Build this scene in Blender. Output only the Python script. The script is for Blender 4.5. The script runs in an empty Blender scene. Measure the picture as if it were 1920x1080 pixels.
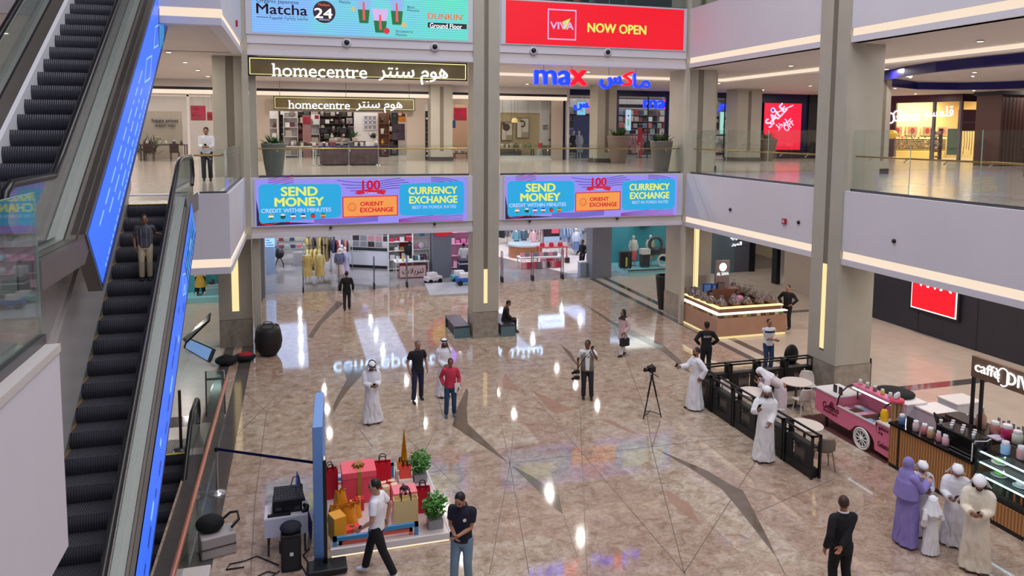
import bpy,math,random
import numpy as np
from mathutils import Vector,Matrix,noise

SC = bpy.context.scene
COL = SC.collection
random.seed(7)
PI = math.pi

# ------------------------------------------------------------------ camera
F_PX,PY_PX = 1394.2,369.8                     # focal length and optical axis height, 1920x1080 frame
_p,_r,_y = [math.radians(a) for a in (5.06,0.37,16.25)]
_fw = Vector((math.sin(_y)*math.cos(_p),math.cos(_y)*math.cos(_p),-math.sin(_p)))
_rt = Vector((math.cos(_y),-math.sin(_y),0))
_up = _rt.cross(_fw)
RT = _rt*math.cos(_r) + _up*math.sin(_r)
UP = -_rt*math.sin(_r) + _up*math.cos(_r)
FW = _fw
EYE = Vector((0,0,7.7))
cam = bpy.data.cameras.new('camera')
cam.sensor_width = 36.0
cam.lens = 36.0*F_PX/1920
cam.shift_y = -(540-PY_PX)/1920
cam.clip_start,cam.clip_end = 0.1,300
cam_o = bpy.data.objects.new('camera',cam)
COL.objects.link(cam_o)
cam_o.matrix_world = Matrix(((RT.x,UP.x,-FW.x,EYE.x),(RT.y,UP.y,-FW.y,EYE.y),(RT.z,UP.z,-FW.z,EYE.z),(0,0,0,1)))
SC.camera = cam_o

# survey helpers: photo measurement -> real place on a known plane
def _ray(u,v): return RT*((u-960)/F_PX) + UP*((PY_PX-v)/F_PX) + FW
def G(u,v,z=0.0):
    d = _ray(u,v); return EYE + d*((z-EYE.z)/d.z)
def WY(u,v,Y):
    d = _ray(u,v); return EYE + d*(Y/d.y)
def WX(u,v,X):
    d = _ray(u,v); return EYE + d*(X/d.x)

# ------------------------------------------------------------------ render look
vs = SC.view_settings
SC.display_settings.display_device = 'sRGB'
vs.view_transform = 'Standard'; vs.look = 'None'; vs.exposure = 0.0; vs.gamma = 1.0
vs.use_curve_mapping = False
SC.cycles.max_bounces = 7; SC.cycles.diffuse_bounces = 3; SC.cycles.glossy_bounces = 4
SC.cycles.transparent_max_bounces = 16; SC.cycles.transmission_bounces = 4
SC.cycles.sample_clamp_indirect = 4.0
SC.cycles.caustics_reflective = False; SC.cycles.caustics_refractive = False
SC.cycles.use_denoising = True

# ------------------------------------------------------------------ world and lights
W = bpy.data.worlds.new('world'); SC.world = W; W.use_nodes = True
W.node_tree.nodes['Background'].inputs[0].default_value = (0.80,0.82,1.0,1)
W.node_tree.nodes['Background'].inputs[1].default_value = 0.30

def area(name,loc,sx,sy,power,col=(1,1,1),rot=(0,0,0),spread=PI):
    l = bpy.data.lights.new(name,'AREA'); l.shape = 'RECTANGLE'; l.size = sx; l.size_y = sy
    l.energy = power; l.color = col; l.spread = spread
    o = bpy.data.objects.new(name,l); o.location = loc; o.rotation_euler = rot; COL.objects.link(o)
    o.visible_glossy = True
    return o
WARM,COOL = (1.0,0.90,0.80),(0.90,0.93,1.0)
area('atrium_fill_light',(6.6,9,21.8),13,30,4100,(0.95,0.94,1.0))  # added broad overhead light below the closed roof; no skylight is built
for i,(x,w) in enumerate(((-.4,1.7),(4.4,2.2),(11.2,2.0),(17.5,1.5))): area('store_panel_light',(x,42,4.05),w,9,100,(0.45,0.62,1.0))
area('home_store_light',(-1,46.3,10.15),28,9,1350,(1,.95,.91))
area('max_store_light',(24,48,10.15),15,8,420,(1,.97,.97))

# ------------------------------------------------------------------ materials
def S(r,g=None,b=None):
    if g is None: g = b = r
    f = lambda c: (c/255/12.92 if c/255 <= .04045 else ((c/255+.055)/1.055)**2.4)
    return (f(r),f(g),f(b),1.0)
MATS = {}
def mat(name,col=None,rough=.5,metal=0.0,emit=None,es=1.0,var=0.0,vs_=4.0,bump=0.0,coat=0.0,spec=.5,alpha=None):
    """plain procedural material; var = natural colour variation by object-space noise"""
    if name in MATS: return MATS[name]
    m = bpy.data.materials.new(name); m.use_nodes = True
    nt = m.node_tree; b = nt.nodes['Principled BSDF']
    if col is None: col = (0,0,0,1)
    b.inputs['Base Color'].default_value = col
    b.inputs['Roughness'].default_value = rough
    b.inputs['Metallic'].default_value = metal
    b.inputs['Coat Weight'].default_value = coat
    b.inputs['Specular IOR Level'].default_value = spec
    if emit is not None:
        b.inputs['Emission Color'].default_value = emit; b.inputs['Emission Strength'].default_value = es
    if alpha is not None: b.inputs['Alpha'].default_value = alpha
    if var or bump:
        tc = nt.nodes.new('ShaderNodeTexCoord'); n = nt.nodes.new('ShaderNodeTexNoise')
        n.inputs['Scale'].default_value = vs_; n.inputs['Detail'].default_value = 6
        nt.links.new(tc.outputs['Object'],n.inputs['Vector'])
        if var:
            r = nt.nodes.new('ShaderNodeValToRGB')
            r.color_ramp.elements[0].position = .3; r.color_ramp.elements[1].position = .7
            r.color_ramp.elements[0].color = tuple(c*(1-var) for c in col[:3])+(1,)
            r.color_ramp.elements[1].color = tuple(min(1,c*(1+var)) for c in col[:3])+(1,)
            nt.links.new(n.outputs['Fac'],r.inputs['Fac']); nt.links.new(r.outputs['Color'],b.inputs['Base Color'])
        if bump:
            bp = nt.nodes.new('ShaderNodeBump'); bp.inputs['Strength'].default_value = bump; bp.inputs['Distance'].default_value = .02
            nt.links.new(n.outputs['Fac'],bp.inputs['Height']); nt.links.new(bp.outputs['Normal'],b.inputs['Normal'])
    MATS[name] = m
    return m
def glow(name,col,es=1.0):
    """something that gives off light: screens, lamps, lit signs"""
    return mat(name,S(20),.4,emit=col,es=es)
def glass(name,tint=(.93,.97,.95),refl=1.0,dense=0.0):
    if name in MATS: return MATS[name]
    m = bpy.data.materials.new(name); m.use_nodes = True; nt = m.node_tree; nt.nodes.clear()
    out = nt.nodes.new('ShaderNodeOutputMaterial'); tr = nt.nodes.new('ShaderNodeBsdfTransparent'); gl = nt.nodes.new('ShaderNodeBsdfGlossy')
    df = nt.nodes.new('ShaderNodeBsdfDiffuse'); mx0 = nt.nodes.new('ShaderNodeMixShader')
    fr = nt.nodes.new('ShaderNodeFresnel'); mx = nt.nodes.new('ShaderNodeMixShader'); mu = nt.nodes.new('ShaderNodeMath'); mu.operation = 'MULTIPLY'
    tr.inputs[0].default_value = (*tint,1); gl.inputs['Roughness'].default_value = 0.02; df.inputs[0].default_value = (.45,.5,.48,1)
    ge = nt.nodes.new('ShaderNodeNewGeometry'); io = nt.nodes.new('ShaderNodeMath'); io.operation = 'MULTIPLY_ADD'; io.inputs[1].default_value = 1/1.5-1.5; io.inputs[2].default_value = 1.5
    nt.links.new(ge.outputs['Backfacing'],io.inputs[0]); nt.links.new(io.outputs[0],fr.inputs[0]); mu.inputs[1].default_value = refl; mx0.inputs[0].default_value = dense
    nt.links.new(tr.outputs[0],mx0.inputs[1]); nt.links.new(df.outputs[0],mx0.inputs[2])
    nt.links.new(fr.outputs[0],mu.inputs[0]); nt.links.new(mu.outputs[0],mx.inputs[0])
    nt.links.new(mx0.outputs[0],mx.inputs[1]); nt.links.new(gl.outputs[0],mx.inputs[2]); nt.links.new(mx.outputs[0],out.inputs[0])
    MATS[name] = m
    return m
def led(name,col,es=1.0,stripe=0.12,per=9.0):
    """LED wall surface: the pixel rows of the panel show as fine horizontal bands"""
    if name in MATS: return MATS[name]
    m = glow(name,col,es); nt = m.node_tree; b = nt.nodes['Principled BSDF']
    tc = nt.nodes.new('ShaderNodeTexCoord'); sp = nt.nodes.new('ShaderNodeSeparateXYZ'); nt.links.new(tc.outputs['Object'],sp.inputs[0])
    mu = nt.nodes.new('ShaderNodeMath'); mu.operation = 'MULTIPLY'; mu.inputs[1].default_value = per*2*PI; nt.links.new(sp.outputs['Z'],mu.inputs[0])
    si = nt.nodes.new('ShaderNodeMath'); si.operation = 'SINE'; nt.links.new(mu.outputs[0],si.inputs[0])
    ma = nt.nodes.new('ShaderNodeMath'); ma.operation = 'MULTIPLY_ADD'; ma.inputs[1].default_value = es*stripe; ma.inputs[2].default_value = es; nt.links.new(si.outputs[0],ma.inputs[0])
    nt.links.new(ma.outputs[0],b.inputs['Emission Strength'])
    return m

# ------------------------------------------------------------------ mesh builder
_TXT = {}
def _text_mesh(body,bold):
    k = (body,bold)
    if k not in _TXT:
        cu = bpy.data.curves.new('lettering','FONT'); cu.body = body; cu.size = 1.0; cu.offset = bold; cu.extrude = .5; cu.resolution_u = 3
        ob = bpy.data.objects.new('lettering',cu); me = ob.to_mesh()
        vs = [tuple(v.co) for v in me.vertices]; fs = [tuple(p.vertices) for p in me.polygons]
        ob.to_mesh_clear(); bpy.data.objects.remove(ob); bpy.data.curves.remove(cu)
        xs = [v[0] for v in vs] or [0,1]; ys = [v[1] for v in vs] or [0,1]
        _TXT[k] = (vs,fs,min(xs),max(xs),min(ys),max(ys))
    return _TXT[k]
class MB:
    """collects shapes; build() links them as ONE mesh object"""
    def __init__(s): s.v = []; s.f = []; s.m = []; s.s = []; s.mats = []
    def mi(s,m):
        if m not in s.mats: s.mats.append(m)
        return s.mats.index(m)
    def add(s,vs,fs,m,smooth=False):
        o = len(s.v); s.v += [tuple(p) for p in vs]; k = s.mi(m)
        for f in fs: s.f.append(tuple(o+i for i in f)); s.m.append(k); s.s.append(smooth)
        return s
    def box(s,x0,x1,y0,y1,z0,z1,m,M=None):
        vs = [Vector((x,y,z)) for x in (x0,x1) for y in (y0,y1) for z in (z0,z1)]
        if M is not None: vs = [M @ p for p in vs]
        return s.add(vs,[(0,1,3,2),(4,6,7,5),(0,4,5,1),(2,3,7,6),(0,2,6,4),(1,5,7,3)],m)
    def cbox(s,c,d,m,rz=0.0,M=None):
        R = Matrix.Translation(c) @ (Matrix.Rotation(rz,4,'Z') if M is None else M)
        return s.box(-d[0]/2,d[0]/2,-d[1]/2,d[1]/2,-d[2]/2,d[2]/2,m,R)
    def quad(s,a,b,c,d,m): return s.add([a,b,c,d],[(0,1,2,3)],m)
    def cyl(s,p0,p1,r0,r1,m,n=14,cap=True,smooth=True):
        p0,p1 = Vector(p0),Vector(p1); ax = (p1-p0)
        if ax.length < 1e-9: return s
        ax.normalize(); a = ax.orthogonal().normalized(); b = ax.cross(a); vs = []
        for p,r in ((p0,r0),(p1,r1)):
            for i in range(n):
                t = 2*PI*i/n; vs.append(p + a*(r*math.cos(t)) + b*(r*math.sin(t)))
        s.add(vs,[(i,(i+1) % n,n+(i+1) % n,n+i) for i in range(n)],m,smooth)
        if cap: s.add(vs,[tuple(range(n-1,-1,-1)),tuple(range(n,2*n))],m)
        return s
    def tube(s,pts,r,m,n=8,closed=False):
        pts = [Vector(p) for p in pts]; N = len(pts); rr = r if isinstance(r,(list,tuple)) else [r]*N; vs = []; a = None
        for i,p in enumerate(pts):
            if closed: t = (pts[(i+1) % N]-pts[i-1])
            else: t = pts[min(i+1,N-1)]-pts[max(i-1,0)]
            t.normalize()
            if a is None: a = t.orthogonal().normalized()
            else: a = (a - t*a.dot(t)); a = a.normalized() if a.length > 1e-6 else t.orthogonal().normalized()
            b = t.cross(a)
            for k in range(n):
                w = 2*PI*k/n; vs.append(p + a*(rr[i]*math.cos(w)) + b*(rr[i]*math.sin(w)))
        fs = []
        for i in range(N if closed else N-1):
            j = (i+1) % N
            for k in range(n): fs.append((i*n+k,i*n+(k+1) % n,j*n+(k+1) % n,j*n+k))
        s.add(vs,fs,m,True)
        if not closed: s.add(vs,[tuple(range(n-1,-1,-1)),tuple(range((N-1)*n,N*n))],m)
        return s
    def lathe(s,prof,m,c=(0,0,0),n=24,sx=1.0,sy=1.0,smooth=True,rib=0.0):
        """prof: (radius, z) from bottom to top"""
        vs = []
        for r,z in prof:
            for k in range(n):
                t = 2*PI*k/n; q = r*(1-rib*(k % 2)); vs.append((c[0]+q*sx*math.cos(t),c[1]+q*sy*math.sin(t),c[2]+z))
        fs = [(i*n+k,i*n+(k+1) % n,(i+1)*n+(k+1) % n,(i+1)*n+k) for i in range(len(prof)-1) for k in range(n)]
        s.add(vs,fs,m,smooth)
        return s.add(vs,[tuple(range(n-1,-1,-1)),tuple(range((len(prof)-1)*n,len(prof)*n))],m)
    def ell(s,c,r,m,n=14,k=9,M=None):
        c = Vector(c); r = r if isinstance(r,(list,tuple)) else (r,r,r); vs = []
        for i in range(1,k):
            ph = PI*i/k
            for j in range(n):
                t = 2*PI*j/n; p = Vector((r[0]*math.sin(ph)*math.cos(t),r[1]*math.sin(ph)*math.sin(t),-r[2]*math.cos(ph))); vs.append(c + (M @ p if M is not None else p))
        q = Vector((0,0,r[2])); q = M @ q if M is not None else q
        vs += [c-q,c+q]; b,t_ = len(vs)-2,len(vs)-1
        fs = [(i*n+j,i*n+(j+1) % n,(i+1)*n+(j+1) % n,(i+1)*n+j) for i in range(k-2) for j in range(n)]
        fs += [(b,(j+1) % n,j) for j in range(n)] + [(t_,(k-2)*n+j,(k-2)*n+(j+1) % n) for j in range(n)]
        return s.add(vs,fs,m,True)
    def prism(s,poly,o,u,v,d,m,smooth=False):
        """poly in (u,v) coordinates, thickened by vector d"""
        o,u,v,d = Vector(o),Vector(u),Vector(v),Vector(d); a = [o+u*x+v*y for x,y in poly]; n = len(a); vs = a+[p+d for p in a]
        fl = u.cross(v).dot(d) > 0
        s.add(vs,[tuple(range(n-1,-1,-1)) if fl else tuple(range(n)),tuple(range(n,2*n)) if fl else tuple(range(2*n-1,n-1,-1))],m)
        return s.add(vs,[(i,(i+1) % n,n+(i+1) % n,n+i) if fl else (i,n+i,n+(i+1) % n,(i+1) % n) for i in range(n)],m,smooth)
    def grid(s,fn,nu,nv,m,smooth=True,cu=False):
        vs = [fn(i/(nu if cu else nu-1),j/(nv-1)) for j in range(nv) for i in range(nu)]
        fs = [(j*nu+i,j*nu+(i+1) % nu,(j+1)*nu+(i+1) % nu,(j+1)*nu+i) for j in range(nv-1) for i in range(nu if cu else nu-1)]
        return s.add(vs,fs,m,smooth)
    def text(s,body,o,u,v,w,m,depth=.01,h=None,bold=0.0,center=False,slant=0.0):
        """lettering of width w starting at o, along u, up v"""
        if bold > 0:   # heavy lettering: the light weight drawn with a wider pen
            e = bold*.55*w/max(1,len(body))*1.6
            for dx,dv in ((-e,0),(e,0),(0,e*.7),(0,-e*.7)) if bold > .012 else ((-e*.8,0),(e*.8,0)): s.text(body,Vector(o)+Vector(u).normalized()*dx+Vector(v).normalized()*dv,u,v,w,m,depth,h,0.0,center,slant)
            return s
        vs,fs,x0,x1,y0,y1 = _text_mesh(body,bold); o,u,v = Vector(o),Vector(u).normalized(),Vector(v).normalized(); nn = u.cross(v)
        k = w/(x1-x0); q = k if h is None else h/(y1-y0); dx = (x0+x1)/2 if center else x0; dy = (y0+y1)/2 if center else y0
        return s.add([o + u*((p[0]-dx)*k+slant*(p[1]-dy)*q) + v*((p[1]-dy)*q) + nn*((p[2]+.5)*depth) for p in vs],fs,m)
    def build(s,name,parent=None,bev=0.0,seg=2,solid=0.0,sub=0):
        me = bpy.data.meshes.new(name); vs = s.v
        if parent is not None:
            I = parent.matrix_world.inverted() if parent.parent is None else (parent.parent.matrix_world @ parent.matrix_basis).inverted()
            vs = [I @ Vector(p) for p in vs]
        me.from_pydata([tuple(p) for p in vs],[],s.f)
        for m in s.mats: me.materials.append(m)
        me.polygons.foreach_set('material_index',s.m); me.polygons.foreach_set('use_smooth',s.s); me.update()
        o = bpy.data.objects.new(name,me); COL.objects.link(o)
        if parent is not None: o.parent = parent
        if solid:
            q = o.modifiers.new('thick','SOLIDIFY'); q.thickness = solid; q.offset = 0
        if sub:
            q = o.modifiers.new('sub','SUBSURF'); q.levels = q.render_levels = sub
        if bev:
            q = o.modifiers.new('bevel','BEVEL'); q.width = bev; q.segments = seg; q.limit_method = 'ANGLE'; q.angle_limit = math.radians(40)
        return o
def tag(o,label=None,cat=None,group=None,kind=None):
    if label: o['label'] = label
    if cat: o['category'] = cat
    if group: o['group'] = group
    if kind: o['kind'] = kind
    return o
def struct(o,label=None): o['kind'] = 'structure'; return tag(o,label)
def thing(name,label,cat,loc=(0,0,0),rz=0.0,group=None):
    o = bpy.data.objects.new(name,None); o.empty_display_size = .1; COL.objects.link(o)
    o.location = loc; o.rotation_euler = (0,0,rz)
    o.matrix_world = Matrix.Translation(loc) @ Matrix.Rotation(rz,4,'Z')
    return tag(o,label,cat,group)
def dup(root,loc,rz=None,label=None,group=None,scale=None):
    r = root.copy(); COL.objects.link(r); r.location = loc
    if rz is not None: r.rotation_euler = (0,0,rz)
    if scale is not None: r.scale = scale if isinstance(scale,(tuple,list)) else (scale,)*3
    if label: r['label'] = label
    if group: r['group'] = group
    for ch in list(root.children):
        c = ch.copy(); COL.objects.link(c); c.parent = r
        for g in ch.children:
            d = g.copy(); COL.objects.link(d); d.parent = c
    return r
X_,Y_,Z_ = Vector((1,0,0)),Vector((0,1,0)),Vector((0,0,1))
# ------------------------------------------------------------------ the setting
WHITE = mat('white_plaster',S(214,212,220),.55,var=.02,vs_=.6)
CEILW = mat('ceiling_paint',S(206,199,197),.7,var=.02,vs_=.5)
STONE = mat('beige_column_cladding',S(176,172,158),.38,var=.05,vs_=1.2)
GROOVE = mat('groove_stone',S(120,112,98),.45)
COVE = glow('warm_cove_light',S(255,232,208),.95)
SLIT = glow('warm_slit_light',S(255,226,165),1.1)
NAVY = mat('navy_cladding',S(14,14,70),.35)
DARKW = mat('dark_hoarding',S(42,42,54),.55,var=.06,vs_=.7)
BLK = mat('black_matt',S(16,16,18),.5)
BLKG = mat('black_gloss',S(12,12,14),.18)
CHROME = mat('brushed_steel',S(185,185,188),.28,1.0)
STEEL = mat('dark_steel',S(110,110,114),.35,1.0)
BRASS = mat('brass_rail',S(190,150,85),.3,1.0)
GLASS = glass('clear_glass',(.92,.96,.94),1.0)
GLASSG = glass('green_glass',(.80,.87,.84),1.0,.06)

def marble():
    m = bpy.data.materials.new('polished_marble'); m.use_nodes = True; nt = m.node_tree; b = nt.nodes['Principled BSDF']; L = nt.links.new
    tc = nt.nodes.new('ShaderNodeTexCoord')
    n1 = nt.nodes.new('ShaderNodeTexNoise'); n1.inputs['Scale'].default_value = 3.4; n1.inputs['Detail'].default_value = 12; n1.inputs['Roughness'].default_value = .72; n1.inputs['Distortion'].default_value = .7
    r1 = nt.nodes.new('ShaderNodeValToRGB'); e = r1.color_ramp.elements
    e[0].position = .28; e[0].color = S(124,104,84); e[1].position = .74; e[1].color = S(220,212,202)
    x = e.new(.41); x.color = S(178,160,142); x = e.new(.55); x.color = S(202,189,174)
    L(tc.outputs['Object'],n1.inputs['Vector']); L(n1.outputs['Fac'],r1.inputs['Fac'])
    # slabs of slightly different marble, cut as large triangles
    vo = nt.nodes.new('ShaderNodeTexVoronoi'); vo.distance = 'CHEBYCHEV'; vo.inputs['Scale'].default_value = .28; L(tc.outputs['Object'],vo.inputs['Vector'])
    sc = nt.nodes.new('ShaderNodeSeparateColor'); L(vo.outputs['Color'],sc.inputs[0])
    r2 = nt.nodes.new('ShaderNodeValToRGB'); r2.color_ramp.elements[0].color = S(232,214,208); r2.color_ramp.elements[1].color = S(255,253,246); L(sc.outputs[0],r2.inputs['Fac'])
    mx = nt.nodes.new('ShaderNodeMix'); mx.data_type = 'RGBA'; mx.blend_type = 'MULTIPLY'; mx.inputs[0].default_value = 1.0
    L(r1.outputs['Color'],mx.inputs[6]); L(r2.outputs['Color'],mx.inputs[7])
    # brown veins
    n2 = nt.nodes.new('ShaderNodeTexNoise'); n2.inputs['Scale'].default_value = 3.2; n2.inputs['Detail'].default_value = 9; n2.inputs['Distortion'].default_value = 1.6
    mp = nt.nodes.new('ShaderNodeMapping'); mp.inputs['Rotation'].default_value = (0,0,.5); mp.inputs['Scale'].default_value = (1,2.4,1); L(tc.outputs['Object'],mp.inputs[0]); L(mp.outputs[0],n2.inputs['Vector'])
    r3 = nt.nodes.new('ShaderNodeValToRGB'); e = r3.color_ramp.elements; e[0].position = .46; e[0].color = (0,0,0,1); e[1].position = .54; e[1].color = (0,0,0,1); x = e.new(.5); x.color = (.5,.5,.5,1)
    L(n2.outputs['Fac'],r3.inputs['Fac'])
    mv = nt.nodes.new('ShaderNodeMix'); mv.data_type = 'RGBA'; L(r3.outputs['Color'],mv.inputs[0]); L(mx.outputs[2],mv.inputs[6]); mv.inputs[7].default_value = S(116,90,66)
    L(mv.outputs[2],b.inputs['Base Color'])
    b.inputs['Roughness'].default_value = .055; b.inputs['Specular IOR Level'].default_value = 1.0
    return m
def tiles(name,c1,c2,size,rough=.15,grout=None,spec=.5):
    m = bpy.data.materials.new(name); m.use_nodes = True; nt = m.node_tree; b = nt.nodes['Principled BSDF']; L = nt.links.new
    tc = nt.nodes.new('ShaderNodeTexCoord'); br = nt.nodes.new('ShaderNodeTexBrick'); br.offset = 0
    br.inputs['Color1'].default_value = c1; br.inputs['Color2'].default_value = c2; br.inputs['Mortar'].default_value = grout or tuple(.7*x for x in c1[:3])+(1,)
    br.inputs['Scale'].default_value = 1.0; br.inputs['Brick Width'].default_value = size; br.inputs['Row Height'].default_value = size; br.inputs['Mortar Size'].default_value = .004
    L(tc.outputs['Object'],br.inputs['Vector'])
    n = nt.nodes.new('ShaderNodeTexNoise'); n.inputs['Scale'].default_value = 2.2; n.inputs['Detail'].default_value = 6; L(tc.outputs['Object'],n.inputs['Vector'])
    mp = nt.nodes.new('ShaderNodeMapRange'); mp.inputs[3].default_value = .88; mp.inputs[4].default_value = 1.1; L(n.outputs['Fac'],mp.inputs[0])
    mx = nt.nodes.new('ShaderNodeMix'); mx.data_type = 'RGBA'; mx.blend_type = 'MULTIPLY'; mx.inputs[0].default_value = 1; L(br.outputs['Color'],mx.inputs[6]); L(mp.outputs[0],mx.inputs[7])
    L(mx.outputs[2],b.inputs['Base Color']); b.inputs['Roughness'].default_value = rough; b.inputs['Specular IOR Level'].default_value = spec
    return m
MARBLE = marble()
BEIGE = tiles('beige_tiles',S(194,180,166),S(188,174,160),1.2,.22,spec=.4)
TILE1 = tiles('first_floor_tiles',S(196,184,174),S(190,178,168),1.2,.15,spec=.5)
STOREF = tiles('store_floor_tiles',S(150,142,140),S(145,138,136),.9,.05,spec=.8)
DKSTONE = mat('dark_inlay_stone',S(112,98,84),.08,var=.14,vs_=3,spec=.7)
PKSTONE = mat('rose_inlay_stone',S(168,134,116),.08,var=.12,vs_=3,spec=.7)
GREYB = mat('charcoal_band_stone',S(84,80,78),.1,var=.08,vs_=3,spec=.6)
JOINT = mat('joint_line',S(122,108,98),.3)
PLINTH = mat('veined_plinth_marble',S(150,142,130),.2,var=.22,vs_=5)
CARPET = mat('cream_store_carpet',S(220,205,198),.9)

# ground floor: marble court, beige side aisles, store floor
f = MB()
f.quad((-2.55,-6,0),(14.7,-6,0),(14.7,36.2,0),(-2.55,36.2,0),MARBLE)
f.quad((14.7,-6,0),(26,-6,0),(60,36.2,0),(14.7,36.2,0),BEIGE)
f.quad((26,-6,0),(60,-6,0),(60,36.2,0),(26,36.2,0),BEIGE)
f.quad((-3.6,18.62,0),(-2.55,18.62,0),(-2.55,36.2,0),(-3.6,36.2,0),BEIGE)
f.quad((-16,18.62,0),(-3.6,18.62,0),(-3.6,36.2,0),(-16,36.2,0),BEIGE)
f.quad((-16,36.2,0),(60,36.2,0),(60,62,0),(-16,62,0),STOREF)
struct(f.build('floor'),'polished marble ground floor of the mall court')
f = MB()
def inlay(pts,m,z=.0016):
    P = [G(u,v,0) for u,v in pts]; f.add([(p.x,p.y,z) for p in P],[tuple(range(len(P)))],m)
inlay([(875,727),(858,763),(848,798),(875,816),(906,837),(953,868),(909,825),(877,795),(875,766),(878,735)][::-1],DKSTONE)
inlay([(959,872.5),(998,893),(1048,929),(1055,964),(1038,951),(1009.6,921)][::-1],DKSTONE)
inlay([(1230,842),(1280,863),(1327,883),(1367,907),(1393,920),(1413,957),(1440,1010),(1457,1047),(1413,990),(1387,957),(1353,917),(1297,880)][::-1],DKSTONE)
inlay([(641,678),(660,688),(690,685),(682,700),(654,730),(636,755),(612,800),(607,800),(632,745),(650,712)][::-1],DKSTONE)
inlay([(994,730),(1077,769),(1040,776)][::-1],PKSTONE)
inlay([(1126,787),(1144,788),(1200,816),(1183,812)][::-1],PKSTONE)
inlay([(1247,918),(1290,945),(1316,985),(1290,968),(1256,942)][::-1],PKSTONE)
inlay([(1085,563),(1150,603),(1190,622),(1245,648),(1270,670),(1297,700),(1285,695),(1240,657),(1185,630),(1140,603)][::-1],DKSTONE)
inlay([(1050,645),(1070,660),(1085,687),(1076,680)][::-1],DKSTONE)
inlay([(632,565),(646,568),(605,605),(585,635),(577,632),(595,605)][::-1],DKSTONE)
inlay([(948,700),(975,735),(936,725)][::-1],PKSTONE)
inlay([(520,705),(576,690),(510,712),(512,690)],PKSTONE)
def joint(a,b,w=.009):
    a,b = G(*a),G(*b); d = (b-a).normalized(); n = Vector((-d.y,d.x,0))*w
    f.add([(q.x,q.y,.0012) for q in (a-n,b-n,b+n,a+n)],[(0,1,2,3)],JOINT)
for a,b in [((800,886),(1340,824)),((931,662),(1285,1076)),((1086,740),(1101,1078)),((969,755),(956,870)),((956,870),(918,1076)),((934,768),(956,870)),
             ((956,870),(992,1076)),((1212,770),(1222,838)),((1222,838),(1283,1074)),((1238,790),(1222,838)),((1032,884),(1050,930)),((1056,964),(1082,1044)),
             ((978,980),(1056,966)),((420,840),(560,700)),((500,770),(478,940)),((478,940),(470,1076)),((660,720),(905,960)),((820,800),(790,860)),((700,840),(640,760)),
             ((500,772),(600,690)),((500,772),(440,720)),((800,650),(830,780)),((1010,600),(1030,660)),((1100,700),(1330,660)),((1150,610),(1210,770)),((1286,846),(1470,826)),
             ((1283,1074),(1420,860)),((1420,960),(1560,900)),((1457,1047),(1472,1078)),((410,934),(500,922))]: joint(a,b)
for x0,x1,y0,y1 in [(-1.93,-1.55,11,35.4),(-2.5,-2.2,11,35.4)]: f.quad((x0,y0,.002),(x1,y0,.002),(x1,y1,.002),(x0,y1,.002),GREYB)
for x0,x1,y0,y1 in [(14.72,15.02,19.4,35.9),(15.45,15.76,19.4,35.9)]: f.quad((x0,y0,.002),(x1,y0,.002),(x1,y1,.002),(x0,y1,.002),GREYB)
f.quad((17.0,17.55,.002),(24,17.55,.002),(24,17.95,.002),(17,17.95,.002),GREYB)
f.quad((19.4,26.8,.002),(23.2,26.8,.002),(23.2,27.15,.002),(19.4,27.15,.002),GREYB)
f.quad((-4.2,20.35,.002),(-2.6,20.35,.002),(-2.6,21.1,.002),(-4.2,21.1,.002),GREYB)
f.quad((14.2,37.6,.002),(8.8,52,.002),(26,52,.002),(22,37.6,.002),CARPET)
struct(f.build('floor_inlay'),'dark and rose stone inlays and joints in the marble floor')

# upper floors and ceilings
def slab(name,x0,x1,y0,y1,z0,z1,top,bot,label):
    b = MB(); b.box(x0,x1,y0,y1,z0+.01,z1-.01,bot); b.quad((x0,y0,z1),(x1,y0,z1),(x1,y1,z1),(x0,y1,z1),top); b.quad((x0,y0,z0),(x0,y1,z0),(x1,y1,z0),(x1,y0,z0),bot)
    return struct(b.build(name),label)
slab('floor_first',-16,60,26.5,60,4.10,6.06,TILE1,CEILW,'first floor gallery behind the court')
slab('floor_first_side',14.95,60,-6,26.5,4.10,6.06,TILE1,CEILW,'first floor gallery on the right of the court')
slab('floor_first_landing',-16,-1.8,20.2,26.5,4.10,6.06,TILE1,CEILW,'first floor landing at the head of the escalator')
slab('floor_first_landing_inner',-9,-2.45,17.75,20.05,5.55,6.06,TILE1,WHITE,'landing plate at the escalator head')
slab('floor_first_near',-16,-1.78,-6,5.99,4.62,6.06,TILE1,WHITE,'first floor gallery edge on the near left')
slab('ceiling_first',-16,60,26.5,60,10.22,12.4,TILE1,CEILW,'ceiling over the first floor gallery')
slab('ceiling_first_side',14.95,60,-6,26.5,10.22,12.4,TILE1,CEILW,'ceiling over the right gallery')
slab('ceiling_first_landing',-16,-1.8,19.4,26.5,10.24,12.4,TILE1,CEILW,'ceiling over the left landing')
b = MB(); b.box(-16,30,-8,60,22,22.4,WHITE); struct(b.build('ceiling_atrium'),'white roof of the atrium')
b = MB()
b.box(-16.3,-16,-8,62,0,22,WHITE); struct(b.build('wall_left'))
b = MB(); b.box(60,60.3,-8,62,0,22,WHITE); struct(b.build('wall_right'))
b = MB(); b.box(-16,60,61.7,62,0,22,WHITE); struct(b.build('wall_back'))

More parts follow.
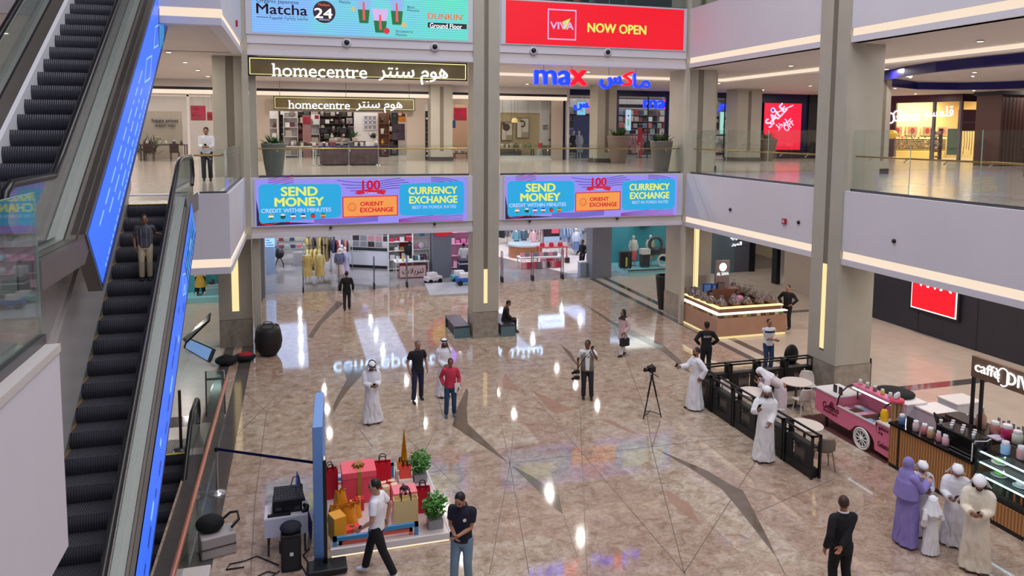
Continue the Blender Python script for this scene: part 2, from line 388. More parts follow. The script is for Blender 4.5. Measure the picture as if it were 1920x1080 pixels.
# fascias: white upstand, lit cove, lower lip
def fascia(name,axis,at,a0,a1,z0,ztop,sgn,label):
    """axis 'x': runs along X at Y=at facing -Y; axis 'y': runs along Y at X=at facing sgn*X"""
    b = MB()
    def bx(d0,d1,za,zb,m):
        if axis == 'x': b.box(a0,a1,at+d0,at+d1,za,zb,m)
        else: b.box(min(at-sgn*d0,at-sgn*d1),max(at-sgn*d0,at-sgn*d1),a0,a1,za,zb,m)
    bx(0,.3,z0+.39,ztop,WHITE); bx(.05,.3,z0+.17,z0+.40,COVE); bx(-.01,.3,z0,z0+.17,WHITE)
    return struct(b.build(name),label)
fascia('wall_back_fascia','x',26.46,-1.5,14.9,4.02,6.08,1,'white fascia of the first floor across the court')
fascia('wall_right_fascia','y',14.89,-6,26.46,3.98,6.08,-1,'white fascia of the first floor on the right')
fascia('wall_left_fascia','y',-1.64,20.405,26.46,4.02,6.08,1,'white fascia of the landing on the left')
fascia('wall_left_return_fascia','x',20.1,-5,-1.64,4.02,6.08,1,'white fascia beside the escalator head')
fascia('wall_back_fascia_upper','x',26.46,-1.5,14.9,10.18,12.5,1,'white fascia of the second floor across the court')
fascia('wall_right_fascia_upper','y',14.89,-6,26.46,10.22,12.5,-1,'white fascia of the second floor on the right')
fascia('wall_left_fascia_upper','y',-1.64,19.605,26.46,10.18,12.5,1,'white fascia of the second floor on the left')
fascia('wall_left_return_fascia_upper','x',19.3,-3.55,-1.64,10.18,12.5,1,'white fascia of the second floor beside the escalator')
# near gallery edge on the left, with its curb
b = MB(); b.box(-1.76,-1.70,-6,6.08,4.56,6.06,WHITE); b.box(-1.98,-1.69,-6,6.09,6.06,6.12,mat('stone_curb',S(205,200,196),.4)); b.box(-4.4,-1.765,6.0,6.07,4.57,6.055,WHITE)
struct(b.build('wall_near_fascia'),'white gallery edge in the lower left corner')

# columns
def column(name,x0,x1,y0,y1,z0,z1,slit_face,slit,label,plinth=1.0,gz=(1.35,22)):
    """stone column with a recessed groove that holds a vertical light slit"""
    t = MB(); g = .05
    zs = z0+plinth if plinth else z0
    t.box(x0+.02,x1-.02,y0+.02,y1-.02,zs,z1,STONE)
    if plinth: t.box(x0,x1,y0,y1,z0,zs-.015,PLINTH); t.box(x0+.03,x1-.03,y0+.03,y1-.03,zs-.02,zs+.01,GROOVE)
    a,b_ = slit
    if slit_face == '-y':
        t.box(x0,a,y0-.0,y0+.1,zs+.3,z1,STONE); t.box(b_,x1,y0,y0+.1,zs+.3,z1,STONE); t.box(x0,x1,y0,y0+.1,zs,zs+.3,STONE)
        t.box(a,b_,y0+.012,y0+.03,zs+.3,z1,GROOVE)
    else:
        t.box(x0,x0+.1,y0,a,zs+.3,z1,STONE); t.box(x0,x0+.1,b_,y1,zs+.3,z1,STONE); t.box(x0,x0+.1,y0,y1,zs,zs+.3,STONE)
        t.box(x0+.012,x0+.03,a,b_,zs+.3,z1,GROOVE)
    return struct(t.build(name),label)
column('column',6.22,7.2,26.42,27.35,0,13.5,'-y',(6.62,6.78),'beige stone column in the middle of the back of the court')
column('column',-2.68,-1.56,27.55,28.6,0,13.5,'-y',(-2.25,-2.0),'beige stone column at the back left corner')
column('column',15.06,16.45,26.9,28.3,0,13.5,'-y',(15.62,15.86),'beige stone column at the back right corner')
column('column',14.84,16.1,17.5,18.72,0,13.5,'-x',(18.0,18.2),'beige stone column on the right of the court')
def lightslit(x0,x1,y0,y1,z0,z1,label):
    b = MB(); b.box(x0,x1,y0,y1,z0,z1,SLIT); o = b.build('slit_lamp'); return tag(o,label,'lamp')
lightslit(6.63,6.77,26.405,26.43,1.32,2.6,'slim lit slot low in the middle column')
lightslit(-2.24,-2.01,27.53,27.548,1.3,3.9,'slim lit slot in the back left column')
lightslit(15.63,15.85,26.885,26.91,1.35,3.9,'slim lit slot in the column by the nut kiosk')
lightslit(14.83,14.85,18.02,18.18,1.38,3.9,'slim lit slot in the column beside the cafe fence')
struct(MB().box(-1.47,-1.24,26.8,27.2,0,13.5,STONE).build('column_edge'),'narrow stone edge strip beside the left column')
# corner trims where the fascias meet
struct(MB().box(-1.66,-1.47,26.44,26.6,4.0,13.5,STONE).build('trim_1')); struct(MB().box(14.80,14.96,26.40,26.56,0,13.5,STONE).build('trim_2'))
for x0,x1,y0,y1,lb in [(7.1,8.3,40.2,41.2,'in front of the home store'),(15.5,16.6,37.0,38.1,'in front of the blue store'),(24.4,26.0,37.6,38.8,'left of the red sale screen'),(22.65,23.35,25,25.7,'behind the right column'),(16.55,17.3,28.2,29.0,'behind the right corner column')]:
    b = MB(); b.box(x0,x1,y0,y1,6.06,10.25,STONE); xm = (x0+x1)/2; b.box(xm-.1,xm+.1,y0-.01,y0+.02,6.6,10.1,GROOVE); b.box(x0-.03,x1+.03,y0-.03,y1+.03,6.06,6.28,mat('dark_skirting',S(70,62,58),.4))
    struct(b.build('column'),'beige stone column '+lb)
GREYCOL = mat('grey_store_column',S(118,124,138),.35)
for x0,x1,y0,y1,z0,lb in [(-1.95,-1.45,35.4,36.2,0,'at the left end of the ground store'),(6.85,7.85,38.3,39.2,0,'among the toys'),(14.86,15.95,35.85,36.7,0,'between the ground store and the teal window')]:
    struct(MB().box(x0,x1,y0,y1,z0,4.1,GREYCOL).build('column'),'blue grey square column '+lb)
# beams seen on the first floor ceiling: black shadow gap and lit cove above the shopfronts
b = MB(); b.box(-16,15.2,40.9,41.1,9.70,9.84,BLK); b.box(-16,15.2,40.85,41.1,9.5,9.70,COVE); b.box(-16,15.2,40.9,41.5,9.84,10.24,CEILW); struct(b.build('trim_3'),'lit cove above the home store front')
b = MB()
P0,P1 = Vector((9.0,30.5,0)),Vector((19.0,30.5,0))
b.box(8.2,19.4,31.0,31.25,10.10,10.2,COVE); b.box(8.2,19.4,31.25,31.6,10.04,10.22,CEILW); struct(b.build('trim_4'),'lit cove on the ceiling in front of the blue store')
b = MB(); b.box(19.2,19.45,10,31.2,10.10,10.2,COVE); b.box(19.45,19.8,10,31.6,10.04,10.22,CEILW); struct(b.build('trim_5'),'lit cove along the ceiling of the right gallery')

# recessed downlights: lit disc, trim ring and the lamp itself
DLE = glow('downlight_disc',S(255,238,215),9.0); _DL = []
def downlights(xs,ys,z,power,col,label,group):
    for x in xs:
        for y in ys:
            if not _DL:
                T = thing('downlight',label,'lamp',(x,y,z),0,group); b = MB(); b.lathe([(.07,-.012),(.07,0)],DLE,(x,y,z),14); b.build('diffuser',T); b = MB(); b.lathe([(.11,-.010),(.11,0)],FRAMEW_,(x,y,z+.002),16); b.build('trim_ring',T); _DL.append(T)
            else: T = dup(_DL[0],(x,y,z),0,label,group)
            l = bpy.data.lights.new('downlight_lamp','AREA'); l.shape = 'DISK'; l.size = .12; l.energy = power; l.color = col
            o = bpy.data.objects.new('downlight_lamp',l); o.location = (x,y,z-.03); COL.objects.link(o)
FRAMEW_ = mat('white_trim',S(222,220,218),.5)
R = lambda a,c,n: [a+(c-a)*(i+.5)/n for i in range(n)]
downlights(R(-2,19,5),R(37.5,51,4),4.085,64,(.9,.94,1),'round recessed downlight inside the ground store','downlights of the ground store')
downlights(R(-.8,14.2,4),R(27.6,35.4,3),4.085,31,(1,.93,.86),'round recessed downlight in the ground floor ceiling behind the court','downlights of the ground floor arcade')
downlights(R(15.8,24.5,3),R(3,26,6),4.085,46,(1,.91,.86),'round recessed downlight in the ground floor ceiling on the right','downlights of the right arcade')
downlights(R(16.5,26,2),R(28,36,2),4.085,48,(1,.92,.88),'round recessed downlight in the ground floor corner on the right','downlights of the right corner')
downlights(R(-11,-2.4,2),R(26,35,2),4.085,34,(1,.93,.87),'round recessed downlight in the ground floor ceiling on the left','downlights of the left arcade')
downlights(R(-1.5,14.5,3),R(27.2,40,3),10.2,115,(1,.92,.84),'round recessed downlight in the first floor ceiling behind the court','downlights of the first floor gallery')
downlights(R(15.6,33,4),R(6,26,5),10.2,60,(1,.90,.87),'round recessed downlight in the first floor ceiling on the right','downlights of the right gallery')
downlights(R(18,40,4),R(27.5,40,3),10.2,68,(1,.91,.88),'round recessed downlight in the first floor corner ceiling','downlights of the first floor corner')
downlights(R(-9,-2.2,2),R(21,40,5),10.2,58,(1,.92,.84),'round recessed downlight in the ceiling over the left landing','downlights of the left landing')
# ------------------------------------------------------------------ escalators
def ribbed(name,col,per,rough=.35,axis='X',amp=.5,metal=.3):
    m = mat(name,col,rough,metal); nt = m.node_tree; b = nt.nodes['Principled BSDF']
    tc = nt.nodes.new('ShaderNodeTexCoord'); sp = nt.nodes.new('ShaderNodeSeparateXYZ'); nt.links.new(tc.outputs['Object'],sp.inputs[0])
    mu = nt.nodes.new('ShaderNodeMath'); mu.operation = 'MULTIPLY'; mu.inputs[1].default_value = per*2*PI; nt.links.new(sp.outputs[axis],mu.inputs[0])
    si = nt.nodes.new('ShaderNodeMath'); si.operation = 'SINE'; nt.links.new(mu.outputs[0],si.inputs[0])
    bp = nt.nodes.new('ShaderNodeBump'); bp.inputs['Strength'].default_value = amp; bp.inputs['Distance'].default_value = .006
    nt.links.new(si.outputs[0],bp.inputs['Height']); nt.links.new(bp.outputs['Normal'],b.inputs['Normal'])
    r = nt.nodes.new('ShaderNodeMapRange'); r.inputs[1].default_value = -1; r.inputs[3].default_value = .55; r.inputs[4].default_value = 1.25; nt.links.new(si.outputs[0],r.inputs[0])
    mx = nt.nodes.new('ShaderNodeMix'); mx.data_type = 'RGBA'; mx.blend_type = 'MULTIPLY'; mx.inputs[0].default_value = 1; mx.inputs[6].default_value = col
    nt.links.new(r.outputs[0],mx.inputs[7]); nt.links.new(mx.outputs[2],b.inputs['Base Color'])
    return m
TREAD = ribbed('ribbed_step_tread',S(88,88,96),28)
RISER = ribbed('ribbed_step_riser',S(74,74,84),28,.3)
DECKM = mat('escalator_deck_metal',S(136,128,122),.34,.75,var=.06,vs_=2)
DECKL = mat('escalator_skirt_light',S(168,172,166),.3,.6)
RUBBER = mat('black_handrail_rubber',S(14,14,18),.3)
YEL = mat('yellow_marking',S(214,190,40),.5); AMB = mat('amber_step_edge',S(140,104,50),.6)
CLAD = mat('glossy_wall_cladding',S(186,182,180),.06,var=.04,vs_=1,spec=.8)
GLASSD = glass('reflection_tinted_glass',(.74,.80,.77),1.0,.20)  # dark tint and grey body put in place of reflections on the glass
BLUE = S(52,116,255); BLUE2 = S(26,64,190); CYAN = S(90,190,255)
LEDB = led('led_blue',BLUE,.95,.06,40); LEDD = led('led_deep_blue',BLUE2,.8,.06,40)
LEDC = glow('led_pale_lines',S(150,205,255),.9); LEDG = glow('led_teal_art',S(40,170,175),.8); LEDN = glow('led_navy_edge',S(20,40,110),.8)

def step_mesh(w,t,name='step'):
    rise,run = .4*t,.4; b = MB()
    prof = [(0,0),(run,0)]                       # tread; the curved riser hangs below its front edge
    pts = [(0.0,0.0)]+[(-.035*math.sin(k*PI/8),-rise*k/8) for k in range(1,9)]
    b.quad((0,run,0),(0,0,0),(w,0,0),(w,run,0),TREAD)
    vs = []; n = len(pts)
    for y,z in pts: vs += [(0,y,z),(w,y,z)]
    b.add(vs,[(2*i,2*i+2,2*i+3,2*i+1) for i in range(n-1)],RISER,True)
    b.quad((0,run,-rise),(w,run,-rise),(w,run,0),(0,run,0),RISER)
    b.box(0,.022,.0,run,.0,.004,AMB)
    return b
def escalator(label,x0,x1,ytop,ztop,t,nstep,gl,gr,parts,hand_h=.95,group=None,ybase=None):
    """steps climb towards +Y and reach (ytop, ztop); gl / gr are the X of the left / right balustrade"""
    run,rise = .4,.4*t; yb = ytop-nstep*run; zb = ztop-nstep*rise
    T = thing('escalator',label,'escalator',(x0,yb,zb),0,group)
    first = None
    for k in range(nstep+1):
        o = step_mesh(x1-x0,t).build('step') if first is None else first.copy()
        if first is None: first = o
        else: COL.objects.link(o)
        o.parent = T; o.location = (0,k*run,k*rise)
    line = lambda y,h: ztop + t*(y-ytop) + h
    parts(T,line,yb,zb)
    b = MB(); b.quad((x0,ytop+.0,ztop+.004),(x1,ytop,ztop+.004),(x1,ytop+.9,ztop+.004),(x0,ytop+.9,ztop+.004),ribbed('comb_plate_steel',S(150,150,152),20,.3,metal=.9))
    b.build('landing_plate',T)
    b = MB(); b.box(x0,x1,ytop-.03,ytop+.05,ztop+.004,ztop+.012,YEL); b.build('comb_edge',T)
    return T
def slope_slab(b,x0,x1,ya,yb,line,h0,h1,m):
    """long bar that follows the slope between heights h0 and h1 above the step line"""
    vs = [(x,y,line(y,h)) for x in (x0,x1) for y in (ya,yb) for h in (h0,h1)]
    b.add(vs,[(0,1,3,2),(4,6,7,5),(0,4,5,1),(2,3,7,6),(0,2,6,4),(1,5,7,3)],m)
def balustrade(T,X,ya,yb,line,hh,top_flat=None,bot_flat=None,gm=GLASSD):
    """glass panel with its rubber handrail, both following the slope and levelling out at the ends"""
    pts = []
    if bot_flat: pts += [(bot_flat[0],bot_flat[1]+.28),(bot_flat[0]-.22,bot_flat[1]+.5),(bot_flat[0]-.1,bot_flat[1]+hh-.1),(bot_flat[0]+.12,bot_flat[1]+hh)]
    n = 24
    for i in range(n+1):
        y = ya+(yb-ya)*i/n; z = line(y,hh)
        if bot_flat: z = max(z,bot_flat[1]+hh)
        if top_flat: z = min(z,top_flat[1]+hh)
        pts.append((y,z))
    if top_flat: pts += [(top_flat[0]-.12,top_flat[1]+hh),(top_flat[0]+.1,top_flat[1]+hh-.1),(top_flat[0]+.22,top_flat[1]+.5),(top_flat[0],top_flat[1]+.28)]
    b = MB(); b.tube([(X,y,z) for y,z in pts],.056,RUBBER,8); b.build('handrail',T)
    low = []
    for y,z in pts:
        l = line(y,.06)
        if bot_flat: l = max(l,bot_flat[1]+.06)
        if top_flat: l = min(l,top_flat[1]+.06)
        low.append((y,min(l,z-.05)))
    b = MB(); vs = []
    for (y,z),(y2,z2) in zip(pts,low): vs += [(X-.006,y2,z2),(X-.006,y,z-.03),(X+.006,y2,z2),(X+.006,y,z-.03)]
    fs = []
    for i in range(len(pts)-1): fs += [(4*i,4*i+1,4*i+5,4*i+4),(4*i+2,4*i+6,4*i+7,4*i+3)]
    b.add(vs,fs,gm); b.build('glass_balustrade',T)
def led_banner(label,X,th,ya,yb,line,h0,h1,deco):
    """LED screen fixed along the flank of an escalator, its face towards +X"""
    n = Vector((0,-math.sin(math.atan(.67)),math.cos(math.atan(.67)))); u = Vector((0,math.cos(math.atan(.67)),math.sin(math.atan(.67))))
    T = thing('led_banner',label,'screen',(X,ya,line(ya,h0)))
    def P(y,h,x): return Vector((x,y-(h-h1)*.52,line(y-(h-h1)*.52,h)))
    b = MB(); vs = [P(y,h,x) for x in (X-th,X-.01) for y in (ya,yb) for h in (h0,h1)]
    b.add(vs,[(0,1,3,2),(4,6,7,5),(0,4,5,1),(2,3,7,6),(0,2,6,4),(1,5,7,3)],DECKM); b.build('frame',T)
    b = MB(); L = yb-ya
    q = lambda s,w,x=X: P(ya+s*L,h1+(h0-h1)*w,x)     # s along, w down
    b.quad(q(.004,.03),q(.004,.9),q(.996,.9),q(.996,.03),LEDB); b.quad(q(.004,.9),q(.004,.985),q(.996,.985),q(.996,.9),LEDN)
    b.build('screen',T)
    b = MB(); deco(b,lambda s,w: q(s,w,X+.004)); b.build('artwork',T)
    return T

# A: main escalator up to the first floor
tA,YA,ZA = .66,17.7,6.06
def partsA(T,line,yb,zb):
    b = MB(); slope_slab(b,-2.52,-2.47,yb,YA+.2,line,-.25,.10,DECKL); b.build('skirt',T)
    b = MB(); slope_slab(b,-3.57,-3.52,yb,YA+.2,line,-.25,.06,DECKL); b.build('skirt',T)
    b = MB(); slope_slab(b,-2.47,-2.36,yb,YA+.1,line,-.5,.085,DECKL); slope_slab(b,-2.365,-2.35,yb,YA+.1,line,-.5,.06,BLK)
    slope_slab(b,-2.35,-2.305,yb,YA-.2,line,-.5,.085,DECKM); slope_slab(b,-2.305,-2.297,yb,YA-.2,line,-.5,.06,BLK); slope_slab(b,-2.297,-2.235,yb,YA-.2,line,-.5,.085,DECKM)
    b.box(-2.47,-2.34,YA+.1,YA+2.2,ZA-.35,ZA+.09,DECKM); b.build('deck',T)
    b = MB(); slope_slab(b,-3.5,-2.3,yb,YA+.3,line,-1.1,-.5,WHITE); b.build('truss',T)
    balustrade(T,-2.46,9.0,YA+1.6,line,.98,(YA+2.0,ZA))
    b = MB(); slope_slab(b,-3.56,-3.50,9.0,YA+.4,line,.05,1.9,CLAD); b.build('side_panel',T)
EA = escalator('long escalator with a boy standing on it, climbing to the first floor landing',-3.52,-2.52,YA,ZA,tA,21,None,-2.46,partsA)
lineA = lambda y,h: ZA+tA*(y-YA)+h
rA = random.Random(3)
def qr(b,q,s0,s1,w0,w1,m):
    """a QR style square is left out; a pale empty diamond frame stands in the artwork"""
    for k in range(4):
        c = [(s0,(w0+w1)/2),((s0+s1)/2,w0),(s1,(w0+w1)/2),((s0+s1)/2,w1)]
        a,e = c[k],c[(k+1) % 4]; i = lambda p: (s0+(p[0]-s0)*.0+(p[0]-(s0+s1)/2)*.84*.0+((s0+s1)/2+(p[0]-(s0+s1)/2)*.84-s0),(w0+w1)/2+(p[1]-(w0+w1)/2)*.84)
        b.quad(q(*a),q(*e),q(*i(e)),q(*i(a)),m)
def decoA(b,q):
    for k in range(26):
        s = .04+k*.036; w = .2+.5*rA.random(); l = .012+.02*rA.random()
        b.quad(q(s,w),q(s,w+.1),q(s+l,w+.1),q(s+l,w),LEDD if k % 3 else LEDC)
    qr(b,q,.78,.84,.2,.8,LEDC)
    for k in range(16):
        s = .84+.009*k; b.quad(q(s,.2+.03*(k % 5)),q(s,.85),q(s+.006,.85),q(s+.006,.25),LEDG if k % 2 else LEDN)
led_banner('narrow blue screen along the flank of the escalator with the boy',-2.225,.02,8.2,17.72,lineA,-1.15,.075,decoA)

# B: upper escalator, first to second floor
tB,YB0 = .69,12.27
YBt = YB0+.05+(12.36-6.06)/tB
def lineB_(y,h): return 6.01+tB*(y-YB0)+h
def partsB(T,line,yb,zb):
    L = lineB_
    def bar(x0,x1,h1,m,h0=-.3,part='deck'):
        b = MB(); slope_slab(b,x0,x1,YB0-.05,22.5,L,h0,h1,m); b.box(x0,x1,10.3,YB0-.05,5.7,6.01+h1-.035,m); return b
    bar(-3.5,-3.40,.1,DECKL).build('skirt',T); bar(-4.76,-4.68,.14,mat('white_skirt',S(235,235,240),.3)).build('skirt',T)
    b = bar(-3.40,-3.30,.1,DECKL); v = bar(-3.30,-3.275,.07,BLK); b.add(v.v,v.f,BLK); v = bar(-3.275,-3.13,.1,DECKM); b.add(v.v,v.f,DECKM); v = bar(-3.13,-3.115,.07,BLK); b.add(v.v,v.f,BLK); v = bar(-3.115,-3.03,.1,DECKM); b.add(v.v,v.f,DECKM); b.build('deck',T)
    b = bar(-5.0,-4.76,.12,DECKM); v = bar(-5.05,-5.0,.1,BLK); b.add(v.v,v.f,BLK); v = bar(-5.2,-5.05,.12,DECKL); b.add(v.v,v.f,DECKL); b.build('deck',T)
    b = MB(); slope_slab(b,-4.9,-3.62,YB0,22.5,L,-1.2,-.5,WHITE); b.build('truss',T)
    balustrade(T,-3.41,11.9,22.3,L,.95,None,(10.5,6.06)); balustrade(T,-5.13,11.9,22.3,L,.95,None,(10.5,6.06))
escalator('upper escalator at the top left rising from the first floor to the second',-4.7,-3.5,YBt,12.36,tB,22,-5.13,-3.41,partsB)
rB = random.Random(5)
def decoB(b,q):
    for row in range(3):
        w = .28+.2*row; s = .05+.05*row
        while s < .42:
            l = .012+.03*rB.random(); b.quad(q(s,w),q(s,w+.035),q(s+l,w+.035),q(s+l,w),LEDC); s += l+.012
    s = .03
    while s < .5:
        l = .006+.01*rB.random(); b.quad(q(s,.83),q(s,.86),q(s+l,.86),q(s+l,.83),LEDC); s += l+.005
    qr(b,q,.44,.54,.34,.74,LEDC); qr(b,q,.56,.66,.34,.74,LEDC)
    for k in range(30):
        s = .64+.011*k; w = .25+.45*rB.random(); b.quad(q(s,w),q(s-.03,w+.3),q(s-.02,w+.32),q(s+.012,w+.02),LEDG if k % 2 else LEDN)
    for k in range(10):
        s = .72+.02*k; w = .3+.4*rB.random(); b.quad(q(s,w),q(s,w+.08),q(s+.01,w+.1),q(s+.012,w),glow('led_red_berry',S(220,60,80),.8))
led_banner('broad blue screen hanging on the flank of the upper escalator',-3.0,.22,12.3,22.4,lambda y,h: lineB_(y,h+.1),-1.6,0,decoB)
b = MB(); b.box(-3.58,-3.56,6.3,17.6,0,6.0,CLAD); struct(b.build('wall_escalator_side'),'glossy pale wall between the two escalators')

# C: escalator down to the basement, with its glass barrier and copper rail
YC = 18.62
def lineC(y,h): return tA*(y-YC)+h
def partsC(T,line,yb,zb):
    b = MB(); slope_slab(b,-2.62,-2.5,yb,YC+.2,line,-.3,.08,DECKL); b.box(-2.62,-2.5,YC,YC+1.6,-.05,.08,DECKL); b.build('skirt',T)
    b = MB(); slope_slab(b,-2.48,-2.24,yb,YC,line,-.4,.1,DECKM); b.box(-2.48,-2.24,YC,YC+1.6,0,.1,DECKM); b.build('deck',T)
    balustrade(T,-2.49,9.5,YC+.9,line,.95,(YC+1.1,0))
    b = MB(); slope_slab(b,-3.66,-3.6,yb,YC+.2,line,-.3,1.0,DECKM); b.build('skirt',T)
escalator('dark escalator at floor level going down to the basement',-3.58,-2.62,YC,0.0,tA,14,None,-2.49,partsC)
# pit walls
b = MB(); b.box(-2.24,-2.16,6,18.6,-9,-.01,WHITE); struct(b.build('wall_escalator_pit'))
T = thing('glass_barrier','glass barrier with a copper coloured handrail beside the basement escalator','balustrade',(-1.93,16,0))
RAILC = mat('copper_handrail',S(186,118,92),.35,.5)
y = 11.8
while y < 20.4:
    b = MB(); b.box(-1.94,-1.925,y+.02,min(y+1.7,20.5)-.02,.02,1.0,GLASSG); b.build('glass_panel',T)
    if y > 12:
        b = MB(); b.box(-2.0,-1.92,y-.025,y+.025,.6,.66,CHROME); b.build('clamp',T)
    y += 1.74
b = MB(); b.box(-1.95,-1.915,11.6,20.6,0,.05,CHROME); b.build('base_rail',T)
b = MB(); b.tube([(-1.88,11.3,1.05),(-1.88,20.95,1.05)],.045,RAILC,10); b.build('handrail',T)
T = thing('glass_barrier','short glass return panel at the far end of the copper rail','balustrade',(-2.2,20.9,0))
b = MB(); b.box(-2.42,-1.96,20.98,20.995,.03,1.2,GLASSG); b.build('glass_panel',T)
b = MB(); b.tube([(-2.42,21.0,1.0),(-1.97,21.0,1.0)],.03,STEEL,8); b.tube([(-2.42,20.9,0),(-2.42,20.99,1.22),(-1.96,20.99,1.22),(-1.96,20.99,0)],.02,STEEL,8); b.build('frame',T)
T = thing('belt_post','dark post standing in front of the basement escalator','post',(-2.78,18.9,0))
b = MB(); b.lathe([(.17,0),(.17,.015),(.05,.04)],STEEL,(-2.78,18.9,0)); b.build('base',T)
b = MB(); b.cyl((-2.78,18.9,.03),(-2.78,18.9,1.46),.035,.035,mat('bronze_post',S(70,58,54),.35,.6)); b.build('pole',T)

# near left glass and the landing glass
def glass_rail(label,pts,z,h,rail=None,railh=.98,posts=(),seg=1.9,gm=GLASS,group=None):
    """frameless panels along the polyline pts (x, y)"""
    T = thing('glass_balustrade',label,'balustrade',(pts[0][0],pts[0][1],z),0,group)
    for (xa,ya),(xb,yb) in zip(pts,pts[1:]):
        a,c = Vector((xa,ya,z)),Vector((xb,yb,z)); d = c-a; n = max(1,round(d.length/seg)); u = d.normalized(); w = Vector((-u.y,u.x,0))*.007
        for k in range(n):
            p,q = a+d*(k/n)+u*.006,a+d*((k+1)/n)-u*.006; b = MB()
            vs = [p-w,q-w,q+w,p+w]; vs = [v for v in vs]+[v+Z_*h for v in vs]
            b.add(vs,[(0,1,5,4),(3,7,6,2)],gm); b.add(vs,[(4,5,6,7),(0,4,7,3),(1,2,6,5)],GLASSE); b.build('glass_panel',T)
    b = MB()
    for (xa,ya),(xb,yb) in zip(pts,pts[1:]):
        u = (Vector((xb,yb,0))-Vector((xa,ya,0))).normalized(); w = Vector((-u.y,u.x,0))*.03
        A,B = Vector((xa,ya,z)),Vector((xb,yb,z)); vs = [A-w,B-w,B+w,A+w]; b.add(vs+[v+Z_*.07 for v in vs],[(0,1,5,4),(1,2,6,5),(2,3,7,6),(3,0,4,7),(4,5,6,7)],STEEL)
    b.build('base_channel',T)
    if rail is not None:
        b = MB(); off = Vector((rail[0],rail[1],0)); P = [Vector((x,y,z+railh))+off for x,y in pts]; b.tube(P,.024,rail[2],8); b.build('handrail',T)
        b = MB()
        for A,B in zip(P,P[1:]):
            n = max(1,round((B-A).length/1.2))
            for k in range(n):
                p = A.lerp(B,(k+.5)/n); b.cyl(p-Z_*.09-off,p-Z_*.02,.014,.014,CHROME,6); b.ell(p-Z_*.09-off*.8,.02,CHROME,8,6)
        b.build('bracket',T)
    return T
GLASSE = mat('glass_edge',S(170,205,195),.2)
glass_rail('frameless glass rail on the gallery edge in the lower left',[(-1.82,-1),(-1.82,6.12)],6.12,1.12,None,seg=3.4,gm=GLASSG)
glass_rail('glass rail on the landing edge beside the escalator head',[(-2.35,20.25),(-1.74,20.25),(-1.74,26.2)],6.06,1.15,(-.12,.1,BRASS),seg=6)
glass_rail('brass topped glass rail above the left money exchange screen',[(-1.2,26.62),(6.1,26.62)],6.08,1.12,(0,.12,BRASS),.98)
glass_rail('brass topped glass rail above the right money exchange screen',[(7.3,26.62),(14.75,26.62)],6.08,1.12,(0,.12,BRASS),.98)
glass_rail('tall glass rail on the right gallery up to the stone column',[(15.05,26.3),(15.05,18.85)],6.08,1.72,(.12,0,BRASS),.98,seg=2.5)
glass_rail('tall glass rail on the right gallery nearer than the stone column',[(15.05,17.42),(15.05,-1)],6.08,1.72,(.12,0,BRASS),.98,seg=2.1)
glass_rail('glass rail of the second floor above the red screen',[(7.3,26.7),(14.8,26.7)],12.5,1.1,None,seg=2.4)
glass_rail('glass rail of the second floor on the right',[(15.3,26.3),(15.3,19)],12.52,1.1,None,seg=2.4)
# ------------------------------------------------------------------ screens and signs on the back of the court
def tx(b,body,u0,u1,vb,Y,m,hpx=None,depth=.01,bold=.0,vmid=None):
    """lettering on a plane facing the court (Y const) between photo columns u0 and u1, baseline at row vb"""
    a,c = WY(u0,vb,Y),WY(u1,vb,Y); h = None if hpx is None else (WY(u0,vb-hpx,Y)-a).z
    b.text(body,(a.x,Y,a.z),X_,Z_,c.x-a.x,m,depth,h,bold)
WHITEL = glow('lit_white_letters',S(250,252,255),1.3); YELL = glow('led_yellow_text',S(232,240,110),.95)
LILAC = led('led_lilac',S(158,148,250),.9,.05,14); SKY = led('led_sky_card',S(38,170,228),.95,.05,14)
ORNG = glow('led_orange_box',S(248,160,80),.95); REDL = glow('led_red',S(214,26,52),.95); DKL = glow('led_dark_text',S(60,40,70),.5)
PURL = glow('led_purple_lines',S(96,70,178),.8); CRIM = glow('led_crimson_lines',S(190,40,110),.9); PALE = glow('led_pale_text',S(190,214,255),.95)
FRAMEW = mat('white_screen_frame',S(206,206,214),.4)
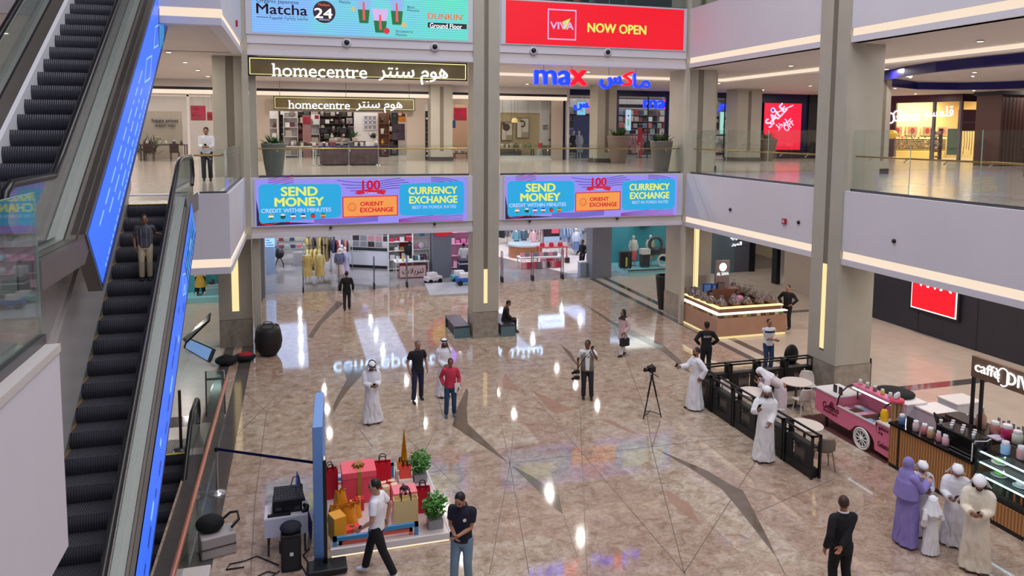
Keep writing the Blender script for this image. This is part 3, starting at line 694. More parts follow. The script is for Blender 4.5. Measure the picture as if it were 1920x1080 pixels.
def money_screen(label,x0,x1,z0,z1):
    W_,H_ = x1-x0,z1-z0; Y = 26.40
    T = thing('led_screen',label,'screen',(x0,26.46,z0),0,'money exchange screens')
    b = MB(); b.box(x0-.05,x1+.05,Y+.012,26.46,z0-.03,z1+.03,FRAMEW); b.build('frame',T)
    b = MB(); b.box(x0,x1,Y,Y+.012,z0,z1,LILAC); b.build('screen',T)
    p = lambda s,w,k=0: Vector((x0+s*W_,Y-.002-.0015*k,z1-w*H_))
    b = MB()
    def strip(pts,wd,m,k=1):
        for a,c in zip(pts,pts[1:]):
            b.quad(p(a[0],a[1],k),p(a[0],a[1]+wd,k),p(c[0],c[1]+wd,k),p(c[0],c[1],k),m)
    for k in range(5):
        strip([(.37+.3*i/12+.02*k,.03+.06*k+.055*math.sin(i*.32+.5*k)) for i in range(13)],.016,PURL)
    for k in range(6):
        strip([(.02+.15*i/8,.04*k+.12*(1-i/8)-.1) for i in range(9)][2:],.014,CRIM if k % 2 else PURL)
        strip([(.82+.17*i/8,.02+.04*k-.03+.14*(i/8)**2) for i in range(9)][:8],.016,CRIM if k > 2 else PURL)
        strip([(.66+.32*i/8,.985-.03*k*(i/8)-.012*k) for i in range(9)],.012,PURL if k % 2 else CRIM)
        strip([(.26+.3*i/8,.86+.02*k+.02*math.sin(i*.5)) for i in range(9)],.012,PURL)
    b.add([p(.003,.42),p(.003,.995),p(.30,.97),p(.02,.9)],[(0,1,2,3)],DKL)
    strip([(.02+.14*i/8,.93+.03*math.sin(i*.8)) for i in range(9)],.02,REDL,2)
    def card(pts,m,k=2,r=.18):
        q = [p(*c,k) for c in pts]; out = []
        for i,c in enumerate(q):
            a,n = q[i-1],q[(i+1) % len(q)]; d1 = (a-c).normalized()*r; d2 = (n-c).normalized()*r
            for t in range(5):
                f = t/4; out.append(c+d1*(1-f)**2+d2*f**2)
        b.add(out,[tuple(range(len(out)))],m)
    card([(.014,.10),(.014,.95),(.387,.84),(.387,.12)],SKY,3); card([(.664,.14),(.664,.85),(.986,.85),(.986,.08)],SKY,3)
    card([(.392,.40),(.392,.86),(.656,.84),(.656,.385)],REDL,3,.02); card([(.397,.42),(.397,.84),(.651,.82),(.651,.405)],ORNG,4,.02)
    b.build('artwork',T)
    def t(body,s0,s1,w0,w1,m,k,bold=.02): b = MB(); b.text(body,p(s0,w1,k),X_,Z_,(s1-s0)*W_,m,.003,(w1-w0)*H_,bold); b.build('lettering',T)
    t('SEND',.115,.277,.17,.36,YELL,6,.065); t('MONEY',.086,.305,.40,.58,YELL,6,.07); t('CREDIT WITHIN MINUTES',.024,.339,.63,.715,PALE,6,.05)
    t('CURRENCY',.709,.949,.21,.37,YELL,6,.07); t('EXCHANGE',.713,.95,.42,.58,YELL,6,.07); t('BEST IN FOREX RATES',.726,.945,.63,.70,PALE,6)
    t('100',.487,.57,.05,.25,REDL,6,.09); t('ORIENT',.476,.585,.52,.61,REDL,7,.06); t('EXCHANGE',.476,.634,.65,.75,REDL,7,.06)
    b = MB(); c = p(.437,.63,6); b.tube([c+Vector((.14*math.cos(a*PI/9),0,.14*math.sin(a*PI/9))) for a in range(18)],.008,REDL,4,True)
    for k in (.3,.7,1): b.tube([c+Vector((.14*k*math.cos(a*PI/9),0,.14*math.sin(a*PI/9))) for a in range(18)],.005,REDL,4,True)
    b.add([p(.458,.27,5),p(.458,.34,5),p(.47,.36,5),p(.53,.31,5),p(.59,.37,5),p(.60,.27,5),p(.53,.25,5)],[tuple(range(7))],REDL)
    b.text('Years',p(.495,.345,6),X_,Z_,.06*W_,PALE,.003,.05*H_)
    b.build('emblem',T)
    flags = [((245,150,60),(245,245,245),(30,130,70)),((240,240,240),(10,90,60),(10,90,60)),((40,70,200),(240,240,250),(220,40,60)),((40,60,160),(240,240,245),(210,40,80)),((20,110,80),(230,40,60),(230,40,60)),((30,130,80),(240,160,60),(200,60,50))]
    for s,cs in zip((.067,.12,.166,.211,.256,.302),flags):
        c = p(s,.80,6); r = .088; b = MB()
        for k,col in enumerate(cs):
            z0_,z1_ = r*(1-2*k/3),r*(1-2*(k+1)/3); ang = [math.acos(max(-1,min(1,z0_/r)))+(math.acos(max(-1,min(1,z1_/r)))-math.acos(max(-1,min(1,z0_/r))))*i/5 for i in range(6)]
            P = [c+Vector((-r*math.sin(a),0,r*math.cos(a))) for a in ang]+[c+Vector((r*math.sin(a),0,r*math.cos(a))) for a in ang[::-1]]
            b.add(P,[tuple(range(len(P)))],glow('flag_%d_%d_%d' % col,S(*col),.9))
        b.build('flag',T)
money_screen('money exchange screen left of the middle column',-1.32,5.98,4.44,6.03)
money_screen('money exchange screen right of the middle column',7.42,14.52,4.44,6.03)

# Dunkin screen
Y = 26.40
T = thing('led_screen','pale blue and green drinks screen at the top above the home store sign','screen',(-1.4,26.46,10.9))
b = MB(); b.box(-1.5,6.2,Y+.012,26.46,10.86,12.5,FRAMEW); b.build('frame',T)
def ledgrad(name,c0,c1,x0,x1):
    m = led(name,c0,.95,.16,13); nt = m.node_tree; b_ = nt.nodes['Principled BSDF']
    tc = nt.nodes.new('ShaderNodeTexCoord'); sp = nt.nodes.new('ShaderNodeSeparateXYZ'); mr = nt.nodes.new('ShaderNodeMapRange'); mr.inputs[1].default_value = x0; mr.inputs[2].default_value = x1
    n = nt.nodes.new('ShaderNodeTexNoise'); n.inputs['Scale'].default_value = .7; ad = nt.nodes.new('ShaderNodeMath'); ad.operation = 'MULTIPLY_ADD'; ad.inputs[1].default_value = 1.2
    mx = nt.nodes.new('ShaderNodeMix'); mx.data_type = 'RGBA'; mx.inputs[6].default_value = c0; mx.inputs[7].default_value = c1
    L = nt.links.new; L(tc.outputs['Object'],sp.inputs[0]); L(tc.outputs['Object'],n.inputs['Vector']); L(sp.outputs['X'],mr.inputs[0]); L(n.outputs['Fac'],ad.inputs[0]); L(mr.outputs[0],ad.inputs[2])
    s2 = nt.nodes.new('ShaderNodeMath'); s2.operation = 'SUBTRACT'; s2.inputs[1].default_value = .6; s2.use_clamp = True; L(ad.outputs[0],s2.inputs[0]); L(s2.outputs[0],mx.inputs[0]); L(mx.outputs[2],b_.inputs['Emission Color'])
    return m
b = MB(); b.box(-1.3,6.02,Y,Y+.012,10.92,12.48,ledgrad('led_matcha',S(132,188,255),S(96,232,196),1.2,8.0)); b.build('screen',T)
b = MB(); DK = glow('led_dark_plum',S(52,22,40),.7); DNK = glow('led_orange_letters',S(245,120,70),.95); GRN = glow('led_leaf_green',S(26,120,60),.8); STRAW = glow('led_straw_pink',S(236,96,104),.9); PINK = glow('led_pink',S(222,190,245),.9)
tx(b,'Organic Japanese',481,560,6,Y-.004,DK,9); tx(b,'Matcha',481,576,25,Y-.004,DK,19,bold=.03)
tx(b,'\uFE94\uFBFF\uFEEE\uFEC0\uFECB \uFE94\uFBFF\uFEE7\uFE8E\uFE91\uFE8E\uFBFE \uFE8E\uFEB8\uFE97\uFE8E\uFEE3',505,577,37,Y-.004,DK,9)
tx(b,'Matcha',636,657,6,Y-.004,DK); tx(b,'Blue\nMatcha',764,786,21,Y-.004,DK,10); tx(b,'Strawberry\nMatcha',742,774,67,Y-.004,DK,11)
tx(b,"DUNKIN'",802,869,35,Y-.004,DNK,11,bold=.03)
a,c = WY(802,42,Y),WY(875,55,Y); b.box(a.x,c.x,Y-.005,Y-.002,c.z,a.z,DK); tx(b,'Ground Floor',806,866,52,Y-.008,WHITEL,9,bold=.015)
a,c = WY(481,31,Y),WY(503,32,Y); b.box(a.x,c.x,Y-.005,Y-.003,a.z-.02,a.z,DK); b.build('lettering',T)
b = MB(); c = WY(608,22.5,Y); R = (WY(629,22.5,Y)-c).x
def disc(b,c,r,m,n=36,dy=0.0): P = [c+Vector((r*math.cos(2*PI*i/n),dy,r*math.sin(2*PI*i/n))) for i in range(n)]; b.add(P,[tuple(range(n))],m)
disc(b,c,R,DK,dy=-.003); tx(b,'24',590,623,33,Y-.007,WHITEL,18,bold=.04); tx(b,'Medium',597,618,11,Y-.007,DNK,5); tx(b,'welcome',598,618,38,Y-.007,PALE,4); b.build('round_badge',T)
for (u,v0,v1,w) in [(682,-8,44,12),(713,16,62,13),(744,-6,47,12)]:
    b = MB(); a,d = WY(u-w,v0,Y),WY(u+w,v1,Y); zc = a.z+(d.z-a.z)*.5
    b.add([(a.x-.05,Y-.004,a.z),(a.x+.03,Y-.004,zc),(d.x-.03,Y-.004,zc),(d.x+.05,Y-.004,a.z)][::-1],[(0,1,2,3)],glow('led_pale_cup',S(150,190,245),.9) if u != 713 else PINK)
    b.add([(a.x+.01,Y-.005,zc),(a.x+.06,Y-.005,d.z),(d.x-.06,Y-.005,d.z),(d.x-.01,Y-.005,zc)],[(0,1,2,3)],GRN)
    b.add([((a.x+d.x)/2-.04,Y-.007,a.z-.2),((a.x+d.x)/2-.04,Y-.007,d.z+.1),((a.x+d.x)/2+.05,Y-.007,d.z+.1),((a.x+d.x)/2+.03,Y-.007,a.z-.2)],[(0,1,2,3)],STRAW)
    b.build('drink_cup',T)
b = MB(); c = WY(725,58,Y); disc(b,c,.11,glow('led_strawberry',S(226,40,60),.9),7,-.008); c = WY(757,47,Y); disc(b,c,.1,glow('led_biscuit',S(222,196,130),.9),6,-.008); c = WY(662,17,Y); disc(b,c,.08,glow('led_biscuit',S(222,196,130),.9),6,-.006); b.build('fruit',T)

# red screen
T = thing('led_screen','red now open screen at the top right of the middle column','screen',(7.4,26.46,10.9))
REDS = led('led_red_wall',S(248,10,38),.95,.10,13)
b = MB(); b.box(7.25,14.75,Y+.012,26.46,10.86,12.5,FRAMEW); b.build('frame',T)
b = MB(); b.box(7.42,14.62,Y,Y+.012,10.9,12.44,REDS); b.build('screen',T)
b = MB(); a,c = WY(1027,16,Y),WY(1080,76,Y); w = .045
for x0,x1,z0,z1 in [(a.x,a.x+w,c.z,a.z),(c.x-w,c.x,c.z,a.z),(a.x,c.x,a.z-w,a.z),(a.x,c.x,c.z,c.z+w)]: b.box(x0,x1,Y-.006,Y-.002,z0,z1,PINK)
tx(b,'VIV',1032,1062,54,Y-.005,PINK,13,bold=.05); tx(b,'A',1062,1075,55,Y-.005,PINK,13,bold=.05)
a,c = WY(1054,41,Y),WY(1070,34,Y); b.add([(a.x,Y-.008,a.z),(a.x+.1,Y-.008,a.z-.28),(a.x+.17,Y-.008,a.z-.2),(c.x,Y-.008,c.z)],[(0,1,2,3)],YELL); b.build('emblem',T)
b = MB(); tx(b,'NOW OPEN',1102,1211,60,Y-.005,YELL,17,bold=.06); b.build('lettering',T)

# round security cameras on the upper fascia
for u,v,lb in [(650,80,'left of the two under the drinks screen'),(815,88,'right of the two under the drinks screen'),(1000,95,'left of the two under the red screen'),(1139,98,'right of the two under the red screen')]:
    p = WY(u,v,26.46); T = thing('security_camera','round black security camera on the white fascia, '+lb,'camera',p)
    b = MB(); b.lathe([(.16,0),(.16,.03),(.12,.05)],FRAMEW,n=20); q = b.v; b.v = [(p.x+x,p.y-z,p.z+y) for x,y,z in q]; b.build('bezel',T)
    b = MB(); b.ell((p.x,p.y-.04,p.z),(.095,.08,.095),BLKG,14,9); b.build('dome',T)
for u,v,ax in [(620,427,'y'),(815,420,'y'),(993,415,'y'),(1157,410,'y')]:
    p = WY(u,v,26.45); b = MB(); b.ell((p.x,26.43,p.z),(.05,.05,.05),BLKG,10,7); tag(b.build('spotlight'),'tiny dark spotlight on the lit cove, %s' % {620: 'below the left money screen, left one',815: 'below the left money screen, right one',993: 'below the right money screen, left one',1157: 'below the right money screen, right one'}[u],'spotlight')
for u,v,lb in [(1472,415,'red alarm box on the right white fascia'),(442,44,'red alarm box on the upper left white fascia')]:
    p = WX(u,v,14.89) if u > 900 else WX(u,v,-1.64); s = -1 if u > 900 else 1; T = thing('alarm_box',lb,'alarm',p); b = MB(); b.box(min(p.x,p.x+s*.06),max(p.x,p.x+s*.06),p.y-.09,p.y+.09,p.z-.09,p.z+.09,mat('red_plastic',S(176,30,44),.4)); b.build('casing',T,.01); b = MB(); b.box(min(p.x+s*.06,p.x+s*.075),max(p.x+s*.06,p.x+s*.075),p.y-.03,p.y+.03,p.z-.05,p.z+.05,FRAMEW); b.build('lens',T)
for u,v,lb in [(1370,393,'far part of the right fascia'),(1498,417,'right fascia beside the red alarm box'),(1677,452,'near part of the right fascia')]:
    p = WX(u,v,14.89); b = MB(); b.ell((14.87,p.y,p.z),(.05,.06,.06),BLKG,10,7); tag(b.build('sensor'),'small black sensor on the '+lb,'sensor')

def serifs(b,u0,u1,vb,Y,hpx,dp):
    a,c = WY(u0,vb,Y),WY(u1,vb,Y); _,_,X0,X1,Y0,Y1 = _text_mesh('homecentre',0.0); k = (c.x-a.x)/(X1-X0); q = (WY(u0,vb-hpx,Y)-a).z/(Y1-Y0)
    for i,ch in enumerate('homecentre'):
        e = _text_mesh('homecentre'[:i+1],0.0)[3]; w = _text_mesh(ch,0.0); s0 = e-(w[3]-w[2]); base = -Y0; xh = _text_mesh('x',0.0)[5]
        for x in {'h': (s0+.045,e-.045),'m': (s0+.045,(s0+e)/2,e-.045),'n': (s0+.045,e-.045),'r': (s0+.045,)}.get(ch,()): X = a.x+(x-X0)*k; b.box(X-.1*k,X+.1*k,Y-dp,Y-.002,a.z+base*q,a.z+(base+.045)*q,WHITEL)
        if ch in 'hmnr': X = a.x+(s0-X0)*k; z = a.z+(base+(w[5] if ch == 'h' else xh))*q; b.box(X-.06*k,X+.05*k,Y-dp,Y-.002,z-.05*q,z,WHITEL)
# home store signs: gold panel, lit edge, white letters
def homesign(label,x0,x1,z0,z1,Y,u0,u1,u2,u3,vb,vb2,hp,dp=.05):
    T = thing('shop_sign',label,'sign',(x0,Y,z0)); fr = .045
    b = MB(); b.box(x0,x1,Y,Y+.12,z0,z0+fr,BLK); b.box(x0,x1,Y,Y+.12,z1-fr,z1,BLK); b.box(x0,x0+fr,Y,Y+.12,z0,z1,BLK); b.box(x1-fr,x1,Y,Y+.12,z0,z1,BLK); b.build('frame',T)
    b = MB(); b.box(x0+fr,x1-fr,Y+.08,Y+.11,z0+fr,z1-fr,mat('gold_brushed_panel',S(112,98,66),.38,.3,var=.1,vs_=2)); b.build('back_panel',T)
    b = MB(); g = .022; E_ = glow('sign_edge_light',S(240,232,150),1.4)
    for a in [(x0+fr,x1-fr,z0+fr,z0+fr+g),(x0+fr,x1-fr,z1-fr-g,z1-fr),(x0+fr,x0+fr+g,z0+fr,z1-fr),(x1-fr-g,x1-fr,z0+fr,z1-fr)]: b.box(a[0],a[1],Y+.05,Y+.08,a[2],a[3],E_)
    b.build('edge_light',T)
    b = MB(); tx(b,'homecentre',u0,u1,vb,Y-dp,WHITEL,hp,dp+.03,.012); serifs(b,u0,u1,vb,Y-dp,hp,dp+.03); tx(b,'\uFEAE\uFE98\uFEE8\uFEB3 \uFEE1\uFEEE\uFEEB',u2,u3,vb2,Y-dp,WHITEL,hp*1.3,dp+.03,.022); b.build('lettering',T)
    b = MB()
    for k in range(3): b.cyl(((x0*(2-k)+x1*k)/2+(.3 if k == 0 else -.3 if k == 2 else 0),Y+.06,z1),((x0*(2-k)+x1*k)/2+(.3 if k == 0 else -.3 if k == 2 else 0),Y+.06,10.24),.012,.012,STEEL,6)
    b.build('hanger',T)
homesign('large lit home store sign hanging below the upper fascia',-1.46,6.02,9.50,10.14,26.5,512,688,710,839,143,157,24)
a,c = WY(513,180,40.6),WY(778,208,40.6)
homesign('smaller lit home store sign over the shop entrance further back',a.x,c.x,c.z,a.z,40.6,542,656,668,754,204,211,16)
# blue and red letters hanging in front of the clothes store
MAXB = glow('sign_blue',S(22,44,235),3.2); MAXR = glow('sign_red',S(235,18,36),2.4)
def maxsign(label,Y,u0,ux,u1,vb,hp,ar,group=None,wires=True):
    p = WY(u0,vb,Y); T = thing('shop_sign',label,'sign',p,0,group); b = MB()
    if ar:
        tx(b,'\uFEB2',u0,u0+(u1-u0)*.46,vb+hp*.24,Y,MAXB,hp*.95,.14,.045); tx(b,'\uFEDB',u0+(u1-u0)*.45,u0+(u1-u0)*.66,vb,Y-.02,MAXR,hp*1.1,.16,.05); tx(b,'\uFE8E\uFEE3',u0+(u1-u0)*.66,u1,vb+hp*.2,Y,MAXB,hp*1.15,.14,.045)
    else:
        tx(b,'ma',u0,ux,vb,Y,MAXB,hp*.97,.14,.05); tx(b,'x',ux-2,u1,vb+1,Y-.02,MAXR,hp,.16,.07)
    b.build('lettering',T)
    b = MB(); z = WY(u0,vb-hp,Y).z
    for u in (u0+(u1-u0)*.2,u0+(u1-u0)*.75): x = WY(u,vb,Y).x; b.cyl((x,Y+.06,z-.1),(x,Y+.06,10.22),.008,.008,STEEL,5)
    b.build('hanger',T)
maxsign('blue and red Latin letters hanging under the upper fascia right of the middle column',26.6,1001,1069,1097,158,27,False)
maxsign('blue and red Arabic letters hanging under the upper fascia right of the middle column',26.6,1124,0,1216,160,24,True)
# ------------------------------------------------------------------ goods, furniture and shop fronts
R4 = random.Random(11)
def pbox(b,u0,u1,v0,v1,Y,th,m):
    a,c = WY(u0,v0,Y),WY(u1,v1,Y); return b.box(a.x,c.x,Y,Y+th,c.z,a.z,m)
_SM = {}
def small(kind,col,loc,s,label,cat,group=None,rz=0.0,name=None,rough=.4):
    """one small article; look-alikes share their mesh"""
    k = (kind,col)
    if k not in _SM:
        b = MB(); m = mat('goods_%d_%d_%d' % col,S(*col),rough); lid = mat('goods_lid',S(225,225,228),.4); dk = mat('goods_dark',S(40,34,32),.5)
        if kind == 'box': b.box(-.5,.5,-.4,.4,0,1,m); b.box(-.51,.51,-.41,.41,.78,.84,lid)
        elif kind == 'jar': b.lathe([(.3,0),(.36,.05),(.36,.68),(.26,.76)],m,n=12); b.lathe([(.29,.76),(.29,.98),(.25,1)],lid,n=12)
        elif kind == 'bottle': b.lathe([(.2,0),(.22,.04),(.22,.55),(.09,.75),(.08,.92)],m,n=10); b.lathe([(.09,.92),(.09,1.0)],lid,n=10)
        elif kind == 'vase': b.lathe([(.18,0),(.34,.2),(.36,.45),(.16,.78),(.2,1)],m,n=14)
        elif kind == 'pot': b.lathe([(.3,0),(.42,.9),(.45,1),(.38,1),(.36,.85)],m,n=14)
        elif kind == 'bag': b.add([(-.4,-.2,0),(.4,-.2,0),(.4,.2,0),(-.4,.2,0),(-.42,-.12,.75),(.42,-.12,.75),(.42,.12,.75),(-.42,.12,.75)],[(0,3,2,1),(0,1,5,4),(1,2,6,5),(2,3,7,6),(3,0,4,7),(4,5,6,7)],m); b.tube([(-.2,0,.74),(-.17,0,.95),(.17,0,.95),(.2,0,.74)],.025,dk,6)
        elif kind == 'cushion': b.ell((0,0,.5),(.5,.22,.5),m,12,8)
        elif kind == 'lamp': b.lathe([(.2,0),(.2,.05),(.05,.1),(.05,.55)],dk,n=10); b.lathe([(.36,.55),(.25,1)],m,n=14)
        elif kind == 'folded': b.box(-.5,.5,-.35,.35,0,.3,m); b.box(-.48,.5,-.34,.35,.32,.62,m); b.box(-.5,.47,-.35,.33,.64,1,m)
        elif kind == 'frame': b.box(-.5,.5,-.04,.04,0,1,dk); b.box(-.42,.42,-.06,-.03,.08,.92,m)
        elif kind == 'shoe': b.ell((0,0,.35),(.5,.2,.35),m,12,7); b.lathe([(.2,.4),(.2,.95),(.15,1)],m,(.22,0,0),10); b.box(-.5,.48,-.2,.2,0,.12,lid)
        o = b.build(name or kind); _SM[k] = o
    else:
        o = _SM[k].copy(); COL.objects.link(o); o.name = name or kind
    o.location = loc; o.rotation_euler = (0,0,rz); o.scale = s if isinstance(s,(tuple,list)) else (s,s,s)
    for q in ('label','category','group'):
        if q in o: del o[q]
    return tag(o,label,cat,group)
def leaf_clump(b,c,r,h,n,m,rnd,up=.6,w=.05):
    for _ in range(n):
        a = rnd.random()*2*PI; e = up*rnd.random()+.15; L = r*(.5+.6*rnd.random()); d = Vector((math.cos(a)*math.cos(e),math.sin(a)*math.cos(e),math.sin(e)+.15)); s = Vector((-math.sin(a),math.cos(a),0))*w
        p0 = Vector(c)+Vector((rnd.uniform(-.4,.4)*r,rnd.uniform(-.4,.4)*r,rnd.random()*h*.5)); p1 = p0+d*L*.55; p2 = p0+d*L-Z_*.05
        b.add([p0,p1+s,p2,p1-s],[(0,1,2,3)],m)
LEAF = mat('leaf_green',S(52,96,40),.5,var=.35,vs_=6); LEAFD = mat('leaf_dark',S(30,52,34),.5,var=.3,vs_=6); SOIL = mat('soil',S(58,46,38),.9)
def planter(label,loc,r=.42,h=.95,col=(112,104,100),leaves=70,leafm=None,group=None,lh=.22,prof=None):
    T = thing('planter',label,'planter',loc,0,group); m = mat('planter_%d_%d_%d' % col,S(*col),.55,var=.06,vs_=5); x,y,z = loc
    b = MB(); b.lathe([(r*p_,h*q_) for p_,q_ in prof] if prof else [(r*.62,0),(r*.8,h*.4),(r,h*.95),(r*1.02,h),(r*.9,h),(r*.86,h*.9)],m,loc,24); b.build('pot',T)
    b = MB(); b.lathe([(r*.86,h*.86),(r*.86,h*.9)],SOIL,loc,20); b.build('soil',T)
    if leaves:
        b = MB(); leaf_clump(b,(x,y,z+h*.9),r*1.0,lh,leaves,leafm or LEAF,random.Random(int(x*10)),.9,.03); b.build('foliage',T)
    return T
def shelf_unit(label,x0,x1,y0,y1,z0,z1,n,m,back=True,group=None):
    T = thing('shelf_unit',label,'shelf',((x0+x1)/2,y0,z0),0,group); b = MB()
    b.box(x0,x0+.03,y0,y1,z0,z1,m); b.box(x1-.03,x1,y0,y1,z0,z1,m); b.build('side_panel',T) if False else None
    b.build('upright',T); b = MB()
    if back: b.box(x0,x1,y1-.02,y1,z0,z1,m); b.build('back_panel',T)
    for k in range(n): b = MB(); z = z0+.1+(z1-z0-.1)*k/n; b.box(x0+.03,x1-.03,y0,y1-.02,z-.015,z+.015,m); b.build('shelf',T)
    return [z0+.115+(z1-z0-.1)*k/n for k in range(n)]
def fill(zs,x0,x1,y,kinds,cols,smin,smax,label,cat,group,dens=.8,name='boxed_item'):
    for z in zs:
        x = x0+.1
        while x < x1-.08:
            k = R4.choice(kinds); s = R4.uniform(smin,smax); w = {'box': 1,'folded': 1,'frame': .9}.get(k,.8)*s
            if x+w > x1-.02: break
            if R4.random() < dens: small(k,R4.choice(cols),(x+w/2,y,z),(s,s*.9,s),label,cat,group,0,name)
            x += w+R4.uniform(.02,.1)
def table(label,cx,cy,z,w,d,h,m,leg=None,group=None):
    T = thing('display_table',label,'table',(cx,cy,z),0,group); b = MB(); b.box(cx-w/2,cx+w/2,cy-d/2,cy+d/2,z+h-.05,z+h,m); b.build('table_top',T,.006)
    for sx in (-1,1):
        for sy in (-1,1): b = MB(); b.cbox((cx+sx*(w/2-.05),cy+sy*(d/2-.05),z+(h-.05)/2),(.05,.05,h-.05),leg or m); b.build('leg',T)
    return z+h
def poster(label,x0,x1,z0,z1,Y,m,texts=(),frame=BLK,cat='poster',name='poster',th=.04,art=None):
    T = thing(name,label,cat,((x0+x1)/2,Y,z0)); b = MB(); b.box(x0,x1,Y,Y+th,z0,z1,frame); b.build('board',T)
    b = MB(); e = min(.03,(x1-x0)*.04); b.box(x0+e,x1-e,Y-.006,Y,z0+e,z1-e,m); b.build('print',T)
    zc = 10.22 if z0 > 5 else 4.09
    if z0 > zc-3.6 and z1 < zc-.1 and th == .04:
        for x in (x0+.08,x1-.08): b = MB(); b.cyl((x,Y+.02,z1),(x,Y+.02,zc),.006,.006,STEEL,5); b.build('hanger',T)
    if texts or art:
        b = MB(); w,h = x1-x0,z1-z0
        for body,s0,s1,w0,w1,tm in texts: b.text(body,(x0+s0*w,Y-.016,z1-w1*h),X_,Z_,(s1-s0)*w,tm,.006,(w1-w0)*h,.012)
        if art: art(b,lambda s,t,k=0: Vector((x0+s*w,Y-.01-.003*k,z1-t*h)))
        b.build('lettering' if texts else 'artwork',T)
    return T
def qpoly(b,P,m): b.add(P,[tuple(range(len(P)))],m)
BEW = mat('shopfront_beige',S(186,172,158),.6,var=.02,vs_=.6); WOOD = mat('shop_wood',S(120,82,58),.45,var=.15,vs_=5); DWOOD = mat('dark_wood',S(70,46,38),.4,var=.15,vs_=5); SHW = mat('shop_white',S(226,222,220),.5)
SALER = mat('sale_red_card',S(170,22,48),.5); SALERL = glow('sale_red_lit',S(186,26,56),.8); WCARD = mat('white_card',S(236,234,234),.5); NOTE = mat('dark_note',S(40,36,38),.6)

# ---- home store on the first floor
F1 = 6.06; YH = 41.2
a = WY(505,208,YH); zt = a.z
b = MB()
pbox(b,290,400,160,176,YH,.2,BEW); xl = WY(398,208,YH).x; xa,xb_,xc,xd = WY(505,208,YH).x,WY(763,208,YH).x,WY(797,208,YH).x,WY(806,208,YH).x
b.box(xl,xa,YH,YH+.2,F1,9.55,BEW); b.box(xa,xb_,YH,YH+.2,zt,9.55,BEW); b.box(xb_,xc,YH,YH+.2,F1,9.55,BEW); b.box(xd,WY(848,208,YH).x,YH,YH+.2,F1,9.55,BEW); b.box(xc,xd,YH,YH+.2,9.2,9.55,BEW)
xe = WY(878,208,YH).x; b.box(xe,WY(938,208,YH).x,YH,YH+.2,F1,9.55,BEW); b.box(WY(848,208,YH).x,xe,YH,YH+.2,9.2,9.55,BEW); b.box(WY(938,170,YH).x,15.3,YH,YH+.2,WY(1000,187,YH).z,9.55,BEW); b.box(WY(1036,200,YH).x,WY(1056,200,YH).x,YH,YH+.25,F1,9.55,BEW)
struct(b.build('wall_home_store_front'),'beige front of the home store')
b = MB(); b.box(-16,15.4,51.5,51.7,F1,10.2,mat('store_back_wall',S(186,174,168),.7,var=.05,vs_=1)); struct(b.build('wall_home_store_back'))
b = MB(); b.box(15.45,15.6,41.5,52,F1,10.2,SHW); struct(b.build('wall_store_divider'))
# inside: shelves along the left, tables, boxes
WH = [(235,230,226),(190,180,172),(120,110,104),(150,140,140),(70,60,56),(56,44,40),(206,196,170),(110,60,64),(84,90,80)]
xs = [WY(u,250,45).x for u in (508,524,542)]
zs = shelf_unit('tall white shelf at the left side of the home store entrance',xs[0]-.3,xs[1]-.1,45,45.5,F1,8.9,5,SHW); fill(zs,xs[0]-.3,xs[1]-.1,45.22,['box','jar','vase','folded'],WH,.22,.34,'small homeware on the tall white shelf left of the entrance','homeware','goods on the left white shelf')
zs = shelf_unit('second white shelf behind the entrance of the home store',xs[1]+.2,xs[2]+.5,46.5,47,F1,9.0,5,SHW); fill(zs,xs[1]+.2,xs[2]+.5,46.72,['box','folded','cushion','frame'],WH,.24,.4,'small homeware on the second white shelf','homeware','goods on the second white shelf')
x0,x1 = WY(558,250,49).x,WY(600,250,49).x
zs = shelf_unit('wide shelf at the back of the home store behind the red card',x0,x1,49,49.5,F1,8.7,4,SHW); fill(zs,x0,x1,49.22,['box','vase','jar','folded'],WH,.26,.45,'small homeware on the wide back shelf','homeware','goods on the wide back shelf')
x0,x1 = WY(600,250,47.5).x,WY(656,250,47.5).x
zs = shelf_unit('dark framed shelf in the middle of the home store',x0,x1,47.5,48,F1,WY(600,226,47.5).z,3,mat('rack_dark',S(60,50,46),.5),False); fill(zs[:2],x0,x1,47.7,['box','vase','jar'],WH,.24,.4,'small homeware on the dark framed shelf','homeware','goods on the dark shelf')
for u0,u1,lb in [(599,620,'left'),(635,655,'right')]:
    a,c = WY(u0,240,47.3),WY(u1,251,47.3); T = thing('oven','black box oven on the dark framed shelf, the %s one' % lb,'oven',((a.x+c.x)/2,47.3,c.z)); b = MB(); b.box(a.x,c.x,47.25,47.75,c.z,a.z,BLKG); b.build('casing',T,.01); b = MB(); b.box(a.x+.06,c.x-.2,47.24,47.25,c.z+.06,a.z-.06,mat('oven_window',S(60,52,50),.1)); b.build('door',T)
x0,x1 = WY(710,250,47).x,WY(730,250,47).x
zs = shelf_unit('narrow shelf with ornaments at the right of the home store',x0,x1,47,47.4,F1,8.8,4,WOOD); fill(zs,x0,x1,47.2,['vase','jar','lamp','pot'],[(190,140,50),(60,80,60),(220,210,200),(120,80,60)],.3,.42,'ornament on the narrow shelf at the right of the home store','ornament','ornaments on the narrow shelf',name='ornament')
zt_ = table('long wooden table in the middle of the home store',WY(648,258,45.5).x,45.5,F1,2.3,.9,1.0,DWOOD)
for k in range(4): small('folded',R4.choice(WH),(WY(648,258,45.5).x-.8+.45*k,45.4,zt_),(.3,.3,.16),'folded linen stack on the long wooden table','linen','linen on the long wooden table',name='folded_linen')
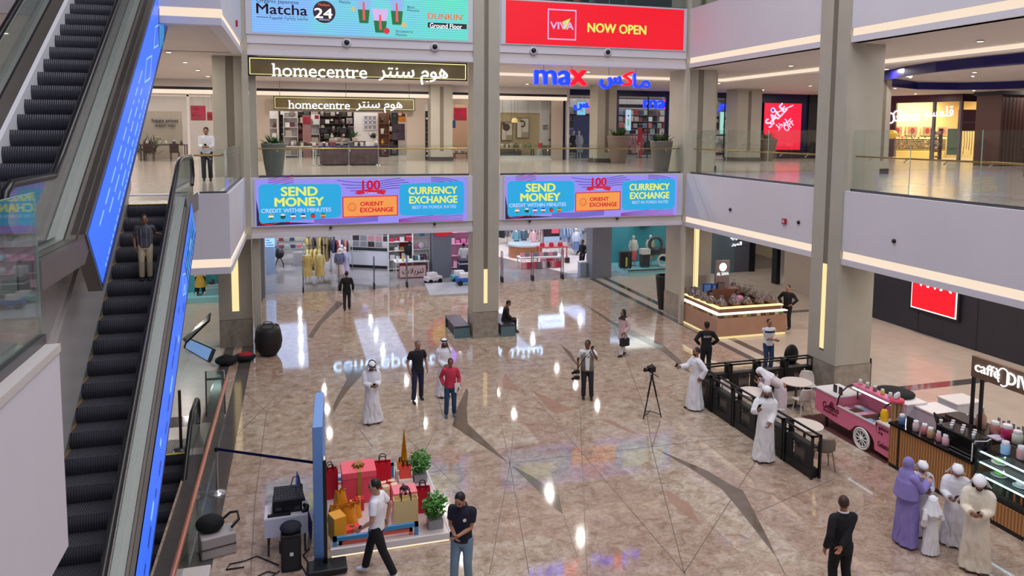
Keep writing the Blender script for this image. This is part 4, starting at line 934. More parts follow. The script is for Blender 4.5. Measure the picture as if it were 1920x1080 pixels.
for u,lb in [(548,'low table with white crockery left of the entrance'),(578,'low table behind the red card'),(600,'low table left of the ovens')]:
    p = WY(u,262,44.6); t = table(lb,p.x,44.6,F1,.9,.7,.72,SHW)
    for k in range(5): small(R4.choice(['jar','vase','box','folded']),R4.choice(WH),(p.x-.34+.17*k,44.5,t),R4.uniform(.14,.24),'small homeware on the '+lb,'homeware','goods on the '+lb,name='boxed_item')
for i,(u,y) in enumerate([(552,47.6),(624,50.2),(664,50),(690,50.3),(718,49.6)]):
    lb = ['at the left behind the tables','behind the ovens','behind the wooden table','behind the window mirror','behind the narrow shelf'][i]; x0 = WY(u,250,y).x-.9; zs = shelf_unit('tall dark backed shelf '+lb,x0,x0+1.9,y,y+.45,F1,9.1,6,mat('rack_dark',S(60,50,46),.5)); fill(zs,x0,x0+1.9,y+.2,['box','vase','jar','folded','frame','lamp'],WH,.26,.42,'homeware on the tall dark shelf '+lb,'homeware','goods on the dark shelf '+lb,.95)
def plant(label,p,h,n=60,m=None,pot=(200,196,190)):
    T = thing('potted_plant',label,'plant',p); b = MB(); b.lathe([(.1,0),(.14,.2),(.13,.22)],mat('planter_%d_%d_%d' % pot,S(*pot),.5),p,14); b.build('pot',T); b = MB(); leaf_clump(b,(p[0],p[1],p[2]+.2),h*.55,h*.5,n,m or LEAF,random.Random(int(abs(p[0])*100)),1.1,.03); b.build('foliage',T)
plant('green plant standing on the long wooden table',(WY(664,250,45.5).x,45.5,zt_),.62); plant('dark spreading plant right of the long wooden table',(WY(700,250,44).x,44,F1+.95),.62,70,LEAFD)
table('small stand under the dark spreading plant',WY(700,250,44).x,44,F1,.5,.4,.95,SHW)
def redsale(b_,p): pass
a,c = WY(568,219,46),WY(582,232,46); poster('dark red sale card on the store pillar',a.x,c.x,c.z,a.z,46,SALER,[('sale',.15,.6,.15,.35,WCARD),('70',.2,.8,.5,.8,WCARD)],SALER)
b = MB(); b.box(a.x-.03,c.x+.03,46.05,46.3,F1,a.z+.1,mat('store_pillar',S(150,110,108),.6,var=.15,vs_=6)); struct(b.build('column_home_store'))
a,c = WY(590,216,48.5),WY(598,223,48.5); poster('small red card hanging above the dark framed shelf',a.x,c.x,c.z,a.z,48.5,SALER,[('70',.25,.75,.3,.7,WCARD)],SALER)
a,c = WY(851,202,43),WY(875,226,43); poster('red sale card beside the stone column at the right of the home store',a.x,c.x,c.z,a.z,43,SALERL,[('sale',.08,.55,.12,.28,WCARD),('up to',.08,.45,.42,.56,WCARD),('70%',.1,.75,.62,.92,WCARD)],SALER)
a,c = WY(851,226,44),WY(878,262,44); b = MB(); b.box(a.x-.2,c.x+.3,44,44.1,F1,10.2,mat('peach_wall',S(214,178,150),.6)); struct(b.build('wall_home_store_peach'))
a,c = WY(849,226,42.5),WY(854,240,42.5); poster('small blue sign left of the red sale card',a.x,c.x,c.z,a.z,42.5,mat('blue_card',S(20,90,170),.5),name='wall_sign',cat='sign')
t = table('low white shelf with goods under the red sale card',WY(864,285,43).x,42.9,F1,.9,.5,.35,WOOD)
for k in range(4): small('jar',R4.choice(WH),(WY(864,285,43).x-.3+.2*k,42.9,t),.2,'small jar on the low shelf under the red sale card','jar','jars on the low shelf',name='storage_jar')
a,c = WY(357,198,YH+.6),WY(386,226,YH+.6); poster('red sale card in the glass front at the left of the home store',a.x,c.x,c.z,a.z,YH+.6,SALERL,[('sale',.08,.55,.12,.28,WCARD),('up to',.08,.45,.42,.56,WCARD),('70%',.1,.75,.62,.92,WCARD)],SALER)
a,c = WY(388,210,44),WY(400,226,44); poster('second red sale card partly behind the stone column',a.x,c.x,c.z,a.z,44,SALER,[('sale',.1,.7,.3,.6,WCARD)],SALER)
# white gridded window frame, art prints, dark poster, black rack
a,c = WY(682,217,48),WY(706,243,48); T = thing('mirror','white gridded window mirror at the back of the home store','mirror',((a.x+c.x)/2,48,c.z)); b = MB(); b.box(a.x,c.x,48,48.02,c.z,a.z,mat('mirror_grey',S(150,148,165),.1)); b.build('pane',T); b = MB()
for k in range(4): x = a.x+(c.x-a.x)*k/3; b.box(x-.03,x+.03,47.97,48,c.z,a.z,SHW); z = c.z+(a.z-c.z)*k/3; b.box(a.x,c.x,47.97,48,z-.03,z+.03,SHW)
b.build('frame',T)
b = MB(); b.box(a.x-.6,c.x+.3,48.05,48.2,F1,10.2,SHW); struct(b.build('wall_home_store_display'))
a,c = WY(733,207,43),WY(761,229,43)
def artA(b,q):
    qpoly(b,[q(0,0),q(0,1),q(.45,1),q(.45,0)],mat('print_dark',S(40,52,52),.5)); qpoly(b,[q(.5,.55,1),q(.5,1,1),q(1,1,1),q(1,.5,1)],mat('print_orange',S(224,140,40),.5)); disc(b,q(.6,.3,1),.11,mat('print_pink',S(230,200,190),.5),14); disc(b,q(.88,.15,1),.08,mat('print_yellow',S(230,210,130),.5),14); disc(b,q(.25,.45,1),.09,mat('print_blue',S(70,90,110),.5),14)
poster('colourful art print in the right corner of the home store',a.x,c.x,c.z,a.z,43,mat('print_brown',S(90,50,40),.5),(),SHW,'picture','art_print',art=artA)
a,c = WY(735,232,43),WY(759,263,43); poster('dark purple poster under the colourful art print',a.x,c.x,c.z,a.z,43,mat('print_purple',S(74,60,78),.5),[('BLACK',.2,.7,.25,.35,WCARD),('season',.2,.6,.42,.5,WCARD)])
a,c = WY(798,208,41.6),WY(803,292,41.6); T = thing('display_rack','tall narrow black rack with bottles in the beige wall slot','rack',((a.x+c.x)/2,41.6,F1)); b = MB(); b.box(a.x,c.x,41.6,41.9,F1,a.z,BLK); b.build('case',T); b = MB()
for k in range(9): b.box(a.x+.02,c.x-.02,41.57,41.6,F1+.2+.26*k,F1+.3+.26*k,R4.choice([WCARD,mat('print_purple',S(74,60,78)),mat('rack_bottle',S(120,90,100),.3)]))
b.build('goods',T)
# dark counter with rope barrier in the gallery
a,c = G(597,311,F1),G(716,311,F1); yd = 35.6
T = thing('display_counter','dark brown patterned display counter standing in the gallery before the home store','counter',((a.x+c.x)/2,yd,F1)); b = MB(); b.box(a.x+.1,c.x-.1,yd,yd+.9,F1+.06,F1+.82,mat('patterned_brown',S(78,58,56),.5,var=.5,vs_=4)); b.build('body',T)
b = MB(); b.box(a.x,c.x,yd-.06,yd+.96,F1+.82,F1+.9,mat('counter_navy_top',S(50,46,84),.3)); b.build('counter_top',T); b = MB(); b.box(a.x+.2,c.x-.2,yd+.05,yd+.85,F1,F1+.06,BLK); b.build('plinth',T)
for k in range(7): small(R4.choice(['box','vase','jar','folded']),R4.choice(WH+[(80,60,100)]),(a.x+.3+.4*k,yd+.45,F1+.9),R4.uniform(.14,.26),'small homeware on the dark patterned counter','homeware','goods on the patterned counter',name='boxed_item')
for u,lb in [(594,'left'),(656,'middle'),(713,'right')]:
    p = G(u,312,F1); T = thing('barrier_post','chrome barrier post before the dark counter, the %s one' % lb,'post',(p.x,yd-.35,F1)); b = MB(); b.lathe([(.16,0),(.16,.02),(.03,.05)],CHROME,(p.x,yd-.35,F1),18); b.build('base',T); b = MB(); b.cyl((p.x,yd-.35,F1+.03),(p.x,yd-.35,F1+.95),.03,.03,CHROME,10); b.build('pole',T)
# left part: glass front, text wall, dining table
b = MB(); pbox(b,255,344,208,300,44.2,.15,BEW); struct(b.build('wall_home_store_text'),'beige wall with black lettering inside the home store')
T = thing('wall_lettering','black lettering on the beige wall at the left of the home store','lettering',WY(310,230,44.1)); b = MB(); tx(b,'happy prices',285,334,231,44.15,NOTE,9,.03); b.build('first_line',T); b = MB(); tx(b,'WANT YOU',290,329,238,44.15,NOTE,5,.03); b.build('second_line',T)
T = thing('shop_glazing','glazed shop front at the left of the home store','glazing',WY(320,295,YH)); a,c = WY(250,176,YH),WY(398,299,YH)
b = MB(); b.quad((a.x,YH+.1,F1),(c.x,YH+.1,F1),(c.x,YH+.1,a.z),(a.x,YH+.1,a.z),GLASS); b.build('glass',T); b = MB(); x = WY(352,200,YH).x; b.box(x-.05,x+.05,YH+.05,YH+.15,F1,a.z,SHW); b.box(a.x,c.x,YH+.05,YH+.15,a.z-.08,a.z,SHW); b.build('frame',T)
t = table('brown dining table with flowers behind the left glass front',WY(308,280,42.6).x,42.6,F1,2.2,.9,.85,DWOOD)
for k,(dx,kd,cl) in enumerate([(-.8,'vase',(220,216,210)),(-.4,'pot',(120,130,90)),(.1,'vase',(236,230,210)),(.5,'jar',(80,70,60)),(.85,'vase',(90,100,80))]): small(kd,cl,(WY(308,280,42.6).x+dx,42.5,t),.22,'tableware on the brown dining table','tableware','tableware on the dining table',name='tableware')
plant('pale flowers on the brown dining table',(WY(296,260,42.6).x,42.7,t),.4,50,mat('pale_petals',S(210,200,170),.6)); plant('tall green plant left of the brown dining table',(WY(276,270,43).x,43.2,F1),1.6,90,LEAFD)
for sx in (-.6,.6):
    x = WY(308,280,42.6).x+sx; T = thing('dining_chair','brown chair at the dining table, the %s one' % ('left' if sx < 0 else 'right'),'chair',(x,41.9,F1)); b = MB(); b.box(x-.22,x+.22,41.75,42.15,F1+.42,F1+.46,DWOOD); b.build('seat',T); b = MB(); b.box(x-.22,x+.22,41.72,41.76,F1+.46,F1+.9,DWOOD); b.build('backrest',T)
    for dx in (-.19,.19):
        for y in (41.78,42.12): b = MB(); b.cbox((x+dx,y,F1+.21),(.035,.035,.42),DWOOD); b.build('leg',T)

# ---- home store window right of the middle column
b = MB(); a,c = WY(930,187,43.2),WY(1040,297,43.2); b.box(a.x-.3,c.x+.3,43.2,43.3,F1,9.5,mat('display_mustard',S(196,176,138),.7,var=.04)); b.box(a.x-.3,c.x+.3,43.15,43.2,WY(1000,212,43.2).z,9.6,SHW); b.box(WY(1014,200,43).x,WY(1031,200,43).x,43.0,43.2,F1,9.5,SHW); struct(b.build('wall_window_display'),'mustard back wall of the home store window')
b = MB(); b.box(WY(936,200,41.5).x,WY(1038,200,41.5).x,41.4,43.1,F1,F1+.22,SHW); struct(b.build('floor_window_display'))
T = thing('shop_glazing','glazed home store window right of the middle column','glazing',WY(990,295,41.3)); a,c = WY(936,187,YH+.1),WY(1037,297,YH+.1); b = MB(); b.quad((a.x,YH+.12,F1),(c.x,YH+.12,F1),(c.x,YH+.12,a.z),(a.x,YH+.12,a.z),GLASS); b.build('glass',T); b = MB(); b.box(a.x,c.x,YH+.1,YH+.16,F1,F1+.08,SHW); b.build('frame',T)
BR1,BR2,CR = mat('print_brown',S(90,50,40),.5),mat('print_umber',S(84,66,58),.6),mat('print_cream',S(226,216,204),.6)
def artB(b,q): qpoly(b,[q(.05,.4),q(.05,.95),q(.4,.95),q(.4,.4)],CR); disc(b,q(.45,.3,1),.22,BR2,18); qpoly(b,[q(.45,.15,0),q(.45,.7,0),q(.95,.7,0),q(.95,.1,0)],CR); disc(b,q(.2,.12,1),.1,BR2,12)
def artC(b,q):
    qpoly(b,[q(.1,.2),q(.1,.97),q(.4,.97),q(.4,.2)],CR); qpoly(b,[q(.45,.03),q(.45,.7),q(.95,.7),q(.95,.03)],CR); b.tube([q(.3,.16,1),q(.55,.16,1),q(.63,.24,1),q(.63,.36,1),q(.55,.42,1),q(.38,.42,1)],.05,BR2,6)
a,c = WY(940,228,43.1),WY(961,264,43.1); poster('abstract brown picture in the window, the left one',a.x,c.x,c.z,a.z,43.1,mat('print_tan',S(176,160,140),.6),(),BR2,'picture','wall_picture',art=artB)
a,c = WY(968,221,43.1),WY(992,259,43.1); poster('abstract brown picture in the window, the right one',a.x,c.x,c.z,a.z,43.1,mat('print_tan',S(176,160,140),.6),(),BR2,'picture','wall_picture',art=artC)
p = WY(965,226,42.4); T = thing('pendant_lamp','yellow pendant lamp hanging in the home store window','lamp',(p.x,42.4,9.4)); b = MB(); b.cyl((p.x,42.4,p.z+.12),(p.x,42.4,10.2),.008,.008,BLK,5); b.build('cord',T); b = MB(); b.lathe([(.2,-.12),(.16,.1),(.05,.16)],mat('lamp_shade_yellow',S(236,214,150),.6,emit=S(236,210,130),es=.35),(p.x,42.4,p.z),16); b.build('shade',T)
T = thing('wall_lettering','two short lines of grey lettering beside the pictures','lettering',WY(1022,240,42.9)); b = MB(); tx(b,'HAPPY',1017,1028,238,42.96,mat('grey_letter',S(130,120,114),.6),4,.03); b.build('first_line',T); b = MB(); tx(b,'PRICES',1018,1027,243,42.96,MATS['grey_letter'],4,.03); b.build('second_line',T)
x = WY(940,280,42).x; t = table('low dark bench with vases in the window',x+.9,42,F1+.22,2.1,.5,.42,DWOOD)
WC = [(110,130,80),(200,190,160),(140,110,80),(230,224,214),(90,100,70)]
for k in range(7): small(R4.choice(['vase','pot','jar','vase']),R4.choice(WC),(x+.05+.28*k,42,t),R4.uniform(.24,.4),'vase on the low dark bench in the window','vase','vases on the window bench',name='vase')
small('pot',(200,70,40),(WY(1013,270,42).x,42,F1+.62),.34,'orange red pot in the home store window','pot',name='flower_pot'); T = table('small round table under the orange red pot',WY(1013,280,42).x,42,F1+.22,.5,.45,.4,SHW)
small('pot',(96,86,80),(WY(1026,285,41.9).x,41.9,F1+.22),(.9,.9,.62),'grey basket under the cactus','basket',name='basket'); plant('small cactus in the corner of the home store window',(WY(1032,270,41.9).x+.1,41.9,F1+.8),.5,50,LEAFD,(60,56,50))
T = thing('sofa','dark sofa edge standing at the left of the home store window','sofa',(WY(950,292,42.6).x,42.6,F1+.22)); x = WY(950,292,42.6).x; b = MB(); b.box(x-.7,x+.9,42.5,43,F1+.22,F1+.5,mat('sofa_grey',S(120,112,106),.9)); b.build('seat',T,.04); b = MB(); b.box(x-.7,x+.9,42.9,43.05,F1+.5,F1+.8,mat('sofa_grey',S(120,112,106),.9)); b.build('backrest',T,.04)
# ------------------------------------------------------------------ clothes, racks and dummies shared by the shops
def garment_mesh(col,kind,nm='garment'):
    m = mat('cloth_%d_%d_%d' % col,S(*col),.9,var=.12,vs_=5); b = MB()
    H = {'shirt': .62,'dress': 1.1,'coat': .95,'skirt': .6}[kind]; fl = {'shirt': .2,'dress': .3,'coat': .26,'skirt': .3}[kind]
    def f(u,v):
        a = 2*PI*u; z = -H*v; w = (.17 if kind != 'skirt' else .12)+(fl-.17)*v; w *= 1 if v > .12 or kind == 'skirt' else .35+.65*v/.12
        d = .05+.03*v; k = 1+.06*math.sin(5*a+v*4)*v; return (w*k*math.cos(a),d*k*math.sin(a),z)
    b.grid(f,18,9,m,True,True)
    if kind != 'skirt':
        for s in (-1,1): b.tube([(s*.13,0,-.05),(s*.23,0,-.16),(s*.27,.01,-.5 if kind != 'dress' else -.3)],[.055,.06,.05],m,8)
    b.tube([(0,0,0),(0,0,.07),(.03,0,.1),(0,0,.12)],.006,CHROME,5)
    return b.build(nm)
_GM = {}
def garment(col,kind,loc,rz,label,group=None,cat='garment',scale=1.0):
    k = (col,kind)
    if k not in _GM: _GM[k] = o = garment_mesh(col,kind)
    else: o = _GM[k].copy(); COL.objects.link(o)
    o.location = loc; o.rotation_euler = (0,0,rz); o.scale = (scale,)*3
    for q in ('label','category','group'):
        if q in o: del o[q]
    return tag(o,label,cat,group)
def rack(label,x,y,z,w,h,rz,cols,kinds,glabel,group,m=CHROME,step=.13,scale=1.0):
    T = thing('clothes_rack',label,'rack',(x,y,z),rz); Mx = T.matrix_world; b = MB(); w2 = w/2
    b.tube([Mx @ Vector(p) for p in [(-w2,0,.02),(-w2,0,h),(w2,0,h),(w2,0,.02)]],.018,m,6); b.build('frame',T); b = MB()
    for s in (-1,1): b.tube([Mx @ Vector((s*w2,-.25,.02)),Mx @ Vector((s*w2,.25,.02))],.02,m,6)
    b.build('foot',T); n = max(1,int((w-.2)/step))
    for k in range(n):
        p = Mx @ Vector((-w2+.1+step*(k+.5),0,h-.09*scale)); garment(R4.choice(cols),R4.choice(kinds),p,rz+PI/2+R4.uniform(-.2,.2),glabel,group,scale=scale)
SKINW = mat('dummy_white',S(232,228,222),.35)
def dummy(label,loc,rz,top,bottom,head=True,skin=None,arms=True):
    sk = skin or SKINW; T = thing('mannequin',label,'mannequin',loc,rz); Mx = T.matrix_world; P = lambda *p: Mx @ Vector(p); b = MB()
    b.tube([P(0,0,.95),P(0,0,1.12),P(0,0,1.3),P(0,0,1.4),P(0,0,1.5)],[.13,.11,.14,.11,.045],sk,10)
    if head: b.ell(P(0,-.01,1.6),(.075,.09,.11),sk,12,9)
    for s in (-1,1):
        b.tube([P(s*.08,0,.95),P(s*.09,0,.5),P(s*.09,.02,.08),P(s*.09,-.1,.03)],[.09,.06,.04,.035],sk,8)
        if arms: b.tube([P(s*.15,0,1.4),P(s*.22,0,1.1),P(s*.2,-.08,.85)],[.05,.04,.03],sk,8)
    b.build('figure',T); b = MB(); m = mat('cloth_%d_%d_%d' % top,S(*top),.85,var=.1,vs_=5)
    b.tube([P(0,0,.88),P(0,0,1.1),P(0,0,1.32),P(0,0,1.44)],[.19,.17,.19,.08],m,14)
    if arms:
        for s in (-1,1): b.tube([P(s*.14,0,1.42),P(s*.23,0,1.12),P(s*.21,-.06,.95)],[.075,.07,.06],m,8)
    b.build('top',T); b = MB(); m = mat('cloth_%d_%d_%d' % bottom,S(*bottom),.85,var=.1,vs_=5); b.tube([P(0,0,.98),P(0,0,.7),P(0,0,.38)],[.16,.22,.27],m,14); b.build('skirt',T)
    b = MB(); b.lathe([(.2,0),(.2,.02)],CHROME,loc,18); b.build('base',T); return T

# ------------------------------------------------------------------ first floor: blue clothes store and sale screen
YM = 41.8
xu = lambda u,Y=None: WY(u,230,Y or YM).x
b = MB(); zt = WY(1160,180,YM).z
b.box(xu(1055),33.0,YM,YM+.3,zt,10.24,NAVY)
for u0,u1 in ((1055,1068),(1150,1160),(1250,1270),(1315,1328),(1380,1412)): b.box(xu(u0),xu(u1),YM,YM+.3,F1,zt,NAVY)
b.box(xu(1412),33.0,YM,YM+.3,F1,zt,NAVY); struct(b.build('wall_clothes_store_front'),'navy front of the clothes store')
b = MB(); b.box(15.6,34,51.3,51.5,F1,10.2,mat('clothes_store_wall',S(190,184,184),.6)); struct(b.build('wall_clothes_store_back'))
b = MB(); b.box(xu(1068),28,YM-.1,51.3,F1+.002,F1+.012,mat('store_bright_floor',S(226,220,216),.2)); struct(b.build('floor_clothes_store'))
b = MB(); b.box(20,24,44.5,48,9.4,9.5,mat('dark_ceiling_panel',S(60,58,60),.6)); struct(b.build('ceiling_clothes_store'))
for u0,u1,nm in ((1068,1150,'left'),(1160,1250,'middle'),(1328,1380,'right')):
    T = thing('shop_glazing','glazed opening of the blue clothes store, the %s one' % nm,'glazing',(xu(u0),YM,F1)); b = MB(); b.quad((xu(u0),YM+.12,F1),(xu(u1),YM+.12,F1),(xu(u1),YM+.12,zt),(xu(u0),YM+.12,zt),GLASS); b.build('glass',T)
    for k in (0,.62,1): x = xu(u0)+(xu(u1)-xu(u0))*k; b = MB(); b.box(x-.03,x+.03,YM+.08,YM+.16,F1,zt,mat('dark_mullion',S(40,40,60),.4)); b.build('mullion',T)
maxsign('blue Arabic letters inside the left glazed opening of the clothes store',YM+.4,1076,0,1136,203,14,True)
maxsign('blue and red Latin letters inside the middle glazed opening of the clothes store',YM+.4,1206,1246,1261,203,16,False)
maxsign('blue and red Arabic letters inside the right glazed opening of the clothes store',YM+.4,1338,0,1402,205,16,True)
_mc = 0
MC = [(230,200,200),(120,130,150),(240,238,232),(60,70,100),(220,120,120),(40,40,44),(200,190,170),(150,60,70),(170,180,170)]
for i,(u,y,w,rz,cs,gl) in enumerate([(1190,44,1.6,0,[(244,190,186),(240,206,200),(226,150,150)],'pink'),(1215,46.5,2.2,.1,MC,'mixed'),(1232,44.5,1.5,.2,MC,'light mixed'),(1172,46,1.4,0,MC,'pale mixed'),(1090,44.5,1.5,0,[(90,100,130),(150,160,180),(60,70,100)],'blue grey'),(1208,49,3,0,MC,'far mixed'),(1354,45.5,1.4,0,[(240,236,220),(230,226,214)],'cream'),(1345,48.5,1.6,0,[(90,40,50),(60,40,50),(200,190,190)],'dark red')]):
    rack('clothes rack with %s garments in the blue store' % gl,xu(u,y),y,F1,w,1.5,rz,cs,['shirt','dress','coat'],'%s garment on a rack in the blue clothes store' % gl,gl+' garments in the blue store',step=.16)
for i,(u,y,w) in enumerate([(1196,49.5,3.2),(1232,50,3.4),(1092,48,2.2),(1352,50,2.6)]):
    lb = ['in the middle opening, left','in the middle opening, right','in the left opening','in the right opening'][i]; x0 = xu(u,y)-w/2; zs = shelf_unit('tall wall shelf of clothes '+lb,x0,x0+w,y,y+.5,F1,9.4,7,mat('rack_grey',S(120,116,118),.5)); fill(zs,x0,x0+w,y+.2,['folded','bag','box'],MC+[(30,30,36),(70,60,64),(150,40,50)],.3,.42,'clothes on the tall wall shelf '+lb,'clothes','clothes on the wall shelf '+lb,.95,'folded_clothes')
for u,v0,v1,y,nm in [(1202,240,288,42.6,'left of the middle opening'),(1331,240,290,42.6,'left of the right opening'),(1376,240,290,42.6,'right of the right opening')]:
    p = WY(u,v0,y); T = thing('security_gate','red upright security gate '+nm,'gate',(p.x,y,F1)); b = MB(); b.box(p.x-.09,p.x+.09,y,y+.3,F1,p.z,mat('gate_red',S(206,22,44),.4)); b.build('panel',T,.03); b = MB()
    b.text('SALE',(p.x-.04,y-.004,F1+.5),Z_,-X_,.5,WCARD,.003,.1); b.build('lettering',T); b = MB(); b.box(p.x-.12,p.x+.12,y-.05,y+.35,F1,F1+.06,BLK); b.build('base',T)
for u,v0,v1,y,c,lb in [(1178,205,245,45,(190,220,245),'pale blue lit poster at the left of the middle opening'),(1090,190,216,43,(130,215,245),'pale blue lit poster with a portrait in the left opening'),(1359,209,252,44,(176,240,220),'pale green lit poster with a figure in the right opening'),(1331,212,232,46,(226,120,100),'orange red poster behind the right opening')]:
    w = {1178: 5,1090: 8,1359: 9,1331: 4}[u]; a,c_ = WY(u-w,v0,y),WY(u+w,v1,y)
    def artP(b_,q):
        disc(b_,q(.5,.3,1),(c_.x-a.x)*.13,DK,14); b_.add([q(.3,.75,1),q(.7,.75,1),q(.62,.45,1),q(.38,.45,1)],[(0,1,2,3)],glow('poster_figure',S(150,190,150),.8))
    poster(lb,a.x,c_.x,c_.z,a.z,y,glow('lit_poster_%d' % u,S(*c),.9),(),SHW,'poster','lit_poster',art=artP)
b = MB(); a,c = WY(1095,217,43.5),WY(1108,270,43.5); b.box(a.x-.6,c.x+.4,43.6,43.7,F1,a.z,mat('blue_panel_wall',S(70,90,130),.5)); struct(b.build('wall_blue_panel'))
dummy('red dressed mannequin at the right of the middle opening',(xu(1242,43.5),43.5,F1),.2,(206,30,50),(200,40,60)); dummy('dark dressed mannequin in the left opening of the blue store',(xu(1076,43.2),43.2,F1),0,(40,40,50),(30,30,36)); dummy('pale dressed mannequin beside the dark one in the left opening',(xu(1086,43.1),43.1,F1),0,(190,200,210),(170,180,200))
T = thing('round_chair','black rounded chair form in the middle opening','chair',(xu(1218,43),43,F1)); x = xu(1218,43); b = MB(); b.ell((x,43.1,F1+.75),(.32,.2,.36),BLK,16,10); b.build('backrest',T); b = MB(); b.box(x-.26,x+.26,42.8,43.2,F1+.38,F1+.46,BLK); b.build('seat',T); b = MB()
for s in (-.2,.2): b.cyl((x+s,42.85,F1),(x+s,42.85,F1+.4),.02,.02,CHROME,6)
b.build('leg_frame',T)
T = thing('lit_word','small lit word on the back wall of the clothes store','sign',WY(1202,215,51)); b = MB(); tx(b,'MENS',1194,1210,217,51.29,WHITEL,5,.03); b.build('lettering',T)
a,c = WY(1434,193,YM-.15),WY(1500,281,YM-.15)
T = thing('led_screen','tall red sale screen on the navy wall','screen',((a.x+c.x)/2,YM,c.z)); b = MB(); b.box(a.x-.03,c.x+.03,YM-.14,YM-.01,c.z-.03,a.z+.03,BLK); b.build('frame',T); b = MB(); b.box(a.x,c.x,YM-.15,YM-.14,c.z,a.z,glow('sale_screen_red',S(255,18,62),1.05)); b.build('screen',T)
b = MB(); p = lambda s,t: Vector((a.x+s*(c.x-a.x),YM-.16,a.z-t*(a.z-c.z))); dg = Vector((.72,0,.69)); up = Vector((-.69,0,.72)); WHL = glow('sale_white',S(236,222,250),1.0)
b.text('SALE',p(.16,.54),dg,up,1.75,WHL,.006,.62,.06); b.tube([p(.16,.42),p(.33,.2),p(.68,.07),p(.76,.04)],.04,WHL,6); b.tube([p(.22,.15)+Vector((.14*math.cos(k*PI/6),0,.14*math.sin(k*PI/6))) for k in range(12)],.04,WHL,5,True); disc(b,p(.22,.15),.1,MAXB,14)
b.text('\uFEC5\uFEF4\uFE91',p(.42,.62),dg,up,.9,WHL,.006,.55,.05); b.text('OFF',p(.62,.62),dg,up,.8,WHL,.006,.5,.05); b.build('lettering',T)
b = MB(); b.box(a.x-.5,32.5,YM-.3,YM-.02,F1,F1+.4,mat('dark_plinth',S(54,50,54),.4)); struct(b.build('baseboard_navy'))
b = MB(); b.box(32.4,33.2,YM-.1,YM+.3,F1,10.24,BLK); b.box(33.2,34.6,YM+.2,YM+.4,F1,10.24,mat('mauve_wall',S(150,124,128),.5)); struct(b.build('wall_mauve'))
T = thing('washing_machine','beige front loading machine beside the navy wall','machine',(33.6,YM-.6,F1)); b = MB(); b.box(33.25,34.1,YM-.6,YM+.1,F1,F1+1.0,mat('machine_beige',S(190,170,160),.4)); b.build('casing',T,.03); b = MB(); b.tube([(33.65+.28*math.cos(k*PI/8),YM-.62,F1+.52+.28*math.sin(k*PI/8)) for k in range(16)],.05,BLK,6,True); b.build('door',T)
# planters of the first floor
planter('tall grey planter with low plants behind the left end of the back glass rail',(-.72,27.3,F1),.42,1.18,(104,106,100),60)
planter('brown planter in front of the stone column before the blue store',(16.35,36.1,F1),.62,1.45,(122,104,96),70,lh=.3)
planter('grey planter with low plants by the right back corner',(14.35,27.5,F1),.46,1.3,(108,100,92),70)
planter('brown planter by the stone column left of the red sale screen',(26.7,38.0,F1),.6,1.3,(110,92,76),60)

# ------------------------------------------------------------------ accessories shop on the far right of the first floor
MAR = mat('maroon_cladding',S(84,40,60),.4); MARD = mat('dark_maroon',S(52,26,40),.4); CREAMG = mat('shop_cream_wall',S(240,214,160),.6)
GX,GY = 40.0,37.0; gd = Vector((-1.45,4.2,0)).normalized(); GL = 4.5
def gp(t,z,off=0.0): n = Vector((-gd.y,gd.x,0)); q = Vector((GX,GY,z))+gd*t+n*off; return q
b = MB()
def gwall(t0,t1,z0,z1,m,th=.2,off=0): b.prism([(0,0),(1,0),(1,1),(0,1)],gp(t0,z0,off),gd*(t1-t0),Z_*(z1-z0),Vector((gd.y,-gd.x,0))*th,m)
gwall(0,GL,9.75,10.24,MAR); gwall(GL-.35,GL,F1,9.75,MAR); gwall(0,.12,F1,9.75,MARD); b.box(GX,43.2,GY,GY+.2,9.75,10.24,MARD); b.box(42.2,43.2,GY,GY+.3,F1,9.75,MARD)
struct(b.build('wall_accessory_shop_front'),'maroon front of the accessories shop')
b = MB(); b.box(38.3,46,42.5,42.7,F1,10.2,CREAMG); b.box(45.8,46,37,42.7,F1,10.2,CREAMG); struct(b.build('wall_accessory_shop_back'))
area('accessory_shop_light',(41.8,40.2,10.1),3.5,3.5,520,(1,.84,.58))
T = thing('shop_glazing','glazed front of the accessories shop','glazing',(GX,GY,F1)); b = MB(); b.add([gp(.1,F1,.05),gp(GL-.3,F1,.05),gp(GL-.3,9.75,.05),gp(.1,9.75,.05)],[(0,1,2,3)],GLASS); b.quad((GX,GY+.05,F1),(42.2,GY+.05,F1),(42.2,GY+.05,9.75),(GX,GY+.05,9.75),GLASS); b.build('glass',T)
b = MB()
for t in (.05,1.65): q = gp(t,F1); b.cbox((q.x,q.y,(F1+9.75)/2),(.16,.16,3.7),mat('grey_mullion',S(120,110,116),.35))
b.box(42.0,42.15,GY,GY+.1,F1,9.75,MATS['grey_mullion']); b.box(GX,42.1,GY,GY+.08,8.4,8.5,MATS['grey_mullion']); b.build('frame',T)
T = thing('shop_sign','lit white lettering across the front of the accessories shop','sign',gp(3,8.5)); b = MB(); PW = glow('sign_pinkish_white',S(255,236,246),1.3); b.text('Glimso',gp(GL-.25,8.52,.12),-gd,Z_,1.75,PW,.05,.75,.03); b.text('\uFEEE\uFEB4\uFEE4\uFEE0\uFED7',gp(2.2,8.62,.12),-gd,Z_,1.75,PW,.05,.85,.03); b.build('lettering',T)
T = thing('logo_disc','round lit disc at the left end of the accessories shop sign','sign',gp(GL,8.7)); b = MB(); b.tube([gp(GL-.1,8.75,.14)+(-gd)*(.25*math.cos(k*PI/9))+Z_*(.33*math.sin(k*PI/9)) for k in range(18)],.06,PW,6,True); b.build('ring',T)
